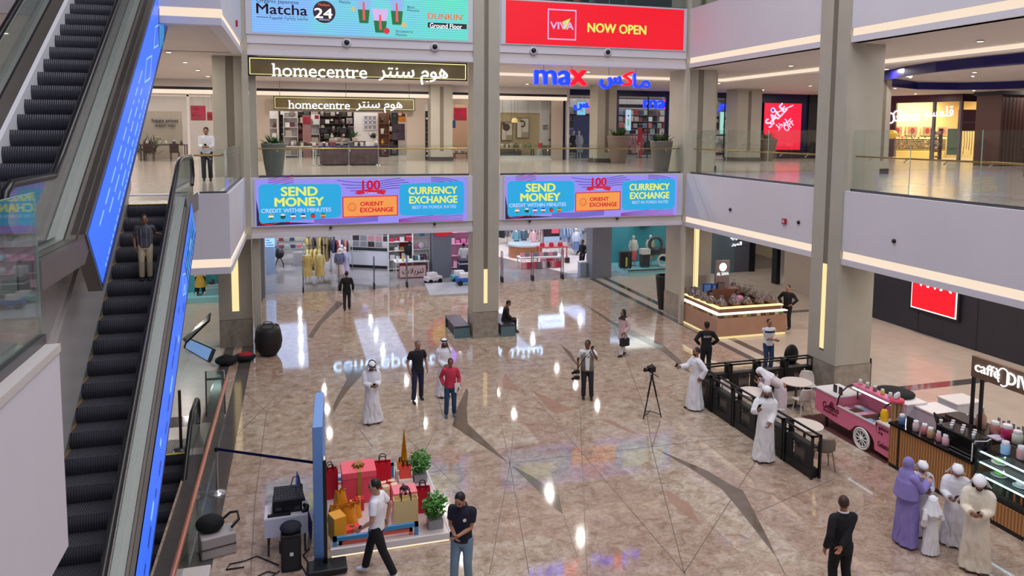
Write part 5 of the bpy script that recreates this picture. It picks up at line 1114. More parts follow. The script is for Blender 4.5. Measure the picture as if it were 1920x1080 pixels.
for k in range(4):
    q = (40.2+1.3*k,42.35); T = thing('lightbox','orange lightbox in the row above the shelves of the accessories shop','sign',(q[0],q[1],8.0),0,'orange lightboxes'); b = MB(); b.box(q[0]-.5,q[0]+.5,q[1],q[1]+.1,7.6,8.25,CREAMG); b.build('frame',T); b = MB(); b.box(q[0]-.42,q[0]+.42,q[1]-.01,q[1],7.65,8.2,glow('orange_lightbox',S(255,170,120),1.0)); disc(b,Vector((q[0],q[1]-.02,7.92)),.2,glow('lightbox_red',S(230,70,50),.9),14); b.build('panel',T)
zs = shelf_unit('cream wall shelf full of small accessories',39.4,44.0,41.8,42.2,F1+.5,7.5,6,CREAMG); AC = [(240,200,120),(220,90,80),(80,60,60),(250,240,220),(150,60,90),(230,150,60),(60,120,90)]
fill(zs,39.4,44.0,41.98,['box','jar','bag','frame','bottle'],AC,.1,.17,'small accessory on the cream wall shelf','accessory','accessories on the cream shelf',.9,'accessory')
b = MB(); b.box(39.4,43.5,41.5,42.2,F1,F1+.5,mat('yellow_counter',S(246,206,120),.5)); tag(b.build('shop_counter',bev=.02),'yellow low counter under the cream wall shelf','counter')
b = MB(); b.ell(WY(1672,252,40.5),(.42,.3,.3),mat('yellow_balloon',S(250,200,20),.35),16,10); tag(b.build('balloon'),'yellow balloon shape at the left of the accessories shop','balloon')
poster('dark framed stand card in the middle of the accessories shop',40.7,41.5,F1+.3,F1+2.0,38.6,mat('card_teal',S(120,160,150),.5),[('alma',.2,.85,.72,.82,WCARD)],MATS['grey_mullion'])
a,c = WY(1802,205,37.8),WY(1834,246,37.8); b = MB(); b.box(a.x,c.x,37.8,38.0,c.z,a.z,mat('mauve_panel',S(122,80,108),.5)); tag(b.build('hanging_banner',bev=.02),'mauve panel hanging in the right window of the accessories shop','panel')
for k in range(7): b = MB(); x = a.x+.1+(c.x-a.x-.2)*k/6; b.tube([(x,37.75,c.z),(x+.03*math.sin(k),37.72,c.z-.6),(x-.04,37.72,c.z-1.3-.2*math.sin(k*2))],.02,mat('gold_ribbon',S(220,190,110),.4),5); tag(b.build('ribbon'),'gold ribbon hanging under the mauve panel','ribbon','gold ribbons')
zs = shelf_unit('dark stand with pink goods beside the left mullion',40.2,40.9,39.2,39.5,F1,F1+2.0,5,MARD,False); fill(zs,40.2,40.9,39.35,['box','bag'],[(220,150,160),(180,70,90),(240,210,210)],.14,.2,'pink article on the dark stand','accessory','pink goods on the dark stand',1,'accessory')
# far right: cream pier, slatted wood pillar, navy ceiling ring with bulbs, exit sign
struct(MB().box(43.4,45.6,37.4,37.8,F1,10.24,mat('cream_pier',S(196,176,140),.6)).build('wall_cream_pier'))
SLAT = ribbed('slatted_walnut',S(92,62,54),4,.5,'X',.8,0.0)
b = MB(); b.box(35,38,30,31.5,F1,9.75,SLAT); b.box(34.9,38.1,29.9,31.6,9.75,9.95,BLK); struct(b.build('column_slatted'),'slatted dark wood pier at the right edge')
NVR = mat('navy_ring',S(22,20,110),.3); RG = [(1642,106,26),(1700,98,23),(1760,88,21),(1850,76,19),(1960,58,17.2)]
b = MB(); P = []
for u,v,Y in RG: q = WY(u,v,Y); P.append(Vector((q.x,q.y,10.2)))
P2 = [Vector((q.x,q.y,10.2)) for q in [WY(u,v,Y) for u,v,Y in [(1965,88,26),(1920,118,27),(1870,124,28),(1800,119,29),(1720,114,29.5),(1648,110,27.5)]]]
ring = P+P2
for A,B in zip(ring,ring[1:]+ring[:1]):
    d = (B-A).normalized(); n = Vector((-d.y,d.x,0))*.06; vs = [A-n,B-n,B+n,A+n]; vs = vs+[v-Z_*.35 for v in vs]; b.add(vs,[(0,1,5,4),(1,2,6,5),(2,3,7,6),(3,0,4,7),(4,5,6,7),(0,3,2,1)],NVR)
struct(b.build('trim_ceiling_ring'),'navy band round the ceiling recess')
BULB = glow('bulb_glow',S(255,236,205),6.0)
for i,(u,v) in enumerate([(1647,117),(1654,131),(1671,123),(1704,108),(1701,141),(1707,143),(1712,120),(1764,108),(1766,128),(1774,126),(1767,140),(1769,138),(1835,114),(1844,92),(1812,126),(1818,135),(1821,140),(1824,141),(1827,138),(1831,128),(1866,129),(1869,135),(1875,139),(1881,141),(1888,139),(1895,134),(1904,125),(1912,113)]):
    Yb = 25.5+.12*((i*7) % 9); p = WY(u,v,Yb); T = thing('pendant_bulb','bare glowing bulb on a thin cord under the navy ceiling ring','lamp',p,0,'bulbs under the navy ring'); b = MB(); b.ell(p,.075,BULB,10,7); b.build('bulb',T); b = MB(); b.cyl((p.x,p.y,p.z+.06),(p.x,p.y,10.22),.012,.012,BLK,5); b.build('cord',T)
p = WY(1716,151,30); T = thing('exit_sign','small blue green running man exit sign hanging from the ceiling','sign',p); b = MB(); b.box(p.x-.22,p.x+.22,30,30.05,p.z-.13,p.z+.13,glow('exit_cyan',S(70,200,220),1.0)); b.build('panel',T); b = MB(); b.tube([(p.x-.1,29.99,p.z-.08),(p.x-.03,29.99,p.z),(p.x-.02,29.99,p.z+.06)],.02,WHITEL,5); b.tube([(p.x-.03,29.99,p.z),(p.x+.03,29.99,p.z-.08)],.018,WHITEL,5); b.box(p.x+.07,p.x+.16,29.985,29.995,p.z-.09,p.z+.09,WHITEL); b.build('pictogram',T); b = MB(); b.cyl((p.x,30.02,p.z+.13),(p.x,30.02,10.22),.01,.01,STEEL,5); b.build('hanger',T)
# second floor glimpses above the red screen
b = MB(); b.box(7,24,31,31.2,12.4,16,mat('dark_shopfront',S(46,60,60),.3)); struct(b.build('wall_second_floor_shop'))
for i in range(7): garment(R4.choice([(150,90,70),(90,110,110),(60,60,66),(170,150,140)]),'coat',(8.2+.7*i,30.4,13.9),.1*i,'garment hanging in the shop on the second floor','garments on the second floor')
b = MB(); b.tube([(7.6,30.4,13.98),(13.2,30.4,13.98)],.02,CHROME,6); b.tube([(7.6,30.4,12.4),(7.6,30.4,13.98)],.02,CHROME,6); b.tube([(13.2,30.4,12.4),(13.2,30.4,13.98)],.02,CHROME,6); tag(b.build('clothes_rail'),'clothes rail glimpsed on the second floor','rail')
# ------------------------------------------------------------------ ground floor store behind the court
ww = lambda u,v,Y: WY(u,v,Y)
b = MB(); b.box(-3.2,20,52,52.2,0,4.1,mat('store_far_wall',S(206,200,204),.6,var=.12,vs_=1.4)); struct(b.build('wall_ground_store_back'))
b = MB(); b.box(-2.6,-2.4,36.3,52,0,4.1,SHW); struct(b.build('wall_ground_store_left'))
# signs above the store entrance, tucked under the ceiling; the polished floor mirrors them
SB = glow('sign_cool_white',S(176,214,255),5.0)
T = thing('shop_sign','large lit store lettering high over the ground store entrance, mirrored in the marble','sign',(1.6,35.75,3.1)); b = MB(); b.text('centrepoint',(1.57,35.72,3.15),X_,Z_,4.9,SB,.06,.85,.02); b.build('lettering',T)
b = MB(); OR_ = glow('logo_orange',S(255,170,60),3.0); VI = glow('logo_violet',S(150,100,255),3.0); c = Vector((7.1,35.74,3.5)); b.tube([c+Vector((.42*math.cos(t*PI/9),0,.42*math.sin(t*PI/9))) for t in range(3,16)],.09,OR_,6); b.tube([c+Vector((.36*math.cos(t*PI/9),0,.36*math.sin(t*PI/9))) for t in range(-7,8)],.13,VI,6); b.build('round_logo',T)
b = MB(); b.text('\uFE96\uFEE8\uFBFF\uFEEE\uFE91\uFEAE\uFE98\uFEE8\uFEB3',(8.5,35.72,3.15),X_,Z_,3.6,SB,.06,.75,.02); b.build('arabic_lettering',T); b = MB(); b.box(1.4,12.3,35.8,35.86,4.0,4.1,STEEL); b.build('mounting_rail',T)
T = thing('shop_sign','lit white brand board hung high inside the ground store, mirrored in the marble','sign',(14.1,40,2.9)); b = MB(); b.box(13.3,14.9,40,40.06,2.9,3.65,glow('sign_board_white',S(190,215,255),4.0)); b.build('panel',T); b = MB(); b.text('shoexpress',(13.5,39.99,3.15),X_,Z_,1.2,NOTE,.006,.2); b.build('lettering',T)
b = MB(); b.cyl((13.5,40.03,3.65),(13.5,40.03,4.1),.02,.02,STEEL,6); b.cyl((14.7,40.03,3.65),(14.7,40.03,4.1),.02,.02,STEEL,6); b.build('hanger',T)
# anti theft gates: pairs of slim posts with glass between
for x,lb in [(.24,'left'),(1.9,'second'),(3.58,'third'),(5.18,'fourth'),(10.06,'fifth'),(11.7,'sixth'),(13.34,'right')]:
    T = thing('security_gate','slim glass security gate at the ground store threshold, the %s one from the left' % lb if lb not in ('left','right') else 'slim glass security gate at the ground store threshold, the %s end one' % ('left' if lb == 'left' else 'right'),'gate',(x,36.3,0)); b = MB(); b.box(x-.035,x+.035,36.05,36.5,0,.28,BLK); b.build('base',T,.02); b = MB(); b.box(x-.012,x+.012,36.1,36.45,.28,1.55,GLASS); b.build('panel',T); b = MB(); b.tube([(x,36.1,.28),(x,36.1,1.52),(x,36.17,1.58),(x,36.38,1.58),(x,36.45,1.52),(x,36.45,.28)],.018,STEEL,6); b.build('frame',T)
# left: pillar with blue lit screen, black buggy display, benches of clothes
T = thing('screen_pillar','pale pillar with a blue lit list screen at the left of the ground store','pillar',(-.55,41.5,0)); a,c = ww(497,443,41.5),ww(516,498,41.5); b = MB(); b.box(a.x,c.x,41.5,42.1,0,4.1,mat('pale_blue_pillar',S(150,170,200),.4)); b.build('shaft',T); b = MB(); d = ww(500,463,41.49); b.box(a.x-.0,c.x,41.47,41.49,d.z,3.6,glow('blue_list_screen',S(150,195,255),1.4)); b.build('screen',T); b = MB()
for k in range(7): b.box(a.x+.05,c.x-.05-.1*(k % 3),41.455,41.468,d.z+.08+.13*k,d.z+.12+.13*k,glow('list_line_blue',S(40,70,160),.8))
b.build('list_lines',T)
T = thing('folding_stroller','black stroller standing at the left inside the ground store','stroller',(.2,43.5,0)); p = ww(523,470,43.5); b = MB(); b.tube([(p.x-.2,43.3,.1),(p.x,43.5,.7),(p.x+.2,43.8,1.1)],.03,BLK,6); b.tube([(p.x+.25,43.3,.1),(p.x+.05,43.5,.6),(p.x-.15,43.8,1.0)],.03,BLK,6); b.build('frame',T); b = MB(); b.ell((p.x+.02,43.5,.75),(.26,.3,.3),BLK,12,8); b.build('seat',T)
for dx in (-.2,.25): b = MB(); b.tube([(p.x+dx,43.3+.1*math.cos(t*PI/6),.11+.1*math.sin(t*PI/6)) for t in range(12)],.025,BLK,6,True); b.build('wheel',T)
for (u,y,w,lb) in [(545,45.5,2.2,'grey bench table with folded clothes at the left of the ground store'),(560,48.5,2.6,'far grey bench table with folded clothes at the left')]:
    p = ww(u,460,y); t = table(lb,p.x,y,0,w,.9,.75,mat('grey_bench',S(120,116,116),.5))
    for k in range(6): small('folded',R4.choice(MC),(p.x-w/2+.25+.33*k,y,t),(.28,.3,.18),'folded clothes on the %s grey bench table' % ('near' if y < 47 else 'far'),'clothes','folded clothes on the '+lb,name='folded_clothes')
T = thing('storage_basket','grey slatted basket before the clothes at the left of the ground store','basket',(2.2,44,0)); p = ww(564,465,44); b = MB()
for k in range(12): b.box(p.x-.42+.07*k,p.x-.39+.07*k,43.7,43.72,0,.75,SHW)
b.build('slats',T); b = MB(); b.box(p.x-.43,p.x+.4,43.73,44.3,.08,.72,mat('grey_bench',S(120,116,116))); b.build('body',T)
YC_ = [(226,206,140),(206,180,110),(240,230,190),(70,60,56),(150,130,96)]
rack('clothes rack with pale yellow dresses at the ground store entrance',ww(588,500,39.3).x,39.3,0,1.0,1.7,0,[(214,190,120),(222,204,140)],['dress','coat'],'pale yellow garment at the ground store entrance','pale yellow garments at the entrance',step=.2,scale=1.15)
for k,(u,c) in enumerate([(577,(216,186,110)),(600,(220,196,124))]): dummy('headless dummy in a yellow outfit before the pale yellow rack, the %s one' % ('left' if k == 0 else 'right'),(ww(u,520,38.4).x,38.4,0),0,c,(222,196,120) if k == 0 else (214,184,110),False)
rack('clothes rack with cream coats behind the yellow outfits',ww(595,470,41.5).x,41.5,0,1.5,2.0,0,YC_,['coat','dress'],'cream garment on the rack behind the yellow outfits','cream coats',step=.18,scale=1.2)
rack('clothes rack with dark skirts right of the cream coats',ww(615,470,42).x,42,0,1.3,1.9,0,[(60,44,40),(50,36,36),(70,60,58)],['skirt','coat'],'dark garment right of the cream coats','dark skirts',step=.16,scale=1.2)
for u,c,d,lb in [(637,(110,110,140),(210,190,190),'blue grey'),(647,(196,190,220),(190,180,214),'pale lilac'),(641,(200,150,140),(220,200,200),'rose')]:
    y = {637: 38.6,647: 38.9,641: 39.8}[u]; dummy('dummy in a %s outfit beside the walking man in black' % lb,(ww(u,510,y).x,y,0),0,c,d,True)
rack('clothes rack with mixed prints behind the three dummies',ww(640,470,41.5).x,41.5,0,1.2,1.8,.1,MC,['dress','shirt'],'printed garment behind the three dummies','printed garments',step=.16,scale=1.1)
# make up counter with red end, posters above
T = thing('cosmetics_counter','white cosmetics counter with picture boards and a red end','counter',(5.4,42,0)); a,c = ww(682,490,42),ww(722,490,42); rz = -.5
Mx = Matrix.Translation((a.x+.8,42.2,0)) @ Matrix.Rotation(rz,4,'Z'); b = MB(); b.box(-1.6,1.5,-.5,.5,.15,1.0,mat('counter_white_gloss',S(220,220,228),.2),Mx); b.build('body',T); b = MB(); b.box(-1.65,1.55,-.54,.54,0,.15,BLK,Mx); b.box(-1.65,1.55,-.54,.54,1.0,1.06,BLK,Mx); b.build('trim',T); b = MB(); b.box(1.5,2.3,-.5,.5,0,1.5,mat('counter_red',S(176,24,44),.35),Mx); b.build('red_end',T)
b = MB(); b.prism([(-1.5,1.1),(1.4,1.1),(1.4,2.2),(-1.5,2.2)],Mx @ Vector((0,-.2,0)),Mx.to_3x3() @ X_,Z_,Mx.to_3x3() @ Vector((0,.25,0)),SHW); b.build('board',T); b = MB()
for i in range(6):
    for j in range(3): q = lambda x,z: Mx @ Vector((x,-.215,z)); x0 = -1.42+.46*i; z0 = 1.15+.34*j; b.add([q(x0,z0),q(x0+.4,z0),q(x0+.4,z0+.3),q(x0,z0+.3)],[(0,1,2,3)],R4.choice([mat('pic_rose',S(214,150,150)),mat('pic_grey',S(150,146,150)),mat('pic_dark',S(70,56,60)),mat('pic_cream',S(230,220,214)),mat('pic_red',S(170,50,60))]))
b.build('picture_grid',T)
for k in range(8): q = Mx @ Vector((1.6+.22*(k % 3),-.3+.25*(k//3),1.5)); small('bottle',R4.choice([(200,60,70),(230,160,160),(120,30,40)]),q,.28,'cosmetic bottle on the red end of the counter','bottle','bottles on the red end',name='bottle')
poster('purple blue board at the left of the cosmetics counter',ww(676,440,44).x,ww(689,440,44).x,2.0,3.1,44,glow('board_violet',S(70,70,220),.8),[('ya',.2,.8,.3,.7,WHITEL)],SHW)
for i,(u,y) in enumerate([(690,50),(720,49),(760,50.5)]):
    zs = shelf_unit('pale wall shelf at the back of the ground store, %s' % ['left of the middle','in the middle','behind the dark mannequins'][i],ww(u,440,y).x,ww(u,440,y).x+3.2,y,y+.5,0,3.6,6,SHW); fill(zs,ww(u,440,y).x,ww(u,440,y).x+3.2,y+.2,['box','folded','bag','jar'],MC,.25,.4,'article on the pale back shelf %s' % ['left of the middle','in the middle','behind the dark mannequins'][i],'goods','goods on the back shelves %d' % i,.9)
# dark mannequins, table with the red offer card
dummy('mannequin in black clothes and a black scarf in the middle of the ground store',(ww(752,480,42).x,42,0),.2,(24,24,28),(20,20,24),True,BLK); dummy('mannequin in a black top right beside the scarfed one',(ww(768,490,40.5).x,40.5,0),-.1,(26,26,30),(60,50,40),True,mat('dummy_dark',S(60,50,50),.4))
p = ww(783,515,39)-X_*.35; t = table('table of shoes with a pale offer card',p.x,39,0,1.8,1.0,.85,SHW); poster('pale offer card with red Arabic lettering on the shoe table front',p.x-.72,p.x+.72,.02,.68,38.42,mat('card_pinkish',S(214,190,190),.5),[('\uFE95\uFEFC\uFBFE\uFEB0\uFEE8\uFE97',.12,.9,.2,.8,mat('card_red_letters',S(150,24,50)))],mat('card_red_letters',S(150,24,50)))
for k in range(6): small('shoe',R4.choice([(60,50,46),(210,190,90),(230,226,222),(90,70,60)]),(p.x-.75+.29*k,38.8,t),.27,'shoe on the table with the offer card','shoe','shoes on the offer table',PI/2,'shoe')
zs = shelf_unit('stepped white shelf of shoes and bags behind the offer table',p.x-1.0,p.x+1.3,40.6,41.1,0,2.6,5,SHW); fill(zs[1:],p.x-1.0,p.x+1.3,40.8,['shoe','bag','box'],[(60,50,46),(150,120,60),(230,226,222),(200,50,70)],.24,.36,'shoe or bag on the stepped white shelf','goods','goods on the stepped shelf',.95)
poster('pale blue board with red splashes above the stepped shelf',ww(763,440,43).x,ww(803,440,43).x,2.35,3.5,43,glow('board_pale_blue',S(170,200,245),.9),(),SHW,art=lambda b_,q: [disc(b_,q(.2+.15*i,.6+.1*(i % 2),1),.14,REDL,9) for i in range(5)])
poster('white board with black lettering beside the grey toy column',ww(790,480,40).x,ww(808,480,40).x,1.35,2.2,40,WCARD,[('BUY',.1,.5,.15,.35,NOTE),('GET 1',.1,.9,.5,.75,NOTE)],WCARD)
# toy corner: low platform, toys, round red and yellow sign on the column
b = MB(); b.add([(6.1,36.4,.0),(5.86,33.7,0),(9.0,33.7,0),(9.0,36.4,0),(6.1,36.4,.1),(5.86,33.7,.1),(9.0,33.7,.1),(9.0,36.4,.1)],[(4,5,6,7),(0,1,5,4),(1,2,6,5),(2,3,7,6)],mat('toy_platform',S(196,198,206),.15)); tag(b.build('toy_platform'),'low pale platform in front of the toys','platform')
T = thing('round_sign','round red and yellow sign on the grey toy column','sign',(7.35,38.2,2.2)); b = MB(); c = Vector((7.35,38.28,3.0)); b.cyl(c,c+Vector((0,-.08,0)),.82,.82,mat('toy_red',S(206,24,40),.4,emit=S(206,24,40),es=.35),32); b.build('disc',T); b = MB(); b.cyl(c+Vector((0,-.08,.1)),c+Vector((0,-.1,.1)),.55,.55,mat('toy_yellow',S(244,190,40),.4,emit=S(244,190,40),es=.35),32); b.build('centre',T)
TOY = [(60,170,190),(230,230,236),(40,90,190),(220,60,70),(240,130,180),(120,190,200),(70,60,110)]
def toycar(label,x,y,z,col,s=1.0,rz=0.0):
    T = thing('toy_car',label,'toy',(x,y,z),rz); M_ = T.matrix_world; m = mat('toy_%d_%d_%d' % col,S(*col),.3); b = MB(); b.cbox(M_ @ Vector((0,0,.22*s)),(.8*s,.4*s,.2*s),m,rz); b.cbox(M_ @ Vector((-.05*s,0,.4*s)),(.4*s,.34*s,.2*s),mat('goods_lid',S(225,225,228)),rz); b.build('body',T,.03)
    for dx in (-.26,.26):
        for dy in (-.2,.2): b = MB(); b.cyl(M_ @ Vector((dx*s,dy*s-.03,.11*s)),M_ @ Vector((dx*s,dy*s+.03,.11*s)),.11*s,.11*s,BLK,12); b.build('wheel',T)
toycar('blue ride on toy car on the low pale platform',8.0,35.6,.1,(40,90,190),1.2); toycar('pale pink toy car at the left of the toy column',6.6,36.9,0,(224,214,226),1.1,.4); toycar('teal toy car stacked behind the blue one',8.0,36.8,0,(70,170,180),1.2)
zs = shelf_unit('toy shelf left of the grey toy column',5.9,6.8,38.9,39.3,0,3.4,5,SHW); fill(zs,5.9,6.8,39.1,['box','cushion','jar'],TOY,.24,.36,'toy on the shelf left of the grey column','toy','toys left of the column',.95,'boxed_toy')
zs = shelf_unit('pink toy shelf right of the grey toy column',8.0,10.2,40.2,40.6,0,3.4,5,mat('pink_shelf',S(236,170,200),.5)); fill(zs,8.0,10.2,40.4,['box','cushion','bag'],[(236,120,180),(250,190,220),(120,190,210),(230,230,236)],.26,.4,'toy on the pink shelf right of the grey column','toy','toys right of the column',.95,'boxed_toy')
small('box',(40,44,70),(8.6,38.0,0),(.9,.9,.95),'dark blue carton standing by the man in the white shirt','carton',name='carton'); small('box',(170,40,50),(8.95,36.6,0),(.6,.6,.3),'flat red carton at the right of the toy corner','carton',name='carton'); small('box',(60,120,90),(8.9,37.4,0),(.5,.5,.5),'green carton at the right of the toy corner','carton',name='carton')
# right part: carpeted sales floor with round display, red tables, clothes
T = thing('display_counter','round wooden counter with a pale top on the cream carpet','counter',(11.6,43,0)); p = ww(985,470,43.5); b = MB(); b.lathe([(1.05,0),(1.05,.72)],mat('counter_oak',S(176,116,76),.4,var=.1,vs_=3),(p.x,43.5,0),36); b.build('body',T); b = MB(); b.lathe([(1.1,.72),(1.1,.82)],mat('counter_pale_glass',S(206,216,220),.1),(p.x,43.5,0),36); b.build('counter_top',T)
RD = [(190,40,60),(220,140,150),(60,40,44),(230,200,200),(120,110,120),(200,80,100)]
for k,(u,y,w,lb) in enumerate([(1035,41.2,1.7,'red topped display table on the cream carpet'),(1010,39.9,2.4,'low display table with red and white bags near the carpet edge')]):
    p = ww(u,470,y); t = table(lb,p.x,y,0,w,.8,[.95,.62][k],mat('table_red',S(200,50,66),.4) if k == 0 else SHW)
    n = int(w/.28)
    for i in range(n): small('bag',RD[(i*3+k) % len(RD)],(p.x-w/2+.2+.28*i,y-.1,t),.3,'bag on the '+lb,'bag','bags on the '+lb,name='handbag')
    for i in range(n): small('bag',RD[(i*5+1) % len(RD)],(p.x-w/2+.2+.28*i,y-.5,.02),.48 if k else .4,'bag at the foot of the %s display table' % ('red topped' if k == 0 else 'low'),'bag','bags at the foot of the '+lb,name='handbag')
for i,(u,y,cs,gl) in enumerate([(975,47.5,[(120,160,170),(90,120,130),(200,210,214)],'teal'),(1000,46,[(226,180,180),(216,150,150),(236,220,214)],'pale rose'),(1050,47,MC,'mixed'),(1070,44.5,[(226,224,224),(170,190,220),(214,206,200)],'white'),(1085,46.5,[(230,226,224),(200,190,190),(236,210,200)],'cream'),(950,49,MC,'dim mixed')]):
    rack('clothes rack with %s garments on the ground sales floor' % gl,ww(u,450,y).x,y,0,1.8,1.8,.1*i,cs,['shirt','dress','coat'],'%s garment on the ground sales floor' % gl,gl+' garments on the sales floor',step=.2,scale=1.15)
for u,y,t_,bt,lb in [(968,44.5,(110,150,160),(40,70,80),'teal shorts'),(982,44.8,(90,110,120),(60,80,100),'grey blue clothes'),(1000,43.9,(220,170,170),(206,140,140),'pale rose clothes'),(1080,43.2,(214,214,224),(110,130,170),'white top and blue skirt')]: dummy('mannequin with %s on the ground sales floor' % lb,(ww(u,455,y).x,y,0),0,t_,bt)
a,c = ww(1020,424,43.6),ww(1049,443,43.6); T = thing('video_screen','dark and red picture screen hanging over the red display table','screen',((a.x+c.x)/2,43.6,c.z)); b = MB(); b.box(a.x,c.x,43.6,43.66,c.z,3.4,BLK); b.build('panel',T); b = MB(); b.box(a.x+.5,c.x-.03,43.58,43.6,c.z+.2,3.3,glow('screen_rose',S(230,90,110),.9)); b.box(a.x+.03,a.x+.5,43.58,43.6,c.z+.05,3.3,glow('screen_dim',S(60,30,40),.6)); b.box(a.x,c.x,43.58,43.6,c.z-.45,c.z,glow('screen_pale',S(170,190,225),.9)); b.build('picture',T); b = MB(); b.cyl(((a.x+c.x)/2,43.63,3.4),((a.x+c.x)/2,43.63,4.1),.03,.03,STEEL,6); b.build('hanger',T)
T = thing('waste_bin','small pale bin beside the blue grey column','bin',(14.6,36.7,0)); b = MB(); b.box(14.45,14.83,36.5,36.9,0,.75,mat('pale_bin',S(150,166,190),.3)); b.build('body',T,.02); b = MB(); b.box(14.43,14.85,36.48,36.92,.75,.8,SHW); b.build('rim',T)
# ---- teal window
TEAL = mat('teal_wall',S(84,176,190),.6); TEALD = mat('teal_dark',S(40,110,126),.6); a,c = ww(1158,515,36.0),ww(1256,515,36.0)
b = MB(); b.box(a.x+.6,c.x+2.0,38.4,38.5,0,4.1,TEAL); struct(b.build('wall_teal_window'))
b = MB(); b.box(a.x+.6,c.x+2,36.05,38.4,0,.32,mat('teal_step',S(150,214,220),.4)); struct(b.build('floor_teal_window'))
T = thing('shop_glazing','glass of the teal window','glazing',(a.x+.6,36.0,0)); b = MB(); b.quad((a.x+.6,36.0,0.3),(c.x+2,36.0,.3),(c.x+2,36.0,4.1),(a.x+.6,36.0,4.1),GLASS); b.build('glass',T); b = MB(); b.box(a.x+.6,c.x+2,35.97,36.03,.28,.34,STEEL); b.build('frame',T)
area('teal_window_light',(c.x-.6,37.2,4.05),3.5,2.0,50,(.92,1,1))
x = ww(1190,480,37).x; dummy('mannequin in a white jacket and coral skirt in the teal window',(x,37.2,.32),0,(226,226,220),(224,110,120)); x2 = ww(1222,480,37).x; dummy('mannequin in a cream shirt and white skirt in the teal window',(x2,37.2,.32),0,(232,230,206),(226,222,206))
def suitcase(label,x,y,z,w,h,col):
    T = thing('suitcase',label,'suitcase',(x,y,z)); b = MB(); b.box(x-w/2,x+w/2,y-.16,y+.16,z+.05,z+h,mat('case_%d_%d_%d' % col,S(*col),.4)); b.build('shell',T,.05,3); b = MB(); b.tube([(x-.1,y,z+h),(x-.1,y,z+h+.18),(x+.1,y,z+h+.18),(x+.1,y,z+h)],.012,CHROME,6); b.build('handle',T)
    for dx in (-w/2+.06,w/2-.06): b = MB(); b.cyl((x+dx,y-.1,z+.03),(x+dx,y-.06,z+.03),.03,.03,BLK,8); b.build('wheel',T)
xs1 = ww(1172,500,36.6).x; suitcase('black suitcase with a lime stripe in the teal window',xs1,36.6,.32,.68,.95,(30,32,34)); b = MB(); b.box(xs1-.05,xs1+.05,36.425,36.438,.45,.95,mat('lime_tag',S(190,220,110),.5)); tag(b.build('luggage_label'),'lime tag hanging on the black suitcase','tag'); xs2 = ww(1210,500,36.6).x; suitcase('dark suitcase under a white box in the teal window',xs2,36.7,.32,.5,.72,(44,48,60)); small('box',(230,230,228),(xs2,36.7,1.05),(.5,.5,.3),'white box lying on the dark suitcase','box',name='storage_box')
b = MB(); q = ww(1190,440,38.2); q2 = ww(1245,440,38.2); b.box(q.x-.6,q2.x+.3,38.2,38.36,3.05,4.0,SHW); b.add([(q.x-.6,38.2,3.05),(q.x+.3,38.2,2.5),(q.x+.9,38.2,3.05)],[(0,1,2)],SHW); b.add([(q2.x-.9,38.2,3.05),(q2.x-.2,38.2,2.55),(q2.x+.3,38.2,3.05)],[(0,1,2)],SHW); tag(b.build('window_canopy'),'white cloud shaped canopy at the top of the teal window','canopy')
T = thing('backpack','large grey backpack hanging in the teal window','backpack',(ww(1212,440,38).x,38,2.4)); x = ww(1212,440,38).x; b = MB(); b.ell((x,38,2.95),(.5,.22,.62),mat('pack_grey',S(130,134,140),.6),18,12); b.build('body',T); b = MB(); b.ell((x-.05,37.86,2.75),(.33,.16,.33),mat('pack_dark',S(70,76,84),.6),14,9); b.build('pocket',T); b = MB(); b.tube([(x-.45,37.9,3.3),(x-.62,37.75,2.8),(x-.4,37.85,2.3)],.05,TEALD,6); b.build('strap',T)
T = thing('bicycle_prop','dark toy vehicle with white wheels at the right of the teal window','vehicle',(ww(1245,495,36.8).x,36.8,.32)); x = ww(1244,495,36.8).x; b = MB(); b.box(x-1.0,x+.5,36.7,37.1,.95,1.35,mat('pack_dark',S(70,76,84))); b.box(x-.1,x+.5,36.7,37.1,.6,.95,BLK); b.build('body',T,.05)
for dx in (-.15,.55): b = MB(); b.tube([(x+dx+.3*math.cos(t*PI/8),36.62,.66+.3*math.sin(t*PI/8)) for t in range(16)],.07,SHW,6,True); b.build('wheel',T)
b = MB(); b.tube([(x-.62+.36*math.cos(t*PI/8),36.6,1.6+.36*math.sin(t*PI/8)) for t in range(16)],.09,mat('pack_dark',S(70,76,84)),8,True); b.build('spare_wheel',T)
zs = shelf_unit('shelf of small goods between the grey column and the teal window',16.3,17.0,38.6,39,0,3.4,6,SHW); fill(zs,16.3,17.0,38.8,['box','bag','folded'],RD+MC,.2,.3,'small article between the grey column and the teal window','goods','goods beside the teal window',.95)
# left teal window behind the escalators
b = MB(); b.box(-6.5,-3.3,36.3,36.4,0,4.1,TEAL); b.box(-6.5,-3.2,35.1,36.3,0,.25,mat('teal_step',S(150,214,220))); b.box(-3.3,-3.15,35.0,36.4,0,4.1,mat('warm_jamb',S(150,140,130),.5)); b.box(-16,-6.5,35.0,36.4,0,4.1,SHW); struct(b.build('wall_left_teal_window')); area('left_teal_light',(-4.6,35.6,4.05),2.6,.8,40,(.92,1,1))
b = MB(); b.box(-16,-1.5,36.5,36.7,0,4.1,BEW); struct(b.build('wall_left_arcade'))
x = ww(376,540,35.7).x; T = dummy('mannequin in a yellow shirt and black trousers in the left teal window',(x,35.7,.25),0,(214,180,80),(206,170,70),True); b = MB()
for s in (-1,1): b.tube([(x+s*.1,35.68,1.1),(x+s*.14,35.66,.6),(x+s*.17,35.64,.3)],[.12,.1,.09],BLK,10)
b.build('trousers',T)
for s in (-1,1): small('shoe',(236,236,236),(x+s*.18,35.6,.25),.26,'white shoe of the mannequin in the left teal window','shoe','white shoes of the left mannequin',PI/2,'shoe')
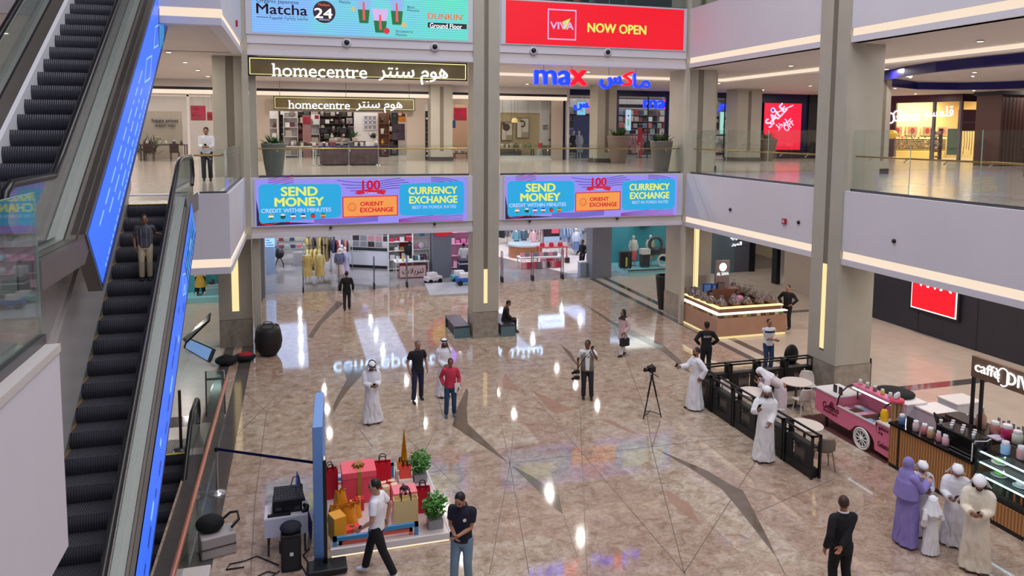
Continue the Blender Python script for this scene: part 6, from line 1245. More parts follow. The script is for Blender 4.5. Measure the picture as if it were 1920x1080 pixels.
x = ww(402,545,35.7).x; small('box',(150,190,200),(x,35.7,.25),(.7,.6,.42),'pale box in the left teal window','box',name='display_block'); small('shoe',(60,56,60),(x-.1,35.65,.68),.28,'dark shoe on the pale box in the left teal window','shoe',name='shoe'); b = MB(); b.ell((x,36.1,1.75),(.32,.1,.3),mat('teal_ball',S(60,140,160),.5),14,9); tag(b.build('wall_ball'),'teal round form hanging in the left teal window','decoration')
# ---- right corner: grey glass shop, dark hoarding with Arabic lettering, beige passage, trainer poster
b = MB(); YR = 35.6
GG = mat('blue_grey_glass_wall',S(96,112,122),.12,spec=.8); HO = mat('slate_hoarding',S(86,88,100),.5)
b.box(21.2,23.2,YR,YR+.2,.25,4.1,GG); b.box(21.2,23.2,YR-.02,YR+.2,0,.25,mat('teal_base',S(70,120,128),.4)); struct(b.build('wall_blue_grey_shop'))
b = MB(); b.box(23.2,24.15,YR,YR+.15,0,4.1,HO); b.box(24.15,24.5,YR-.05,YR+.3,0,4.1,BLK); struct(b.build('wall_slate_hoarding'))
T = thing('wall_lettering','lit white Arabic lettering on the slate hoarding','sign',(23.5,YR,3)); b = MB(); a = ww(1370,449,YR-.05); c = ww(1396,458,YR-.05); b.text('\uFE94\uFBFE\uFEA9\uFEEE\uFECC\uFEB4\uFEDF\uFE8D',(a.x,YR-.04,a.z-.06),X_,Z_,c.x-a.x,WHITEL,.03,.26,.03); b.text('\uFEAE\uFBFF\uFEE4\uFEDF\uFE8D',(a.x+.08,YR-.04,c.z-.1),X_,Z_,(c.x-a.x)*.7,WHITEL,.03,.26,.03); b.build('lettering',T)
b = MB()
for k in range(4): b.box(23.3,24.1,YR-.01,YR,1.45+.28*k,1.5+.28*k,mat('slate_line',S(60,62,72),.5))
struct(b.build('trim_6'))
b = MB(); BGE = mat('passage_beige',S(196,170,128),.6); b.box(24.5,31,42,42.2,0,4.1,BGE); b.box(28.2,28.4,33,42,0,4.1,BGE); b.box(24.5,31,41.95,42,1.1,1.35,BLK); b.box(28.15,28.2,33,42,1.1,1.35,BLK); struct(b.build('wall_beige_passage'))
b = MB(); a,c = ww(1455,533,32.2),ww(1462,533,32.2); b.box(a.x,c.x,32.2,32.6,0,4.1,BLK); b.box(c.x,c.x+.2,32.15,32.6,0,4.1,SHW); b.box(c.x+.2,28.6,32.5,32.7,0,4.1,mat('shop_dark_grey',S(74,74,78),.4)); struct(b.build('wall_trainer_shop'))
a,c = ww(1474,470,32.3),ww(1513,533,32.3)
def trainers(b_,q):
    for s,t in ((.3,.42),(.7,.48)):
        P = [q(s-.13,t-.25,1),q(s+.1,t-.27,1),q(s+.16,t-.05,1),q(s+.13,t+.2,1),q(s+.05,t+.3,1),q(s-.1,t+.28,1),q(s-.16,t+.05,1)]; qpoly(b_,P,mat('trainer_print',S(206,204,196),.5)); disc(b_,q(s,t-.12,2),.16,mat('trainer_hole',S(50,50,52),.5),14); b_.tube([q(s-.08,t+.02,3),q(s+.08,t+.06,3),q(s-.08,t+.1,3)],.015,mat('trainer_hole',S(50,50,52)),4)
poster('dark poster of a pair of white trainers',a.x,c.x,0.35,3.4,32.3,mat('poster_charcoal',S(84,84,84),.4),(),BLK,art=trainers)
b = MB(); b.box(c.x+.05,c.x+.7,32.35,32.4,.35,3.4,mat('maroon_panel',S(96,30,34),.3)); tag(b.build('wall_panel'),'maroon panel right of the trainer poster','panel'); b = MB(); b.box(a.x-.1,c.x+1,31.9,32.45,0,.3,glow('lit_step',S(255,244,224),.9)); tag(b.build('lit_step'),'lit white step under the trainer poster','step')
# dark hoarding with the red sign on the right
b = MB(); b.box(23.2,23.4,-6,26.3,0,4.1,DARKW)
for y in (25.8,22.9,20.3,17.5,14.5): b.box(23.19,23.2,y-.012,y+.012,0,4.1,mat('hoarding_joint',S(26,26,34),.5))
struct(b.build('wall_dark_hoarding'),'dark hoarding along the right arcade')
b = MB(); b.box(23.4,23.7,26.2,31.5,0,4.1,BEW); struct(b.build('wall_right_arcade'))
T = thing('shop_sign','red lit square sign with white letters on the dark hoarding','sign',(23.2,22.1,1.0)); y0,y1,z0 = 23.1,21.12,1.0; b = MB(); b.box(23.08,23.2,y1-.14,y0+.14,z0-.14,3.9,BLK); b.build('frame',T); b = MB(); b.box(23.06,23.08,y1-.05,y0+.05,z0-.05,3.75,WHITEL); b.build('edge_light',T); b = MB(); b.box(23.045,23.06,y1,y0,z0,3.7,glow('sign_red_field',S(252,8,36),1.0)); b.build('panel',T)
b = MB(); b.text('VIVA',(23.04,y0-.18,1.87),-Y_,Z_,1.62,WHITEL,.012,.62,.04); b.build('lettering',T)
# ------------------------------------------------------------------ court: gift display
def bagthing(label,x,y,z,w,d,h,col,rz=0.0,hm=None,cat='shopping bag',open_top=False):
    """paper shopping bag with two cord handles"""
    T = thing('shopping_bag',label,cat,(x,y,z),rz); M_ = T.matrix_world; m = mat('paper_%d_%d_%d' % col,S(*col),.5); b = MB(); w2,d2 = w/2,d/2
    vs = [M_ @ Vector(p) for p in [(-w2,-d2,0),(w2,-d2,0),(w2,d2,0),(-w2,d2,0),(-w2,-d2*.9,h),(w2,-d2*.9,h),(w2,d2*.9,h),(-w2,d2*.9,h),(-w2+.015,-d2*.8,h),(w2-.015,-d2*.8,h),(w2-.015,d2*.8,h),(-w2+.015,d2*.8,h),(-w2+.015,-d2*.8,h*.8),(w2-.015,-d2*.8,h*.8),(w2-.015,d2*.8,h*.8),(-w2+.015,d2*.8,h*.8)]]
    b.add(vs,[(0,3,2,1),(0,1,5,4),(1,2,6,5),(2,3,7,6),(3,0,4,7),(4,5,9,8),(5,6,10,9),(6,7,11,10),(7,4,8,11),(8,9,13,12),(9,10,14,13),(10,11,15,14),(11,8,12,15),(12,13,14,15)],m); b.build('bag_body',T)
    for s in (-1,1):
        b = MB(); b.tube([M_ @ Vector(p) for p in [(-w*.2,s*d2*.85,h-.03),(-w*.19,s*d2*.8,h+w*.28),(-w*.1,s*d2*.75,h+w*.4),(w*.1,s*d2*.75,h+w*.4),(w*.19,s*d2*.8,h+w*.28),(w*.2,s*d2*.85,h-.03)]],.011,hm or BLK,6); b.build('handle',T)
    return T
def giftbox(label,x,y,z,w,d,h,col,rib=None,rz=0.0,bow=True,lid=True):
    T = thing('gift_box',label,'gift box',(x,y,z),rz); M_ = T.matrix_world; m = mat('paper_%d_%d_%d' % col,S(*col),.5); b = MB(); b.box(-w/2,w/2,-d/2,d/2,0,h,m,M_); b.build('box_body',T,.006)
    if lid: b = MB(); b.box(-w/2-.012,w/2+.012,-d/2-.012,d/2+.012,h-.12*min(1,h*2),h+.01,mat('paper_lid_%d_%d_%d' % col,S(*[min(255,c+14) for c in col]),.45),M_); b.build('lid',T,.006)
    if rib:
        rm = mat('ribbon_%d_%d_%d' % rib,S(*rib),.35); t = min(w,d)*.07; b = MB(); b.box(-t,t,-d/2-.016,d/2+.016,0,h+.014,rm,M_); b.box(-w/2-.016,w/2+.016,-t,t,0,h+.014,rm,M_) if bow == 2 else None; b.build('ribbon',T)
        if bow:
            b = MB(); r = min(w,d)*.22
            for k in range(8): a = k*PI/4; b.tube([M_ @ Vector(p) for p in [(0,0,h+.02),(r*.6*math.cos(a),r*.6*math.sin(a),h+r*.55),(r*math.cos(a),r*math.sin(a),h+r*.3),(r*.5*math.cos(a),r*.5*math.sin(a),h+.03)]],.02 if w > .4 else .01,rm,5)
            b.build('bow',T)
    return T
PZ = .16
T = thing('display_platform','low pale platform of the gift display with a lit edge','platform',(1.5,14.8,0)); b = MB(); b.box(.49,2.68,13.18,16.2,.06,PZ,mat('platform_pale_pink',S(214,196,192),.25)); b.build('deck',T); b = MB(); b.box(.5,2.66,13.2,16.18,.0,.06,glow('platform_edge_glow',S(255,236,205),1.1)); b.build('lit_edge',T); b = MB(); b.box(.48,2.70,13.16,13.2,.05,PZ+.01,SHW); b.box(2.66,2.70,13.16,16.22,.05,PZ+.01,SHW); b.build('edge_trim',T)
giftbox('large coral pink gift box with a gold bow on the pale platform',1.12,15.02,PZ,.66,.56,.66,(236,78,96),(168,130,60))
bagthing('tall red shopping bag at the left of the large pink gift box',.56,15.15,PZ,.3,.16,.62,(196,22,44),.15); bagthing('tall red shopping bag at the right of the large pink gift box',1.66,15.42,PZ,.36,.18,.52,(206,20,46),-.1)
b = MB(); c = Vector((2.2,16.0,PZ)); GOLD = mat('gold_foil',S(222,172,40),.28,.8); 
for k in range(9):
    a = k*2*PI/9; a2 = (k+.5)*2*PI/9; b.add([c+Vector((.10*math.cos(a),.07*math.sin(a),0)),c+Vector((.045*math.cos(a2),.035*math.sin(a2),.1)),c+Vector((.10*math.cos(a+2*PI/9),.07*math.sin(a+2*PI/9),0)),c+Vector((0.0,0,1.0))],[(0,1,3),(1,2,3)],GOLD)
b.lathe([(.12,0),(.12,.03),(.04,.08)],GOLD,c,14); tag(b.build('gold_cone'),'tall pointed gold cone at the back of the gift display','decoration')
bagthing('small orange bag beside the gold cone',2.08,15.7,PZ+.18,.13,.08,.2,(236,148,30)); giftbox('cream riser box under the small orange bag',2.08,15.7,PZ,.22,.2,.18,(236,226,214),None,0,False,False)
bagthing('coral bag standing before the gold cone',2.14,15.4,PZ+.12,.24,.12,.27,(236,80,66)); giftbox('low cream riser under the coral bag',2.14,15.4,PZ,.3,.26,.12,(236,226,214),None,0,False,False)
def bush(label,x,y,z,r,n):
    T = thing('potted_plant',label,'plant',(x,y,z)); b = MB(); b.cbox((x,y,z+.09),(.28,.28,.18),mat('pot_grey',S(150,150,152),.5)); b.build('pot',T,.01); b = MB(); rd = random.Random(int(x*77+y))
    for k in range(7): b.tube([(x+rd.uniform(-.06,.06),y+rd.uniform(-.06,.06),z+.16),(x+rd.uniform(-.14,.14),y+rd.uniform(-.14,.14),z+.42)],.008,mat('stem_dark',S(54,44,34),.6),4)
    b.build('stem',T); b = MB(); LF = mat('bush_green',S(70,140,44),.45,var=.3,vs_=9)
    for k in range(n):
        d = Vector((rd.gauss(0,1),rd.gauss(0,1),rd.gauss(0,.8))).normalized()*r*rd.uniform(.35,1); p = Vector((x,y,z+.42))+d; s = Vector((rd.uniform(-1,1),rd.uniform(-1,1),rd.uniform(-.3,.6))).normalized()*.045; w = s.cross(Vector((rd.uniform(-1,1),rd.uniform(-1,1),1))).normalized()*.022; b.add([p-s,p+w,p+s,p-w],[(0,1,2,3)],LF)
    b.build('foliage',T)
bush('leafy green bush at the back right corner of the gift display',2.46,15.45,PZ,.26,520); bush('leafy green bush at the front right corner of the gift display',2.44,13.5,PZ,.26,520)
giftbox('cream gift box with a red ribbon behind the walking man',1.72,14.85,PZ,.3,.26,.3,(228,198,164),(190,24,40),.2,2); giftbox('small coral gift box at the right of the cream one',1.98,14.75,PZ,.16,.16,.16,(230,90,80),(190,24,40),0,False)
bagthing('large cream paper bag with a dark bow at the front of the gift display',1.9,13.66,PZ,.46,.2,.56,(226,200,140)); b = MB(); c = Vector((1.9,13.54,PZ+.5))
giftbox('pink gift box behind the large cream bag',1.93,14.05,PZ,.44,.36,.54,(238,120,130),(60,40,50),0,True); bagthing('crimson bag at the right of the large cream bag',2.3,14.1,PZ,.3,.16,.5,(190,16,48),-.12)
b = MB()
giftbox('orange gold gift box tilted beside the blue panel',.62,13.6,PZ,.24,.3,.44,(236,160,30),None,.35,False,False)
for k,(x,y,z,s,rz) in enumerate([(.62,14.2,0,.3,.3),(.85,14.05,0,.34,-.3),(.72,14.35,.26,.26,.6),(.98,14.25,0,.28,.1)]):
    lb = ['crumpled orange bag in the heap nearest the blue panel','crumpled orange bag at the front of the heap','crumpled orange bag on top of the heap','crumpled orange bag at the right end of the heap'][k]
    T = thing('crumpled_bag',lb,'bag',(x,y,PZ+z),rz); M_ = T.matrix_world; b = MB(); b.grid(lambda u,v: M_ @ Vector((s*.5*(1-.25*v)*math.copysign(abs(math.cos(2*PI*u))**.6,math.cos(2*PI*u))*(1+.1*math.sin(9*u*PI+5*v)),s*.36*(1-.3*v)*math.copysign(abs(math.sin(2*PI*u))**.6,math.sin(2*PI*u))*(1+.1*math.cos(7*u*PI+4*v)),s*1.0*v+.02*math.sin(14*u*PI)*v)),24,8,mat('paper_orange_foil',S(232,150,30),.4),True,True); b.build('bag_body',T)
    b = MB(); b.tube([M_ @ Vector((-.08,-.1,s*.97)),M_ @ Vector((-.05,-.12,s*1.25)),M_ @ Vector((.05,-.12,s*1.25)),M_ @ Vector((.08,-.1,s*.97))],.008,mat('cord_orange',S(200,110,20),.5),5); b.build('handle',T)
giftbox('flat red gift box lying at the front of the platform',.9,13.74,PZ,.26,.17,.08,(222,60,52),(150,120,50),.2); giftbox('narrow striped gift box beside the large pink one',1.1,14.5,PZ,.16,.14,.24,(200,40,50),(230,170,70),.1); giftbox('small orange gift box left of the striped one',.98,14.48,PZ,.12,.12,.2,(236,160,50),(190,60,40),.1)
RB,RR = mat('frame_blue',S(64,140,190),.4),mat('frame_coral',S(226,96,86),.4)
def rail(label,P,m,z,w=.045):
    b = MB(); pts = [Vector((x,y,zz+z)) for x,y,zz in P]
    for A,B in zip(pts,pts[1:]):
        d = (B-A).normalized(); n = d.cross(Z_) if abs(d.z) < .9 else Y_; n = n.normalized()*w/2; e = d.cross(n).normalized()*w/2; A2,B2 = A-d*w/2,B+d*w/2; vs = [A2-n-e,A2+n-e,A2+n+e,A2-n+e,B2-n-e,B2+n-e,B2+n+e,B2-n+e]; b.add(vs,[(0,1,2,3),(7,6,5,4),(0,4,5,1),(1,5,6,2),(2,6,7,3),(3,7,4,0)],m)
    tag(b.build('frame_bar'),label,'frame')
rail('blue stepped frame along the front of the gift display',[(.56,13.3,0),(.56,13.3,.13),(1.2,13.3,.13),(1.2,13.3,.2),(2.05,13.3,.2),(2.05,13.3,0)],RB,PZ,.07); rail('coral stepped frame inside the blue one at the front',[(.66,13.32,0),(.66,13.32,.03),(1.26,13.32,.03),(1.26,13.32,.1),(1.95,13.32,.1),(1.95,13.32,0)],RR,PZ,.06)
rail('blue stepped frame at the back of the gift display',[(.5,15.75,.1),(1.0,15.75,.1),(1.9,15.75,.3),(1.9,15.75,0)],RB,PZ,.07); rail('coral stepped frame inside the blue one at the back',[(.5,15.72,0),(1.0,15.72,0),(1.8,15.72,.2),(1.8,15.72,0)],RR,PZ,.06)
# blue photo wall seen along its edge, black screen stand, more boards
T = thing('photo_wall','tall pale blue photo wall panel seen edge on beside the gift display','panel',(.28,14.6,0)); PB,PBD = mat('panel_blue',S(112,158,220),.5),mat('panel_blue_deep',S(70,92,170),.5); p0,p1,p2,p3 = (.20,13.2),(.37,13.2),(.47,15.0),(.30,15.0)
b = MB(); vs = [(x,y,z) for z in (.02,2.46) for x,y in (p0,p1,p2,p3)]; b.add(vs,[(4,5,6,7),(0,1,5,4),(1,2,6,5),(2,3,7,6)],PB); b.build('panel',T); b = MB(); b.quad((p0[0]-.004,13.2,.02),(p0[0]-.004,13.2,2.46),(p3[0]-.004,15,2.46),(p3[0]-.004,15,.02),PBD); b.build('back_face',T); b = MB(); b.box(.16,.4,13.14,13.3,0,.03,STEEL); b.build('foot',T)
T = thing('display_totem','slim black display totem on a broad foot beside the blue panel','screen',(.38,12.9,0)); b = MB(); b.box(.355,.415,12.84,13.02,.1,2.0,BLKG); b.build('screen_body',T,.01); b = MB(); b.box(.06,.74,12.62,13.02,.02,.12,BLK); b.build('foot',T,.03); b = MB()
for x in (.1,.7): b.cyl((x-.03,12.9,.02),(x+.03,12.9,.02),.03,.03,BLK,8)
b.build('caster',T)
b = MB(); b.add([(.34,15.3,.2),(.46,15.3,.2),(.46,15.3,2.3),(.34,15.3,2.3),(.34,15.36,.2),(.46,15.36,.2),(.46,15.36,2.3),(.34,15.36,2.3)],[(0,1,2,3),(7,6,5,4),(1,5,6,2),(3,2,6,7),(0,4,5,1),(4,0,3,7)],BLKG); b.box(.3,.56,15.2,15.46,0,.2,BLK); tag(b.build('black_board'),'black board standing behind the far end of the blue panel','board')
b = MB(); b.add([(.16,13.9,.02),(.18,14.5,.02),(-.08,14.5,1.1),(-.1,13.9,1.1)],[(0,1,2,3)],PBD); b.add([(.15,13.9,.02),(.17,14.5,.02),(-.09,14.5,1.1),(-.11,13.9,1.1)],[(3,2,1,0)],PBD); tag(b.build('leaning_board',solid=.012),'deep blue board leaning behind the white equipment table','board')
# white table with audio gear, loudspeaker, cables
T = thing('folding_table','white table carrying the audio mixer','table',(-.25,13.75,0)); b = MB(); b.box(-.66,.1,13.5,14.0,.70,.74,SHW); b.build('table_top',T,.005); b = MB(); b.box(-.66,.1,13.49,13.5,.38,.72,mat('white_cloth',S(206,208,220),.9)); b.build('cloth',T)
for x in (-.6,.04):
    for y in (13.56,13.94): b = MB(); b.cyl((x,y,0),(x,y,.7),.018,.018,STEEL,8); b.build('leg',T)
T = thing('amplifier_case','black amplifier case on the white table','audio case',(-.26,13.8,.74)); b = MB(); b.box(-.52,0,13.62,13.98,.74,.94,BLK); b.build('case',T,.01); b = MB()
for k in range(3): b.box(-.46+.16*k,-.36+.16*k,13.605,13.62,.8,.86,STEEL)
b.build('latch',T)
T = thing('audio_mixer','black audio mixer full of knobs on top of the amplifier case','mixer',(-.24,13.8,.94)); b = MB(); b.add([(-.5,13.6,.95),(.02,13.6,.95),(.02,14.0,.95),(-.5,14.0,.95),(-.5,13.6,.99),(.02,13.6,.99),(.02,14.0,1.08),(-.5,14.0,1.08)],[(0,3,2,1),(0,1,5,4),(1,2,6,5),(2,3,7,6),(3,0,4,7),(4,5,6,7)],BLK); b.build('body',T); b = MB()
for i in range(9):
    for j in range(5): x,y = -.46+.055*i,13.65+.07*j; b.cyl((x,y,.99+.09*(y-13.6)/.4),(x,y,1.015+.09*(y-13.6)/.4),.012,.01,mat('knob_grey',S(120,120,126),.4),6)
b.build('knobs',T); b = MB(); b.tube([(-.2,14.0,1.06),(-.15,14.05,1.2),(-.05,14.0,1.24),(-.02,13.9,1.1)],.01,BLK,6); b.build('cable',T)
b = MB(); b.tube([(.0,13.56,.76),(.07,13.6,.76),(.08,13.7,.78),(.03,13.75,.8)],[.03,.05,.05,.03],BLK,8); tag(b.build('headphones'),'black headphones on the right corner of the white table','headphones'); b = MB(); b.box(-.6,-.2,13.52,13.58,.74,.78,BLK); tag(b.build('radio_receiver',bev=.005),'flat black receiver along the front of the white table','receiver')
T = thing('loudspeaker','black loudspeaker standing on the floor before the white table','speaker',(-.2,13.05,0)); b = MB(); b.box(-.37,-.03,12.95,13.3,0,.66,BLK); b.build('cabinet',T,.02); b = MB(); b.box(-.33,-.07,12.935,12.95,.04,.6,mat('speaker_grille',S(30,30,32),.7)); b.box(-.22,-.16,12.925,12.94,.3,.36,SHW); b.build('grille',T); b = MB(); b.box(-.40,-.37,13.05,13.2,.3,.45,BLK); b.build('handle',T)
b = MB(); b.ell((-.2,13.12,.73),(.19,.17,.1),mat('bag_dark',S(34,34,44),.8),14,8); tag(b.build('cable_bag'),'dark soft bag lying on the loudspeaker','bag')
for P,lb in [([(-.42,13.2,.015),(-.8,13.6,.015),(-1.0,13.5,.015),(-1.25,13.46,.015),(-1.3,13.3,.015),(-1.0,13.3,.015)],'black cable looping left of the loudspeaker'),([(-.04,13.1,.015),(.08,12.7,.015),(.14,13.0,.015),(.0,13.4,.015),(.12,13.6,.015)],'black cable between the loudspeaker and the blue panel'),([(-.4,13.0,.015),(-.62,12.8,.015),(-.76,12.95,.015),(-.6,13.05,.015),(-.45,12.95,.015)],'grey cable coiled left of the loudspeaker'),([(-1.1,13.0,.015),(-1.12,12.4,.015),(-1.15,12.0,.015)],'thin dark cable near the pale cases at the bottom')]:
    b = MB(); b.tube(P,.012,BLK,6); tag(b.build('cable'),lb,'cable')
T = thing('travel_case','pale grey case with a black shoulder bag on it','case',(-1.5,13.9,0)); M_ = Matrix.Translation((-1.5,13.95,0)) @ Matrix.Rotation(.25,4,'Z'); b = MB(); b.box(-.3,.3,-.2,.22,0,.4,mat('case_pale',S(176,168,164),.5),M_); b.build('shell',T,.03,3); b = MB(); b.box(-.3,.3,-.21,.23,.19,.21,STEEL,M_); b.build('seam',T)
T = thing('shoulder_bag','black shoulder bag with a looped strap on the pale grey case','bag',(-1.6,14.0,.4)); b = MB(); b.ell((-1.62,13.98,.55),(.25,.17,.17),mat('bag_black',S(18,18,20),.8,bump=.4,vs_=14),16,10); b.build('bag_body',T); b = MB(); b.tube([(-1.45,14.0,.55),(-1.28,14.08,.66),(-1.15,14.05,.68),(-1.12,13.95,.58),(-1.25,13.9,.46)],.025,BLK,6); b.build('strap',T)
b = MB(); b.box(-2.1,-1.5,12.55,12.95,0,.36,mat('case_cream',S(206,196,188),.5)); tag(b.build('storage_chest',bev=.02),'cream box at the bottom edge by the copper handrail','box')
T = thing('queue_post','steel queue post with a blue belt stretched to the blue panel','post',(-1.72,16.3,0)); b = MB(); b.lathe([(.18,0),(.18,.02),(.1,.05),(.035,.09)],CHROME,(-1.72,16.3,0),24); b.build('base',T); b = MB(); b.cyl((-1.72,16.3,.05),(-1.72,16.3,.95),.03,.03,CHROME,12); b.build('pole',T); b = MB(); b.cyl((-1.72,16.3,.93),(-1.72,16.3,1.02),.04,.04,BLK,12); b.build('head',T); b = MB(); NB = mat('belt_navy',S(28,32,110),.6); A,B = Vector((-1.69,16.3,.97)),Vector((.28,15.02,1.0)); b.add([A-Z_*.03,B-Z_*.03,B+Z_*.03,A+Z_*.03],[(0,1,2,3),(3,2,1,0)],NB); b.build('belt',T)
# tumbled screens by the left column, bags, planter
T = thing('folding_screens','two black framed screens hinged together and leaning open on the left aisle','screen stand',(-3.4,26.3,0))
def plate(name,P,m_f,m_s):
    P = [Vector(p) for p in P]; n = (P[1]-P[0]).cross(P[3]-P[0]).normalized(); b = MB(); b.add(P+[q-n*.06 for q in P],[(0,1,2,3),(7,6,5,4),(0,4,5,1),(1,5,6,2),(2,6,7,3),(3,7,4,0)],m_f); o = b.build(name+'_frame',T); c = sum(P,Vector())/4; b = MB(); b.add([c+(q-c)*.86+n*.004 for q in P],[(0,1,2,3)],m_s); b.build(name+'_picture',T)
plate('lower',[G(344,652),G(392,680),G(402,655,.35),G(350,632,.35)],BLK,glow('tumbled_screen_blue',S(120,160,215),.75)); plate('upper',[G(342,636,.45),G(348,642,.42),G(392,600,.95),G(394,586,1.15)],BLK,mat('tumbled_board',S(120,130,130),.2))
T = thing('equipment_bag','black bag with a red one beside it on the floor by the left column','bag',(-2.1,25.6,0)); b = MB(); b.ell((-2.3,25.5,.16),(.36,.26,.17),MATS['bag_black'],16,9); b.build('bag_body',T); b = MB(); b.tube([(-2.5,25.4,.28),(-2.3,25.35,.4),(-2.1,25.4,.28)],.02,BLK,6); b.build('handle',T)
b = MB(); b.ell((-1.75,25.75,.15),(.36,.22,.15),MATS['bag_black'],16,9); b.ell((-1.72,25.72,.23),(.26,.16,.09),mat('bag_red',S(160,22,36),.7),14,8); tag(b.build('duffel_bag'),'dark duffel bag with a red top beside the left column','bag')
T = planter('large black planter beside the left column',(-1.0,26.28,0),.46,1.02,(20,18,20),0,prof=[(.55,0),(.9,.25),(1.0,.5),(.9,.82),(.78,1),(.7,.97)]); b = MB(); b.tube([(-1.25,26.4,1.0),(-1.1,26.35,1.16),(-.9,26.4,1.12),(-.8,26.45,1.0)],.03,mat('rag_grey',S(150,146,146),.8),6); b.build('rag',T)
planter('black planter half hidden behind the back right column',(15.38,28.85,0),.4,1.5,(26,24,28),0)
BEN,BENE = mat('bench_dark',S(52,52,62),.4),mat('bench_glass_end',S(88,116,122),.2)
for x0,x1,y0,y1,lb in [(5.56,6.14,26.6,28.4,'dark bench left of the middle column'),(7.3,7.86,26.4,28.2,'dark bench right of the middle column with a seated person')]:
    T = thing('bench',lb,'bench',((x0+x1)/2,y0,0)); b = MB(); b.box(x0,x1,y0,y1,.38,.46,BEN); b.build('seat',T,.008)
    for y in (y0,y1-.08): b = MB(); b.box(x0,x1,y,y+.08,0,.38,BENE); b.build('end_panel',T)
    b = MB(); b.box(x0+.06,x1-.06,y0+.1,y1-.1,0,.3,BLK); b.build('plinth',T)
# camera tripod
T = thing('tripod','black tripod carrying a camera in the middle of the court','tripod',(9.1,17.7,0)); c = Vector((9.12,17.7,1.18))
feet = [Vector((8.88,17.66,0)),Vector((9.4,17.66,0)),Vector((9.1,18.02,0))]
for q in feet: b = MB(); h = c.lerp(q,.5); b.tube([c,h],.024,BLK,6); b.tube([h,q+Z_*.02],.016,BLK,6); b.ell(q+Z_*.02,.022,BLK,8,6); b.build('leg',T)
b = MB(); hub = Vector((9.12,17.74,.17))
for q in feet: b.tube([hub,q.lerp(c,.06)],.012,BLK,6)
b.build('spreader',T); b = MB(); b.cyl(c-Z_*.1,c+Z_*.1,.04,.035,BLK,10); b.cyl((9.04,17.7,1.22),(9.2,17.7,1.22),.03,.03,SHW,8); b.tube([c+Z_*.05,(9.28,17.6,1.14)],.012,BLK,6); b.build('head',T)
T = thing('video_camera','black camera mounted on the tripod','camera',(9.1,17.7,1.28)); b = MB(); b.box(9.02,9.2,17.62,17.82,1.28,1.42,BLK); b.build('body',T,.015); b = MB(); b.cyl((9.05,17.72,1.35),(8.88,17.66,1.35),.05,.055,BLKG,14); b.build('lens',T); b = MB(); b.tube([(9.05,17.7,1.42),(9.1,17.7,1.49),(9.17,17.7,1.42)],.015,BLK,6); b.build('handle',T)

# ------------------------------------------------------------------ cafe: black fence modules, tables, chairs
def fence_module(label,x,y,rz,L=1.02,dep=.26,h=.72,hr=1.0,group=None):
    T = thing('fence_module',label,'fence',(x,y,0),rz,group); M_ = T.matrix_world; b = MB(); bx = lambda q,a,c,d,e,f,g,m: q.box(a,c,d,e,f,g,m,M_)
    for a in (0,L-.05):
        for d in (0,dep-.05): bx(b,a,a+.05,d,d+.05,0,hr,BLK)
    bx(b,0,L,0,.04,hr-.04,hr,BLK); bx(b,0,L,dep-.04,dep,hr-.04,hr,BLK); bx(b,0,.04,0,dep,hr-.04,hr,BLK); bx(b,L-.04,L,0,dep,hr-.04,hr,BLK); b.build('frame',T)
    b = MB(); bx(b,.05,L-.05,.02,dep-.02,.02,.2,BLK); b.build('planter_box',T); b = MB(); bx(b,.05,L-.05,.02,dep-.02,h-.03,h,BLK); b.build('planter_lid',T)
    b = MB(); x0,x1,z0,z1 = L*.30,L*.72,.22,h-.06
    bx(b,.05,x0,.03,.05,.02,h,BLK); bx(b,x1,L-.05,.03,.05,.02,h,BLK); bx(b,x0,x1,.03,.05,.02,z0,BLK); bx(b,x0,x1,.03,.05,z1,h,BLK); b.build('panel',T)
    b = MB(); n = 5
    for k in range(n):
        for s in (-1,1):
            xa = x0+(x1-x0)*k/n; xb = x0+(x1-x0)*(k+1)/n; zm = (z0+z1)/2; b.tube([M_ @ Vector(p) for p in [((x0+x1)/2,.04,zm+.1*s),(xa+.02,.04,z1 if s > 0 else z0)]],.011,BLK,4); b.tube([M_ @ Vector(p) for p in [(xa,.04,zm+s*(z1-z0)*.2),(xb,.04,zm+s*(z1-z0)*.42)]],.010,BLK,4)
    b.build('leaf_lattice',T); b = MB(); bx(b,x0,x1,.1,.11,z0,z1,mat('lattice_back',S(120,106,100),.6)); b.build('backing',T)
    return T
FL = ['nearest the camera','second from the near end','third from the near end','fourth from the near end','at the corner']
for k in range(5): fence_module('black lattice fence module of the cafe terrace, %s' % FL[k],10.9,13.45+1.06*k+1.02,-PI/2)
for k in range(4): fence_module('black lattice fence module on the far side of the terrace, %s' % ['next to the corner','second from the corner','third from the corner','beside the stone column'][k],11.1+.95*k,18.45,0,.93)
def round_table(label,x,y,r=.42,group=None):
    T = thing('cafe_table',label,'table',(x,y,0),0,group); b = MB(); b.lathe([(r-.02,.72),(r,.73),(r,.75)],mat('table_top_pale',S(226,214,204),.35),(x,y,0),36); b.build('table_top',T); b = MB(); b.cyl((x,y,.03),(x,y,.72),.035,.035,STEEL,10); b.build('column',T); b = MB(); b.lathe([(.24,0),(.24,.015),(.05,.03)],STEEL,(x,y,0),20); b.build('base',T)
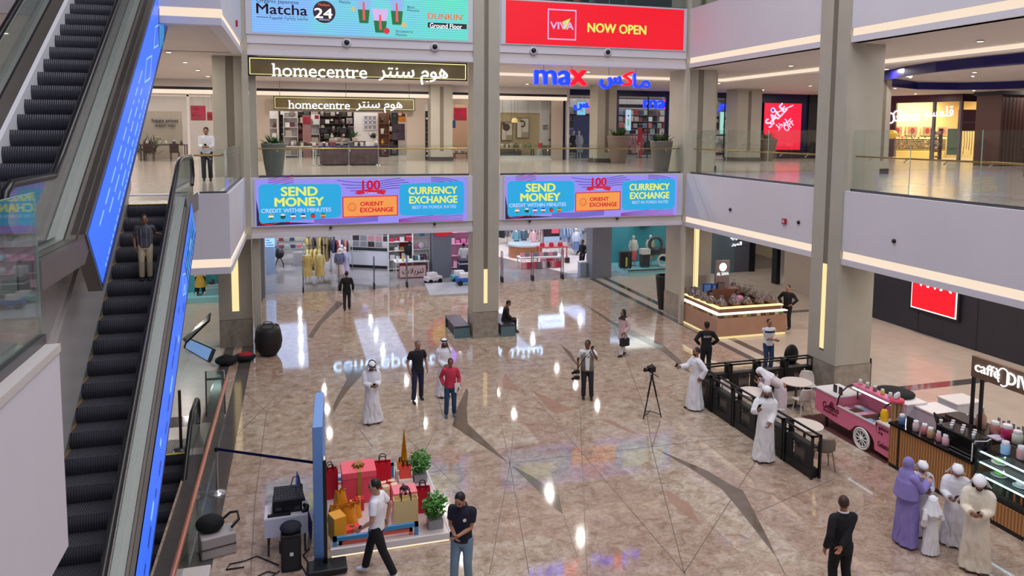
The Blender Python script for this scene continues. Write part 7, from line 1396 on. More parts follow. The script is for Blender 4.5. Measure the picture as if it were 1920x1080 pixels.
def chair(label,x,y,rz,col=(206,198,190)):
    T = thing('cafe_chair',label,'chair',(x,y,0),rz); M_ = T.matrix_world; m = mat('chair_%d_%d_%d' % col,S(*col),.4); b = MB()
    def f(u,v):          # moulded shell: seat that sweeps up into a curved back
        t = v; w = .22-.02*t
        if t < .45: y,z = -.2+.4*t/.45,.45-.015*math.sin(PI*t/.45)
        else: q = (t-.45)/.55; y,z = .2+.06*q,.45+.36*q
        s = (u-.5)*2; y -= .10*s*s*(1 if t > .45 else t/.45); z += .05*s*s*(.4 if t < .45 else 0); return M_ @ Vector((s*w*(1-.25*max(0,t-.8)/.2*abs(s)),y,z))
    b.grid(f,11,15,m,True); o = b.build('shell',T,solid=.012)
    for sx in (-1,1):
        for sy in (-1,1): b = MB(); b.tube([M_ @ Vector((sx*.14,sy*.13,.44)),M_ @ Vector((sx*.2,sy*.19,0))],.014,m,6); b.build('leg',T)
round_table('pale round table at the far corner of the terrace beside the stone column',13.4,17.3); round_table('pale round table behind the man leaning over the fence',11.75,16.9,.42); round_table('pale round table near the near end of the fence',11.6,14.6)
chair('pale shell chair in front of the far corner table',13.2,16.75,PI); chair('pale shell chair behind the far corner table',14.1,17.7,-.4); chair('pale shell chair at the left of the middle table',11.5,17.6,.5); chair('pale shell chair between the near table and the fence corner',11.55,15.25,.2); chair('grey shell chair at the near end of the fence',11.55,13.85,PI-.3,(128,122,110))
T = thing('bar_stool','dark back of a high stool by the stone column','stool',(14.7,19.2,0)); b = MB(); b.ell((14.72,19.3,.82),(.26,.1,.34),BLK,14,9); b.build('backrest',T); b = MB(); b.box(14.5,14.94,19.0,19.34,.5,.56,BLK); b.build('seat',T)
for dx in (-.18,.18):
    for dy in (-.14,.14): b = MB(); b.cyl((14.72+dx,19.17+dy,0),(14.72+dx,19.17+dy,.5),.015,.015,BLK,6); b.build('leg',T)
T = thing('waste_bin','black waste bin behind the stone column','bin',(16.4,18.2,0)); b = MB(); b.box(16.2,16.6,18.0,18.4,0,.95,BLK); b.build('body',T,.02); b = MB(); b.box(16.2,16.6,17.99,18.0,.78,.82,STEEL); b.build('flap',T)

# ------------------------------------------------------------------ pink ice cream cart
PK = mat('cart_pink',S(226,118,148),.35); RUG = mat('cart_rug',S(88,48,46),.9)
b = MB(); b.box(13.15,14.6,13.7,16.7,.0,.012,RUG); tag(b.build('rug'),'dark red mat under the pink cart and the coffee bar','mat')
T = thing('ice_cream_cart','pink ice cream cart with a curved glass display and white wheels','cart',(13.6,15.1,0)); X0,X1,Y0,Y1 = 13.2,13.95,13.62,16.25
b = MB(); prof = [(16.25,.95),(16.25,.38),(15.4,.30),(14.95,.30),(14.88,.36),(14.78,.47),(14.65,.53),(14.5,.55),(14.35,.53),(14.22,.46),(14.13,.34),(14.1,.16),(13.62,.12),(13.62,.86),(14.06,.86),(14.08,.6),(15.40,.6),(15.42,.95)]
b.prism(prof,(X0,0,0),Y_,Z_,(X1-X0,0,0),PK); b.box(X0,X0+.02,14.06,15.42,.6,.76,PK); b.box(X1-.02,X1,14.06,15.42,.6,1.25,PK); b.build('body',T)
b = MB(); b.box(X0-.02,X1+.02,15.42,16.28,.95,.98,SHW); b.build('worktop',T); b = MB(); b.box(X0-.03,X1+.02,13.6,14.06,.86,.9,SHW); b.build('worktop',T)
b = MB(); b.box(X0+.02,X1-.1,14.1,15.38,.62,.66,CHROME); 
for k in range(6):
    for j in range(3): y = 14.14+.205*k; b.box(X0+.06+.2*j,X0+.24+.2*j,y,y+.185,.66,.74,R4.choice([mat('ice_white',S(236,232,236),.5),mat('ice_pink',S(232,170,190),.5),mat('ice_blue',S(150,180,214),.5),mat('ice_choc',S(90,60,50),.5),mat('steel_tub',S(190,196,202),.25,.8)]))
b.build('ice_tubs',T)
b = MB(); arc = [(X0+.0,.76),(X0+.03,.95),(X0+.13,1.12),(X0+.3,1.24),(X0+.5,1.27)]
for (a,c),(d,e) in zip(arc,arc[1:]): b.quad((a,14.1,c),(a,15.4,c),(d,15.4,e),(d,14.1,e),GLASS)
b.build('curved_glass',T); b = MB()
for y in (14.08,15.42): b.tube([(a,y,c) for a,c in arc]+[(X0+.62,y,1.26),(X0+.62,y,.86)],.022,BLK,6)
b.build('glass_frame',T); b = MB(); b.box(X0+.44,X0+.72,14.08,15.44,1.26,1.3,PK); b.build('top_shelf',T); b = MB(); b.box(X0+.4,X0+.44,14.12,15.38,1.2,1.23,glow('case_strip',S(225,240,255),2.5)); b.build('light_strip',T); b = MB(); b.box(X0-.01,X0+.04,14.1,15.4,.75,.78,SHW); b.build('sill',T)
for y in (14.5,):
    for x in (X0-.03,X1+.01):
        b = MB(); WHL_ = mat('wheel_white',S(232,230,228),.3); b.tube([(x,y+.25*math.cos(t*PI/12),.27+.25*math.sin(t*PI/12)) for t in range(24)],.025,WHL_,6,True); b.tube([(x,y+.2*math.cos(t*PI/12),.27+.2*math.sin(t*PI/12)) for t in range(24)],.018,WHL_,6,True)
        for k in range(10): b.tube([(x,y,.27),(x,y+.21*math.cos(k*PI/5),.27+.21*math.sin(k*PI/5))],.015,WHL_,5)
        b.ell((x,y,.27),(.04,.06,.06),WHL_,10,7); b.build('wheel',T)
        b = MB(); b.cyl((x+.012,y,.27),(x+.02,y,.27),.2,.2,mat('wheel_well',S(70,60,66),.5),20); b.build('wheel_disc',T)
for y in (15.9,): b = MB(); b.cyl((X0+.1,y,0),(X0+.1,y,.36),.035,.045,BLK,8); b.cyl((X1-.1,y,0),(X1-.1,y,.36),.035,.045,BLK,8); b.build('leg',T)
b = MB(); LT = mat('cart_lettering',S(120,30,60),.5); b.text('Gelato',(X0-.006,15.95,.55),-Y_,Z_+Y_*.0,.6,LT,.004,.16,.012); b.text('Italian',(X0-.006,15.9,.46),-Y_,Z_,.5,LT,.004,.08,.012); b.text('gelato\nice',(X0-.006,14.0,.6),-Y_,Z_,.3,LT,.004,.2,.012); b.text('Gelato',(X0-.006,14.0,.3),-Y_,Z_,.34,LT,.004,.13,.012)
b.add([(X0-.005,15.72,.62),(X0-.005,15.5,.62),(X0-.005,15.55,.76),(X0-.005,15.62,.8),(X0-.005,15.68,.75)],[(0,1,2,3,4)],LT); b.build('lettering',T)
T = thing('cone_holder','clear tall holder of wafer cones on the front end of the pink cart','cone holder',(13.55,13.85,.9)); c = Vector((13.55,13.85,.9)); b = MB(); b.lathe([(.15,0),(.15,.52)],glass('holder_acrylic',(.95,.95,.95),.8),c,22); b.build('tube',T); b = MB()
for k in range(7): a = k*2*PI/7; x,y = c.x+.09*math.cos(a),c.y+.09*math.sin(a); b.lathe([(.02,0),(.035,.48)],mat('wafer',S(196,160,104),.7),(x,y,.9),8)
b.build('cones',T); b = MB(); b.lathe([(.16,.5),(.16,.56),(.08,.58)],mat('cone_pink_lid',S(226,70,100),.4),c,20); b.build('lid',T)
for k in range(3): small('jar',(230,228,230),(13.47+.08*k,13.82+.04*k,1.48),.12,'white lidded pot on the wafer cone holder','pot','pots on the cone holder',name='lidded_pot')
b = MB(); b.lathe([(.08,0),(.09,.02),(.09,.2),(.06,.27)],mat('yellow_plastic',S(246,190,20),.4),(13.33,13.98,.9),18); tag(b.build('yellow_canister'),'yellow canister beside the wafer cone holder','canister')
for k in range(5): small('jar',[(190,200,196),(210,190,90),(120,110,100),(160,170,160),(200,196,190)][k],(13.78,14.3+.25*k,1.3),.14,'small jar on the top shelf of the pink cart','jar','jars on the pink cart',name='topping_jar')
for k in range(2): small('frame',(226,226,230),(13.4,15.55+.2*k,.98),(.13,.2,.2),'small card holder on the white end of the pink cart','card holder','card holders on the cart',PI/2,'card_holder')

# ------------------------------------------------------------------ coffee bar
OAK = ribbed('oak_slats',S(178,124,72),14,.5,'Y',.6,0.0); BARX = 13.12
T = thing('coffee_bar','oak slatted coffee bar with a black worktop','counter',(13.5,12,0)); b = MB(); b.box(BARX,BARX+.62,11.42,13.58,.1,1.0,OAK); b.build('front',T); b = MB(); b.box(BARX-.03,BARX+.66,11.4,13.6,1.0,1.05,BLKG); b.build('worktop',T); b = MB(); b.box(BARX+.02,BARX+.6,8.4,13.58,0,.1,BLK); b.build('plinth',T); b = MB(); b.box(BARX-.006,BARX,13.28,13.33,.1,1.0,BLK); b.build('joint',T)
b = MB(); b.box(BARX,BARX+.9,8.0,11.36,.1,.5,OAK); tag(b.build('oak_counter'),'oak slatted base under the glass cake display','counter'); b = MB(); b.text('caffediverdi',(BARX-.012,10.2,.02),-Y_,Z_,1.0,WCARD,.004,.07); tag(b.build('plinth_lettering'),'small white lettering along the black plinth of the bar','lettering')
T = thing('cake_display','lit glass cake display full of pastries and drinks','display case',(13.5,9.7,.5)); Y0,Y1 = 8.2,11.36; XF = BARX+.02; b = MB(); b.box(XF,XF+.86,Y0,Y1,.5,.6,BLK)
for y in (Y0,9.75,Y1-.05): b.box(XF,XF+.05,y,y+.05,.6,1.36,BLK)
b.box(XF+.82,XF+.86,Y0,Y1,.6,1.36,BLK); b.build('frame',T); b = MB(); b.quad((XF+.02,Y0,.6),(XF+.02,Y1,.6),(XF+.02,Y1,1.36),(XF+.02,Y0,1.36),GLASS); b.quad((XF,Y1-.01,.6),(XF+.84,Y1-.01,.6),(XF+.84,Y1-.01,1.36),(XF,Y1-.01,1.36),GLASS); b.quad((XF,Y0,1.37),(XF+.86,Y0,1.37),(XF+.86,Y1,1.37),(XF,Y1,1.37),GLASS); b.build('glass',T)
for z in (.84,1.1): b = MB(); b.box(XF+.06,XF+.8,Y0+.05,Y1-.05,z,z+.012,glass('shelf_glass',(.86,.95,.96),1.0,.15)); b.build('shelf',T)
b = MB(); CS = glow('case_cool_strip',S(190,235,255),3.2)
for z in (1.3,1.08,.82): b.box(XF+.05,XF+.09,Y0+.06,Y1-.06,z,z+.02,CS)
b.build('light_strip',T)
for k in range(20): small('bottle',[(60,130,60),(50,80,150),(120,150,60),(180,90,40),(70,110,80)][k//4],(XF+.14,8.4+.145*k,.6),(.1,.1,.22),'drink bottle in the bottom row of the cake display','bottle','bottles in the cake display',name='drink_bottle')
for z,n in ((.855,6),(1.115,4)):
    for k in range(n):
        y = 8.7+2.4*k/(n-1)*1.0; c = [(236,226,200),(226,180,110),(240,240,236),(150,220,110)][(k+n) % 4]; T = thing('pastry_plate','plate of pastry on the %s shelf of the cake display' % ('lower' if z < 1 else 'upper'),'plate',(XF+.35,y,z),0,'pastry plates on the %s shelf' % ('lower' if z < 1 else 'upper')); b = MB(); b.lathe([(.1,0),(.15,.012),(.15,.02)],SHW,(XF+.35,y,z),18); b.build('plate',T); b = MB(); b.ell((XF+.35,y,z+.05),(.1,.1,.05),mat('pastry_%d_%d_%d' % c,S(*c),.6),12,7); b.build('pastry',T)
for k in range(7): small('jar',(150,190,225) if k % 2 == 0 else (206,150,150),(XF+.3+.1*(k % 2),9.4+.26*k,1.38),(.24,.24,.26),'blue lidded cookie jar on top of the cake display','jar','cookie jars on the cake display',name='cookie_jar')
for k,c in enumerate([(96,130,180),(230,226,214),(220,190,190),(206,120,130),(190,150,110),(216,150,160),(222,180,186)]): small('jar' if k != 1 else 'frame',c,(BARX+.16+.04*(k % 2),13.4-.2*k,1.05),(.2,.2,.24),['blue box shaped pot at the far end of the bar','small white menu holder on the bar','pale pink jar on the bar beside the menu holder','rose patterned jar in the middle of the bar','brown cup stack on the bar','pink and white jar right of the brown cups','blue lidded jar nearest the espresso machine'][k],'jar' if k != 1 else 'menu holder',name='counter_jar' if k != 1 else 'menu_holder',rz=0 if k != 1 else PI/2)
T = thing('till_screen','black till screen on the coffee bar','till',(13.7,12.75,1.05)); b = MB(); b.cbox((13.72,12.8,1.3),(.04,.36,.3),BLK,0,Matrix.Rotation(-.35,4,'Z') @ Matrix.Rotation(-.3,4,'Y')); b.build('screen',T,.01); b = MB(); b.lathe([(.12,0),(.1,.03),(.03,.05),(.03,.2)],BLK,(13.78,12.8,1.05),14); b.build('stand',T)
T = thing('espresso_machine','black espresso machine with cups on top','coffee machine',(13.6,12.1,1.05)); b = MB(); b.box(13.3,13.75,11.55,12.5,1.16,1.42,BLKG); b.box(13.4,13.75,11.55,12.5,1.05,1.16,BLK); b.build('body',T,.02); b = MB(); b.box(13.28,13.42,11.55,12.5,1.07,1.1,CHROME); b.build('drip_tray',T); b = MB(); b.text('YOU',(13.292,12.25,1.26),-Y_,Z_,.3,CHROME,.006,.09,.02); b.build('badge',T)
for k in range(10): small('pot',(236,234,232),(13.4+.12*(k % 3),11.65+.09*k,1.42),.085,'white cup on the espresso machine','cup','cups on the espresso machine',name='coffee_cup')
T = thing('curved_screen','black curved guard with a white rim between the machine and the cake display','guard',(13.4,11.42,1.05)); b = MB(); b.grid(lambda u,v: Vector((13.15+.5*u,11.44-.1*math.sin(PI*u),1.05+.42*v)),12,3,BLKG); b.build('shield',T,solid=.01); b = MB(); b.tube([(13.15,11.44,1.05),(13.15,11.44,1.42),(13.2,11.42,1.47),(13.4,11.34,1.48),(13.6,11.42,1.47)],.013,SHW,6); b.build('rim',T)
T = thing('back_counter','dark back counter of the coffee bar','counter',(15.2,12,0)); b = MB(); b.box(14.85,15.5,8.4,13.9,0,.9,mat('dark_cabinet',S(36,32,36),.4)); b.build('cabinet',T); b = MB(); b.box(14.82,15.53,8.38,13.92,.9,.94,mat('dark_stone_top',S(40,34,32),.2)); b.build('worktop',T)
b = MB(); b.box(14.9,15.35,13.0,13.75,.94,1.0,mat('tray_dark',S(48,36,30),.6)); tag(b.build('cup_tray'),'dark tray at the far end of the back counter','tray')
for k,(kd,c,y,s,lb,ct) in enumerate([('bottle',(190,150,130),12.95,.5,'tall blender jug at the far end of the back counter','blender'),('jar',(176,40,90),12.3,.34,'crimson syrup jar on the back counter','jar'),('jar',(206,214,196),12.05,.3,'pale green jar on the back counter','jar'),('box',(186,190,200),11.6,.36,'grey grinder box on the back counter','grinder'),('box',(230,228,228),11.0,.3,'white box with dark squares on the back counter','box'),('jar',(180,120,110),12.6,.3,'brown capped jar on the back counter','jar'),('folded',(206,200,220),12.4,.3,'pale papers lying on the back counter','papers')]): small(kd,c,(15.1 if kd != 'folded' else 14.95,y,.94),s if kd != 'folded' else (.3,.4,.03),lb,ct,name=['blender','syrup_jar','storage_jar','coffee_grinder','storage_box','storage_jar','paper_stack'][k])
b = MB(); 
for k in range(14): b.cyl((15.4,11.2+.12*k,.94),(15.4,11.2+.12*k,1.2+.03*(k % 3)),.03,.03,mat('syrup_bottle',S(150,150,156),.2),8)
tag(b.build('bottle_row'),'row of slim grey bottles along the back of the back counter','bottles',kind='stuff')
T = thing('cafe_sign','brown beam sign with lit white lettering over the back counter','sign',(14.95,12.5,0)); b = MB(); b.box(14.9,15.0,7.9,13.12,2.14,2.62,mat('sign_walnut',S(116,90,70),.5,var=.1,vs_=6)); b.build('beam',T); b = MB()
for y in (13.08,12.86): b.box(14.92,14.98,y-.03,y+.03,.94,2.14,BLK)
b.box(14.92,14.98,8.5,8.56,.94,2.14,BLK); b.build('post',T); b = MB(); b.text('caffè',(14.88,13.0,2.3),-Y_,Z_,.62,WHITEL,.02,.24,.03); b.text('DIVERDI',(14.88,12.2,2.26),-Y_,Z_,1.2,WHITEL,.02,.27,.03); b.tube([(14.86,12.28+.14*math.cos(t),2.38+.2*math.sin(t)) for t in [k*PI/8 for k in range(-2,14)]],.016,WHITEL,5); b.build('lettering',T)
T = thing('menu_screen','dark menu screen at the right edge behind the coffee bar','screen',(15.6,11.0,0)); b = MB(); b.box(15.56,15.62,9.0,11.4,1.1,2.1,BLK); b.build('panel',T); b = MB(); b.box(15.54,15.56,9.1,11.3,1.6,2.02,glow('menu_navy',S(28,28,70),.7)); b.build('picture',T); b = MB(); b.box(15.57,15.61,10.0,10.1,.94,1.1,BLK); b.build('bracket',T)
for x,y,w,d,h,lb in [(14.9,15.1,.6,1.0,.95,'left of the two white cabinets behind the pink cart'),(15.2,14.3,.7,.7,.9,'right of the two white cabinets behind the pink cart'),(16.6,14.9,.8,.6,.8,'white cabinet standing apart beyond the coffee bar')]:
    T = thing('white_cabinet','plain white cabinet, '+lb if 'apart' not in lb else lb,'cabinet',(x,y,0)); b = MB(); b.box(x-w/2,x+w/2,y-d/2,y+d/2,0,h-.04,mat('cabinet_white',S(198,198,206),.4)); b.build('body',T,.01); b = MB(); b.box(x-w/2-.02,x+w/2+.02,y-d/2-.02,y+d/2+.02,h-.04,h,SHW); b.build('top',T); b = MB(); b.box(x-.006,x+.006,y-d/2-.004,y-d/2,.05,h-.1,STEEL); b.build('joint',T)
b = MB(); b.ell((14.9,15.3,1.0),(.45,.5,.08),mat('black_cloth',S(20,20,22),.9,bump=.5,vs_=8),18,7); tag(b.build('cloth_heap'),'black cloth heaped on the white cabinet behind the pink cart','cloth')

# ------------------------------------------------------------------ nut and date kiosk
KW = mat('kiosk_wood',S(176,136,112),.35,var=.06,vs_=3); KL = glow('kiosk_warm_strip',S(255,224,160),1.5); KS = glow('kiosk_white_strip',S(255,240,220),1.6); KB = mat('kiosk_brown',S(110,70,50),.5)
T = thing('sweets_kiosk','wooden sweets kiosk with lit tiers around the back right column','kiosk',(16.4,25.5,0)); KX0,KX1,KY0,KY1 = 14.98,18.0,23.95,26.7
b = MB(); b.box(KX0,KX1,KY0,KY0+.75,.1,.78,KW); b.box(KX0,KX0+.75,KY0+.75,KY1,.1,.78,KW); b.box(KX1-.75,KX1,KY0+.75,KY1+.4,.1,.78,KW); b.build('front',T); b = MB(); b.box(KX0+.03,KX1-.03,KY0+.03,KY0+.7,0,.1,glow('kiosk_base_glow',S(255,226,160),.9)); b.box(KX0+.03,KX0+.7,KY0+.7,KY1,0,.1,glow('kiosk_base_glow',S(255,226,160),.9)); b.build('plinth_light',T)
b = MB(); b.box(KX0-.02,KX1+.02,KY0-.02,KY0+.2,.92,.95,KS); b.box(KX0-.02,KX0+.2,KY0+.2,KY1,.92,.95,KS); b.build('lower_strip',T); b = MB(); b.box(KX0+.1,KX1-.1,KY0+.1,KY0+.3,1.12,1.15,KL); b.box(KX0+.1,KX0+.3,KY0+.3,KY1,1.12,1.15,KL); b.build('upper_strip',T); b = MB(); b.box(KX0+.2,KX1-.1,KY0+.28,KY0+.75,.78,1.12,KB); b.box(KX0+.28,KX0+.75,KY0+.75,KY1,.78,1.12,KB); b.box(KX1-.72,KX1-.1,KY0+.75,KY1+.3,.78,1.12,KB); b.build('tier',T); b = MB(); b.quad((KX0,KY0,.78),(KX1,KY0,.78),(KX1,KY0,.93),(KX0,KY0,.93),GLASS); b.quad((KX0,KY0,.78),(KX0,KY1,.78),(KX0,KY1,.93),(KX0,KY0,.93),GLASS); b.build('glass',T)
SWC = [(70,40,30),(150,110,60),(190,160,110),(110,60,40),(120,130,80),(206,190,150)]
for k in range(14): small('box',R4.choice(SWC),(KX0+.2+.2*k,KY0+.12,.785),(.17,.18,.12),'tray of sweets behind the front glass of the kiosk','tray','trays along the kiosk front',name='sweet_tray')
for k in range(12): small('box',R4.choice(SWC),(KX0+.12,KY0+.35+.2*k,.785),(.15,.2,.12),'tray of sweets along the left side of the kiosk','tray','trays along the kiosk left side',name='sweet_tray')
WICK = mat('wicker',S(120,86,60),.7,bump=.4,vs_=30); CEL = glass('cellophane',(.97,.96,.98),1.0,.12)
BK = [(x,KY0+.52) for x in (15.45,16.0,16.55,17.1,17.6)]+[(15.3,y) for y in (24.95,25.4,25.85,26.3)]+[(17.55,y) for y in (24.9,25.3,25.7,26.1,26.5,26.9)]
_bk = None
for k,(x,y) in enumerate(BK):
    lb,gp_ = ('wrapped gift basket of sweets on the front tier of the kiosk','baskets on the kiosk front tier') if k < 5 else (('wrapped gift basket of sweets on the left tier of the kiosk','baskets on the kiosk left tier') if k < 9 else ('wrapped gift basket of sweets on the right tier of the kiosk','baskets on the kiosk right tier'))
    if _bk is None:
        T = thing('gift_basket',lb,'basket',(x,y,1.12),0,gp_); c = Vector((x,y,1.12)); b = MB(); b.lathe([(.15,0),(.22,.08),(.23,.1)],WICK,c,18); b.build('tray',T)
        b = MB(); rd = random.Random(4)
        for i in range(34): a,h = rd.random()*6.283,rd.random(); r = .17*(1-h)+.02; col = rd.choice([(70,52,60),(150,140,150),(120,70,70),(90,80,120),(190,180,190),(176,140,80)]); b.ell(c+Vector((r*math.cos(a),r*math.sin(a),.1+.2*h)),.036,mat('sweet_%d_%d_%d' % col,S(*col),.3),7,5)
        b.build('sweets',T); b = MB(); b.lathe([(.225,.09),(.2,.2),(.1,.32),(.05,.36),(.09,.42)],CEL,c,16); b.build('wrapping',T); _bk = T
    else: dup(_bk,(x,y,1.12),k*.7,lb,gp_,.85+.3*((k*37) % 10)/10)
T = thing('kiosk_sign','brown kiosk board with a lit round emblem and white lettering','sign',(16.3,25.8,0)); b = MB(); b.box(16.0,16.62,25.8,25.9,0,2.62,mat('kiosk_board',S(128,112,108),.5)); b.build('board',T); b = MB(); disc(b,Vector((16.31,25.79,2.36)),.17,WHITEL,28); b.build('emblem',T); b = MB(); b.text('AL SAFA',(16.04,25.79,2.03),X_,Z_,.54,WHITEL,.01,.12,.03); b.build('lettering',T)
a,c = ww(1319,532,25.7),ww(1343,546,25.7)
for k,(u0,u1) in enumerate(((1319,1333),(1335,1343))): a,c = ww(u0,532,25.8),ww(u1,546,25.8); T = thing('blue_box','blue framed picture box on the kiosk back shelf, the %s one' % ['left','right'][k],'box',(a.x,25.8,c.z)); b = MB(); b.box(a.x,c.x,25.78,25.86,c.z,a.z,mat('blue_gift',S(44,70,140),.4)); b.build('case',T); b = MB(); b.box(a.x+.03,c.x-.03,25.77,25.78,c.z+.03,a.z-.05,mat('blue_gift_light',S(90,130,190),.4)); b.build('picture',T)
a,c = ww(1346,530,25.7),ww(1358,546,25.7); small('frame',(110,90,80),((a.x+c.x)/2,25.72,c.z),(c.x-a.x,.3,a.z-c.z),'white framed picture on the kiosk back shelf','picture',name='picture_frame'); b = MB(); b.box(15.75,17.0,25.6,26.0,0,1.5,KB); tag(b.build('kiosk_cabinet'),'brown cabinet inside the sweets kiosk','cabinet')
for u,v,lb in [(1280,560,'brown price board at the back left corner of the kiosk'),(1299,548,'small brown board beside the lit column slot')]: p = ww(u,v,26.75); poster(lb,p.x-.12,p.x+.12,1.0,1.4,26.72,mat('price_brown',S(110,70,60),.5),(),KB,'board','price_board')
# ------------------------------------------------------------------ people
def remesh(b,vox,it=4):
    """grow one continuous surface from overlapping closed shapes"""
    o = b.build('draft'); q = o.modifiers.new('r','REMESH'); q.mode = 'VOXEL'; q.voxel_size = vox
    if it: s = o.modifiers.new('s','SMOOTH'); s.factor = .5; s.iterations = it
    dg = bpy.context.evaluated_depsgraph_get(); me = o.evaluated_get(dg).to_mesh()
    n = len(me.vertices); co = np.empty(n*3,'f'); me.vertices.foreach_get('co',co); fs = [tuple(p.vertices) for p in me.polygons]
    old = o.data; bpy.data.objects.remove(o); bpy.data.meshes.remove(old); return co.reshape(-1,3),fs
def loft(b,rings,m,n=18):
    """rings: (centre, half axis u, half axis v)"""
    vs = [c+u*math.cos(2*PI*k/n)+v*math.sin(2*PI*k/n) for c,u,v in rings for k in range(n)]; N = len(rings)
    b.add(vs,[(i*n+k,i*n+(k+1) % n,(i+1)*n+(k+1) % n,(i+1)*n+k) for i in range(N-1) for k in range(n)]+[tuple(range(n-1,-1,-1)),tuple(range((N-1)*n,N*n))],m,True)
def ik(a,t,l1,l2,pole):
    d = t-a; L = min(d.length,(l1+l2)*.998); d.normalize(); t = a+d*L; x = (l1*l1-l2*l2+L*L)/(2*L); h = math.sqrt(max(0,l1*l1-x*x)); p = pole-d*pole.dot(d); p.normalize(); return a+d*x+p*h,t
_HAND = {}
def hand(grip):
    if grip not in _HAND:
        b = MB(); m = BLK; V = Vector; b.ell((0,0,.05),(.042,.017,.055),m,12,9); b.cyl((0,0,-.03),(0,0,.02),.026,.03,m,10)
        for x,L,r in ((.030,.072,.0085),(.010,.082,.009),(-.011,.076,.0085),(-.031,.058,.0075)):
            c = .5 if grip == 0 else 1.15; p = V((x,0,.088)); a = .15; P = [p-Z_*.02,p]
            for f in (.45,.32,.26): a += c*.55; p = p+V((0,-math.sin(a),math.cos(a)))*L*f*1.05; P.append(p)
            b.tube(P,[r*1.1,r,r,r*.92,r*.7],m,8)
        b.tube([V((.03,-.004,.02)),V((.052,-.014,.045)),V((.060,-.026,.07)),V((.056,-.036,.092))],[.014,.0115,.0105,.008],m,8)
        _HAND[grip] = remesh(b,.0052,2)
    return _HAND[grip]
HAIRM = {'black': mat('hair_black',S(22,18,18),.55),'grey': mat('hair_grey',S(110,104,100),.6),'brown': mat('hair_brown',S(60,38,30),.6)}
EYEM = mat('eye_dark',S(24,18,16),.3); LIPM = mat('lips',S(140,84,74),.6)
def cloth(c,rough=.85): return mat('wear_%d_%d_%d' % c,S(*c),rough,var=.05,vs_=9)
def person(label,x,y,face,h,top,tc,bc=(24,26,34),z=0.0,hair='black',gear=None,gc=(236,236,238),skin=(150,104,80),L=None,R=None,Lf=(.1,0),Rf=(-.1,0),lean=0,yaw=0,nod=0,shoe=(26,22,22),seat=False,beard=False,grip=0,collar=None,kid=False,pole=(.4,.5,-.75),th=(0,-1,.4),extra=None):
    s = h/1.75; T = thing('person',label,'person',(x,y,z),math.radians(face)); M0 = T.matrix_world @ Matrix.Scale(s,4); V = Vector; SK = mat('skin_%d_%d_%d' % skin,S(*skin),.55)
    hs = 1.22 if kid else 1.0; pz_ = .95 if not seat else .52; PV = V((0,0,pz_)); U = Matrix.Rotation(math.radians(lean),3,'X'); dz = pz_-.95
    up = lambda X,Y,Z: PV+U @ V((X,Y,Z-.95)); ux,uy = X_,U @ Y_
    shL,shR = up(.18,.01,1.41),up(-.18,.01,1.41); HL = up(*(L or (.25,-.03,.86))); HR = up(*(R or (-.25,-.03,.86)))
    eL,wL = ik(shL,HL,.29,.26,V(pole)); eR,wR = ik(shR,HR,.29,.26,V((-pole[0],pole[1],pole[2])))
    hipL,hipR = V((.09,0,pz_-.02)),V((-.09,0,pz_-.02))
    aL,aR = V((Lf[0],Lf[1],.08+(Lf[2] if len(Lf) > 2 else 0))),V((Rf[0],Rf[1],.08+(Rf[2] if len(Rf) > 2 else 0))); kL,aL = ik(hipL,aL,.43,.43,V((.05,-1,0))); kR,aR = ik(hipR,aR,.43,.43,V((-.05,-1,0)))
    HB = up(0,-.005,1.50); Hm = U @ Matrix.Rotation(math.radians(yaw),3,'Z') @ Matrix.Rotation(math.radians(nod),3,'X'); hd = lambda X,Y,Z: HB+Hm @ (V((X,Y,Z-1.50))*hs)
    W = lambda vs: [M0 @ v for v in vs]
    # body: one continuous surface
    lg = .8 if top in ('robe','abaya') else 1
    b = MB(); rg = lambda z_,rx,ry,cy=0: (up(0,cy,z_),ux*rx,uy*ry)
    loft(b,[rg(.86,.14,.1),rg(.95,.155,.105),rg(1.08,.13,.09),rg(1.25,.155,.105),rg(1.38,.16,.09),rg(1.45,.08,.065),rg(1.5,.054,.056),rg(1.57,.052,.054)],SK)
    b.ell(hd(0,-.012,1.63),[.076*hs,.094*hs,.117*hs],SK,18,13,Hm); b.ell(hd(0,-.05,1.565),[.052*hs,.052*hs,.05*hs],SK,14,9,Hm)
    b.tube([hd(0,-.1,1.65),hd(0,-.116,1.62),hd(0,-.1,1.607)],[.009*hs,.016*hs,.011*hs],SK,8)
    for q in (-1,1): b.ell(hd(q*.078,.0,1.625),[.012*hs,.024*hs,.034*hs],SK,10,7,Hm)
    for sh,e,w in ((shL,eL,wL),(shR,eR,wR)): b.tube([sh-(sh-up(0,.01,1.38))*.3,sh,sh.lerp(e,.5),e,e.lerp(w,.35),w],[.06,.055,.047,.04,.038,.027],SK,10)
    for hp,k,a in ((hipL,kL,aL),(hipR,kR,aR)): b.tube([hp+Z_*.04,hp,hp.lerp(k,.5),k,k.lerp(a,.3),a],[.08*lg,.085*lg,.07*lg,.052,.052,.036],SK,10); b.tube([a+V((0,.03,-.02)),a+V((0,-.05,-.035)),a+V((0,-.13,-.05))],[.036,.036,.024],SK,8)
    co,fs = remesh(b,.0105); bb = MB(); bb.add(W([V(c) for c in co]),fs,SK,True)
    for side,e,w in ((1,eL,wL),(-1,eR,wR)):
        hv,hf = hand(grip); d = (w-e).normalized(); t = V((th[0]*side,th[1],th[2])); t = (t-d*t.dot(d)).normalized(); yy = d.cross(t)*(-side if False else 1); yy = yy if side < 0 else -yy
        Q = Matrix((t,yy,d)).transposed(); bb.add(W([w+Q @ V(c) for c in hv]),hf,SK,True)
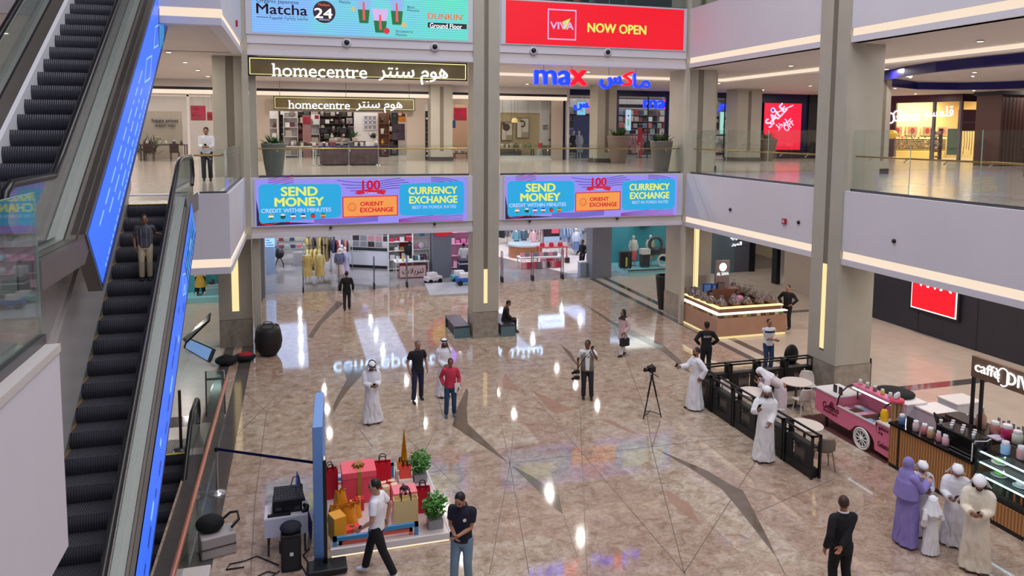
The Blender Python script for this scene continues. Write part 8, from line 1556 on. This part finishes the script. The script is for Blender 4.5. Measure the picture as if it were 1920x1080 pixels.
    for q in (-1,1): bb.ell(M0 @ hd(q*.032,-.093,1.645),.0105*s*hs,EYEM,8,6); bb.tube(W([hd(q*.018,-.1,1.668),hd(q*.034,-.1,1.673),hd(q*.05,-.088,1.666)]),.005*s*hs,HAIRM['black'],5)
    bb.tube(W([hd(-.022,-.094,1.575),hd(0,-.102,1.574),hd(.022,-.094,1.575)]),.006*s*hs,LIPM,6); bb.build('body',T)
    # clothes
    tm = cloth(tc); robe = top in ('robe','abaya'); b = MB(); sl = {'tee': .62,'polo': .6,'vest': 0}.get(top,1.0); g = .012 if robe else 0; hem = {'jacket': .80,'tunic': .62}.get(top,.88)
    if robe:
        mx = (aL.x+aR.x)/2; my = (aL.y+aR.y)/2; wd = abs(aL.x-aR.x)/2+.14; ld = max(.17,abs(aL.y-aR.y)/2+.14); e = 1.12 if top == 'abaya' else 1
        low = [(V((mx,my,.045)),X_*(wd+.02)*e,Y_*ld*e),(V((mx*.8,my*.8,.25)),X_*wd*e,Y_*(ld-.01)*e),(V((mx*.4,my*.4-.02,.6)),X_*.205*e,Y_*.185*e),(V((mx*.2,my*.2-.015,.85)),X_*.195*e,Y_*.165*e)] if not seat else []
    else: low = [rg(hem,.18 if hem > .7 else .2,.135),rg(.96,.172,.13)] if not top == 'vest' else [rg(.9,.172,.13)]
    loft(b,low+[rg(1.0,.165+g,.125+g),rg(1.12,.158+g,.122+g),rg(1.28,.182+g,.132+g),rg(1.385,.185+g,.115+g),rg(1.45,.11,.085),rg(1.485,.066,.066)],tm)
    if sl:
        for sh,e,w in ((shL,eL,wL),(shR,eR,wR)):
            k = .02 if robe else .005; root = sh-(sh-up(0,.01,1.36))*.35
            s1,s2 = sh.lerp(root,.35)-Z_*.004,sh.lerp(e,.14); b.ell(sh.lerp(e,.06).lerp(root,.1),(.072,.074,.072),tm,14,10)
            if sl < 1: b.tube([root,s1,s2,sh.lerp(e,sl),sh.lerp(e,sl+.06)],[.075,.070,.070,.069,.069],tm,12)
            else: b.tube([root,s1,s2,sh.lerp(e,.5),e,e.lerp(w,.5),e.lerp(w,.95)],[.076+k,.070+k*.6,.070+k*.6,.064+k,.058+k,.052+k*1.2,.046+k*1.6],tm,12)
    co,fs = remesh(b,.0125,3)
    nz = np.array([noise.noise(V((c[0]*7,c[1]*7,c[2]*4))) for c in co]); th_ = np.arctan2(co[:,1],co[:,0]); r0 = np.hypot(co[:,0],co[:,1])+1e-6
    amp = .006*nz + ((.014*np.sin(9*th_+3*nz)*np.clip((1.0-co[:,2])/.8,0,1)) if robe else 0); co = co.copy(); co[:,0] += co[:,0]/r0*amp; co[:,1] += co[:,1]/r0*amp
    b = MB(); b.add(W([V(c) for c in co]),fs,tm,True); tob = b.build({'robe': 'robe','abaya': 'robe','jacket': 'jacket','vest': 'vest','tee': 't_shirt','polo': 'polo_shirt'}.get(top,'shirt'),T)
    if collar: b = MB(); b.tube(W([up(.07*math.cos(k*PI/8),.005+.068*math.sin(k*PI/8),1.485+.012*math.sin(k*PI/8)) for k in range(16)]),.016*s,cloth(collar),6,True); b.build('collar',tob)
    if not robe:
        pm = cloth(bc); b = MB(); r2 = .006 if top != 'jacket' else .012
        loft(b,[(PV+Z_*(q-.95),X_*rx,Y_*ry) for q,rx,ry in ((.82,.15,.115),(.9,.165,.125),(1.0,.155,.115))],pm)
        for hp,k,a in ((hipL,kL,aL),(hipR,kR,aR)): b.tube([hp+Z_*.02,hp.lerp(k,.1),hp.lerp(k,.55),k,k.lerp(a,.5),k.lerp(a,.98)],[.09+r2,.094+r2,.082+r2,.068+r2,.064+r2,.062+r2],pm,12)
        co,fs = remesh(b,.0125,3); b = MB(); b.add(W([V(c) for c in co]),fs,pm,True); b.build('trousers',T)
    sm = cloth(shoe,.4)
    for a in (aL,aR): b = MB(); loft(b,[(a+V((0,.055,-.04)),X_*.03,Z_*.035),(a+V((0,.02,-.035)),X_*.042,Z_*.048),(a+V((0,-.08,-.045)),X_*.046,Z_*.038),(a+V((0,-.15,-.055)),X_*.036,Z_*.026),(a+V((0,-.175,-.06)),X_*.015,Z_*.012)],sm,12); q = b.v; b.v = [tuple(M0 @ V(p)) for p in q]; b.build('shoe',T)
    # hair and head coverings
    def hell(b_,c,r,m): b_.ell(M0 @ hd(*c),[k*s*hs for k in r],m,18,12,T.matrix_world.to_3x3() @ Hm)
    if gear in (None,'cap'):
        if hair: b = MB(); hell(b,(0,.014,1.657),(.084,.097,.105),HAIRM[hair]); b.build('hair',T)
    if beard: b = MB(); hell(b,(0,-.052,1.558),(.057,.056,.048),HAIRM['black']); b.build('beard',T)
    gm = cloth(gc,.8)
    if gear == 'cap': b = MB(); hell(b,(0,.004,1.69),(.09,.104,.075),gm); b.ell(M0 @ hd(0,-.115,1.69),[.065*s,.06*s,.012*s],gm,14,6,T.matrix_world.to_3x3() @ Hm); b.build('cap',T)
    if gear in ('ghutra','agal','wrap','cloth'):
        b = MB(); hell(b,(0,.004,1.678),(.094,.112,.092) if gear != 'wrap' else (.106,.124,.082),gm); b.build('head_cloth',T)
        b = MB(); spr = {'ghutra': 2.2,'agal': 2.2,'wrap': 1.0,'cloth': 1.9}[gear]
        def drape(u,v):
            a = PI/2+(u-.5)*2*spr; r = .094+.115*v**1.3; fold = 1+.10*math.sin(11*u*PI)*v; zz = 1.72-.38*v+.02*math.cos(7*u); return M0 @ hd(r*fold*math.cos(a),.012+r*fold*1.08*math.sin(a),zz)
        b.grid(drape,30,12,gm,True); b.build('head_drape',T,solid=.008*s)
        if gear == 'agal':
            b = MB()
            for dz_ in (0,.02): b.tube([M0 @ hd(.098*math.cos(k*PI/12),.004+.114*math.sin(k*PI/12),1.705+dz_+.012*math.sin(k*PI/12)) for k in range(24)],.0105*s,BLK,6,True)
            b.build('head_ring',T)
    if gear == 'hijab':
        b = MB(); hell(b,(0,.018,1.645),(.095,.108,.128),gm); loft(b,[(M0 @ up(0,.01,1.30 if top == 'abaya' else 1.4),M0.to_3x3() @ X_*.23,M0.to_3x3() @ Y_*.17),(M0 @ up(0,.015,1.46),M0.to_3x3() @ X_*.15,M0.to_3x3() @ Y_*.125),(M0 @ up(0,.02,1.54),M0.to_3x3() @ X_*.088,M0.to_3x3() @ Y_*.085),(M0 @ hd(0,.025,1.6),M0.to_3x3() @ X_*.085,M0.to_3x3() @ Y_*.085)],gm)
        if top == 'abaya': loft(b,[(M0 @ up(0,.03,.98),M0.to_3x3() @ X_*.27,M0.to_3x3() @ Y_*.21),(M0 @ up(0,.01,1.31),M0.to_3x3() @ X_*.235,M0.to_3x3() @ Y_*.175)],gm)
        co,fs = remesh(b,.014,4); b = MB(); b.add([V(c) for c in co],fs,gm,True); b.build('headscarf',T)
    P = {'L': M0 @ wL,'R': M0 @ wR,'M': M0,'up': up,'T': T}
    if extra: extra(P,tob)
    return P
def phone(p,label,d=(0,0,.1),rz=0.0,sz=(.075,.012,.15),tilt=.5):
    T = thing('mobile_phone',label,'phone',Vector(p)+Vector(d),rz); M_ = T.matrix_world @ Matrix.Rotation(tilt,4,'X'); b = MB(); b.box(-sz[0]/2,sz[0]/2,0,sz[1],-sz[2]/2,sz[2]/2,BLK,M_); b.build('case',T,.004); b = MB(); b.box(-sz[0]/2+.005,sz[0]/2-.005,-.002,0,-sz[2]/2+.006,sz[2]/2-.006,mat('phone_glass',S(40,44,54),.1),M_); b.build('screen',T)
WHT = (232,232,238); KW_ = dict(gc=(240,240,244),shoe=(60,44,36))
front = lambda dx=.1,z_=1.08,y_=-.30: dict(L=(dx,y_,z_),R=(-dx,y_,z_))
P = person('person in a white robe, white headscarf and black head ring looking down at a phone',1.81,19.32,8,1.7,'robe',WHT,gear='agal',nod=32,beard=True,grip=1,**front(.07,1.12),Lf=(.16,0),Rf=(-.12,-.03),**KW_); phone(P['R'].lerp(P['L'],.5),'phone in the hands of the robed person looking down',(0,-.05,.03))
person('person in a black polo shirt and navy jeans standing with arms at the sides',3.23,20.59,12,1.77,'polo',(22,22,28),(34,40,66),hair='grey',L=(.26,-.08,.93),R=(-.27,-.08,.93),Lf=(.15,.12),Rf=(-.16,-.1),yaw=8,nod=8,collar=(70,80,110),skin=(170,122,98))
person('person in a white robe and black head ring standing behind the red shirt',4.03,20.75,4,1.72,'robe',WHT,gear='agal',beard=True,**front(.04,.98,-.2),**KW_)
def paper(P,tob):
    b = MB(); p = P['L']; b.box(p.x-.12,p.x+.03,p.y-.03,p.y-.02,p.z-.14,p.z+.12,WCARD); tag(b.build('paper_sheet'),'white paper in the hand of the person in the red shirt','paper')
person('person in a red shirt and blue jeans holding a white paper',3.91,19.24,-8,1.6,'shirt',(196,52,78),(40,70,104),L=(.24,-.12,.92),R=(-.2,-.05,.98),Lf=(.11,.04),Rf=(-.13,-.04),skin=(130,84,62),extra=paper,shoe=(70,90,110))
def camstrap(P,tob):
    M0,up = P['M'],P['up']; b = MB(); b.tube([M0 @ v for v in (up(.1,-.1,1.47),up(-.1,-.16,1.25),up(-.27,-.1,.95))],.012,BLK,6); b.build('camera_strap',P['T']); c = M0 @ up(-.3,-.1,.84)
    for k,dz_ in enumerate((.0,-.17)): b = MB(); b.box(c.x-.07,c.x+.07,c.y-.05,c.y+.05,c.z+dz_-.05,c.z+dz_+.05,BLK); b.cyl((c.x-.06,c.y,c.z+dz_),(c.x-.16,c.y-.05,c.z+dz_-.02),.035,.042,BLKG,12); tag(b.build('photo_camera'),'black camera at the hip of the person in the grey vest, the %s one' % ['upper','lower'][k],'camera')
    b = MB(); loft(b,[(M0 @ up(0,0,.86),M0.to_3x3() @ X_*.195,M0.to_3x3() @ Y_*.145),(M0 @ up(0,0,1.1),M0.to_3x3() @ X_*.18,M0.to_3x3() @ Y_*.138),(M0 @ up(0,0,1.3),M0.to_3x3() @ X_*.196,M0.to_3x3() @ Y_*.142),(M0 @ up(0,0,1.41),M0.to_3x3() @ X_*.16,M0.to_3x3() @ Y_*.122)],cloth((132,128,116)),24); b.build('vest',P['T'])
    b = MB(); b.add([M0 @ v for v in (up(-.05,-.15,.9),up(.05,-.15,.9),up(.07,-.148,1.3),up(.04,-.13,1.44),up(-.04,-.13,1.44),up(-.07,-.148,1.3))],[tuple(range(6))],cloth(WHT)); b.build('shirt_front',tob)
P = person('person in a grey vest over a white shirt talking on a phone',7.97,19.47,-20,1.74,'tee',(226,226,230),(40,42,50),L=(.13,-.2,1.5),R=(-.27,-.06,.92),Lf=(.13,0),Rf=(-.1,.05),yaw=-25,skin=(110,72,56),grip=1,extra=camstrap); phone(P['L'],'phone at the ear of the person in the grey vest',(0,0,.08))
def handbag(P,tob): bagthing('black handbag carried by the walking person in the black headscarf',P['L'].x,P['L'].y-.02,.42,.34,.14,.26,(24,24,26),.3)
person('person in a black headscarf, pale pink tunic and white trousers walking',10.73,23.04,-70,1.62,'tunic',(206,178,180),(226,222,224),gear='hijab',gc=(26,24,28),L=(.2,-.12,.95),R=(-.22,.05,.95),Lf=(.08,-.16),Rf=(-.08,.18),shoe=(30,26,28),extra=handbag)
person('person in black sitting on the bench right of the middle column',7.6,27.0,80,1.68,'shirt',(26,22,26),(22,22,26),seat=True,L=(.12,-.3,1.0),R=(-.12,-.3,1.0),Lf=(.1,-.42),Rf=(-.1,-.42),lean=10,nod=15,hair='black')
def badge(P,tob): M0,up = P['M'],P['up']; b = MB(); b.text('SECURITY',M0 @ up(.12,.142,1.28),-(M0.to_3x3() @ X_),Z_,.24,WCARD,.006,.06); b.build('back_lettering',tob)
person('person in a black cap and black uniform standing behind the robed phone user',12.38,20.38,160,1.75,'shirt',(24,22,28),gear='cap',gc=(20,18,22),L=(.2,-.12,1.0),R=(-.2,-.12,1.0),pole=(1,.5,-.1),extra=badge)
P = person('bareheaded person in a white robe holding a phone out beside the fence corner',10.6,17.94,-100,1.76,'robe',WHT,gear=None,R=(-.14,-.42,1.16),L=(.24,.05,.95),Lf=(.1,.1),Rf=(-.1,-.12),grip=1,yaw=5,shoe=(70,44,34),beard=True); phone(P['R'],'phone held out by the bareheaded robed person',(-.1,0,.06))
def stripe(P,tob): M0,up = P['M'],P['up']; b = MB(); b.grid(lambda u,v: M0 @ (up(0,0,1.32+.06*v)+X_*.199*math.cos(2*PI*u)+Y_*.142*math.sin(2*PI*u)),26,2,cloth((40,40,66)),True,True); b.build('chest_stripe',tob)
person('person in a white shirt with a navy stripe and folded arms beside the terrace',14.6,20.3,-8,1.72,'tee',(222,222,226),(44,60,100),L=(-.1,-.22,1.14),R=(.1,-.2,1.1),extra=stripe,skin=(160,112,88),th=(0,-.3,1))
person('person in black with a hand on the hip beside the sweets kiosk',18.5,24.6,-60,1.76,'shirt',(20,18,22),L=(.2,-.1,1.02),R=(-.2,-.12,1.02),pole=(1,.4,0),hair='black',skin=(176,128,104))
P = person('person in a white robe and white headscarf standing against the outside of the fence',10.5,14.6,-28,1.8,'robe',(238,238,240),gear='cloth',nod=10,beard=True,L=(.06,-.22,.95),R=(-.2,-.34,1.28),grip=1,Lf=(.08,.05),Rf=(-.12,-.1),**KW_); phone(P['R'],'phone held up by the robed person outside the fence',(0,-.02,.1))
person('person in a pinkish white robe and headscarf bending over the terrace table',12.5,16.75,-115,1.68,'robe',(226,214,218),gear='cloth',lean=62,L=(.15,-.25,1.55),R=(-.15,-.2,1.5),nod=-20,**KW_)
person('person in a black suit seen from behind at the bottom right',8.57,9.75,172,1.76,'jacket',(20,20,24),(18,18,22),hair='brown',beard=True,yaw=-35,R=(.16,.2,.96),L=(.3,.02,.9),skin=(166,110,84),collar=(226,226,230),Lf=(.12,0),Rf=(-.12,.04))
person('person in a lavender robe and long headscarf by the coffee bar',10.9,10.78,82,1.68,'abaya',(142,130,196),gear='hijab',gc=(142,130,196),L=(.1,-.36,1.28),R=(-.1,-.36,1.28),grip=1,shoe=(120,110,160),skin=(196,150,126))
P = person('young person in white robe and wrapped headscarf facing the lavender robe',11.38,10.95,-25,1.5,'robe',(214,214,222),gear='wrap',nod=22,**front(.07,1.16),grip=1,**KW_); phone(P['R'].lerp(P['L'],.5),'phone of the young person facing the lavender robe',(0,-.04,.03))
person('small child in a white robe and headscarf seen from behind',11.07,10.36,165,1.08,'robe',(238,238,242),gear='cloth',gc=(242,242,246),kid=True,L=(.26,0,.9),R=(-.22,-.2,1.05),shoe=(230,228,226),yaw=-20)
P = person('person in a white robe and wrapped headscarf between the child and the cream robe',11.74,10.5,-40,1.6,'robe',(232,232,238),gear='wrap',nod=28,L=(.08,-.3,1.1),R=(-.14,-.32,1.12),grip=1,gc=(240,240,244),shoe=(190,180,172)); phone(P['R'],'phone of the person between the child and the cream robe',(.05,-.08,.03))
P = person('person in a cream robe and wrapped headscarf at the right by the cake display',11.42,9.75,-50,1.78,'robe',(236,226,206),gear='wrap',nod=30,L=(.05,-.3,1.14),R=(-.08,-.32,1.14),grip=1,beard=True,**KW_); phone(P['R'],'phone of the person in the cream robe',(.03,-.08,.03))
def watch(P,tob): b = MB(); p = P['L']; b.ell((p.x,p.y,p.z+.03),.034,BLK,10,7); b.build('wrist_watch',P['T'])
person('person in a white T shirt and black trousers walking past the gift display',1.23,12.4,-115,1.76,'tee',(236,236,242),(18,18,22),L=(.25,-.2,.98),R=(-.25,.1,.92),Lf=(.09,.34,.04),Rf=(-.09,-.26),shoe=(226,226,228),skin=(186,138,112),yaw=20,nod=10,extra=watch)
def emblem(P,tob): M0,up = P['M'],P['up']; b = MB(); disc(b,M0 @ up(.08,-.146,1.3),.03*1,WCARD,12); b.build('chest_emblem',tob)
person('person in a navy polo shirt and light jeans looking down at the hands',2.56,11.62,-28,1.78,'polo',(26,28,48),(120,146,168),L=(.0,-.24,1.08),R=(-.06,-.22,1.06),nod=34,yaw=-12,Lf=(.1,.06),Rf=(-.12,-.1),collar=(30,34,60),skin=(180,130,104),extra=emblem)
def plaid(P,tob):
    M0,up = P['M'],P['up']; b = MB()
    for k in range(9): a = k*2*PI/9; b.tube([M0 @ (up(0,0,z_)+X_*(rx+.004)*math.cos(a)+Y_*(ry+.004)*math.sin(a)) for z_,rx,ry in ((.9,.178,.133),(1.05,.166,.128),(1.26,.184,.134),(1.38,.186,.118))],.006,cloth((150,150,156)),4)
    b.build('stripes',tob)
person('boy in a striped grey shirt and khaki trousers riding the escalator',-2.86,YA-5*.4+.17,10,1.29,'tee',(74,74,84),(190,176,148),z=ZA-5*.4*tA+.004,L=(.40,.02,1.2),R=(-.24,-.05,.9),nod=10,Lf=(.09,0),Rf=(-.1,0),skin=(140,94,74),extra=plaid)
P = person('person in a printed white shirt standing on the first floor landing',-2.72,25.6,0,1.72,'shirt',(222,222,226),(28,30,40),z=F1,**front(.08,1.1),nod=25,grip=1,skin=(176,128,104)); phone(P['R'].lerp(P['L'],.5),'phone of the person on the landing',(0,-.04,.04))
person('person in a black shirt walking into the ground store, seen from behind',2.01,32.1,176,1.7,'shirt',(20,20,24),(40,40,46),Lf=(.1,.1),Rf=(-.1,-.16),L=(.27,.02,.9),R=(-.27,-.05,.9))
person('person in dark uniform standing beside the blue grey column',15.2,38.1,-70,1.75,'shirt',(28,26,30),(24,22,26),R=(-.2,-.2,1.0),L=(.2,-.1,.95))
person('person in a white shirt and black trousers among the toys',8.55,38.5,165,1.75,'shirt',(228,228,232),(26,26,32),L=(.2,-.2,1.05),R=(-.2,-.2,1.05))
person('seller in a pink shirt behind the baskets of the kiosk',16.5,25.05,-30,1.62,'shirt',(206,150,178),(60,50,60),L=(.14,-.28,1.1),R=(-.14,-.26,1.08),nod=30,skin=(130,88,66))
person('person in a pale headscarf and dark clothes at the right edge of the gallery',17.6,14.2,30,1.66,'tunic',(44,44,56),(70,96,150),z=F1,gear='hijab',gc=(206,186,190))
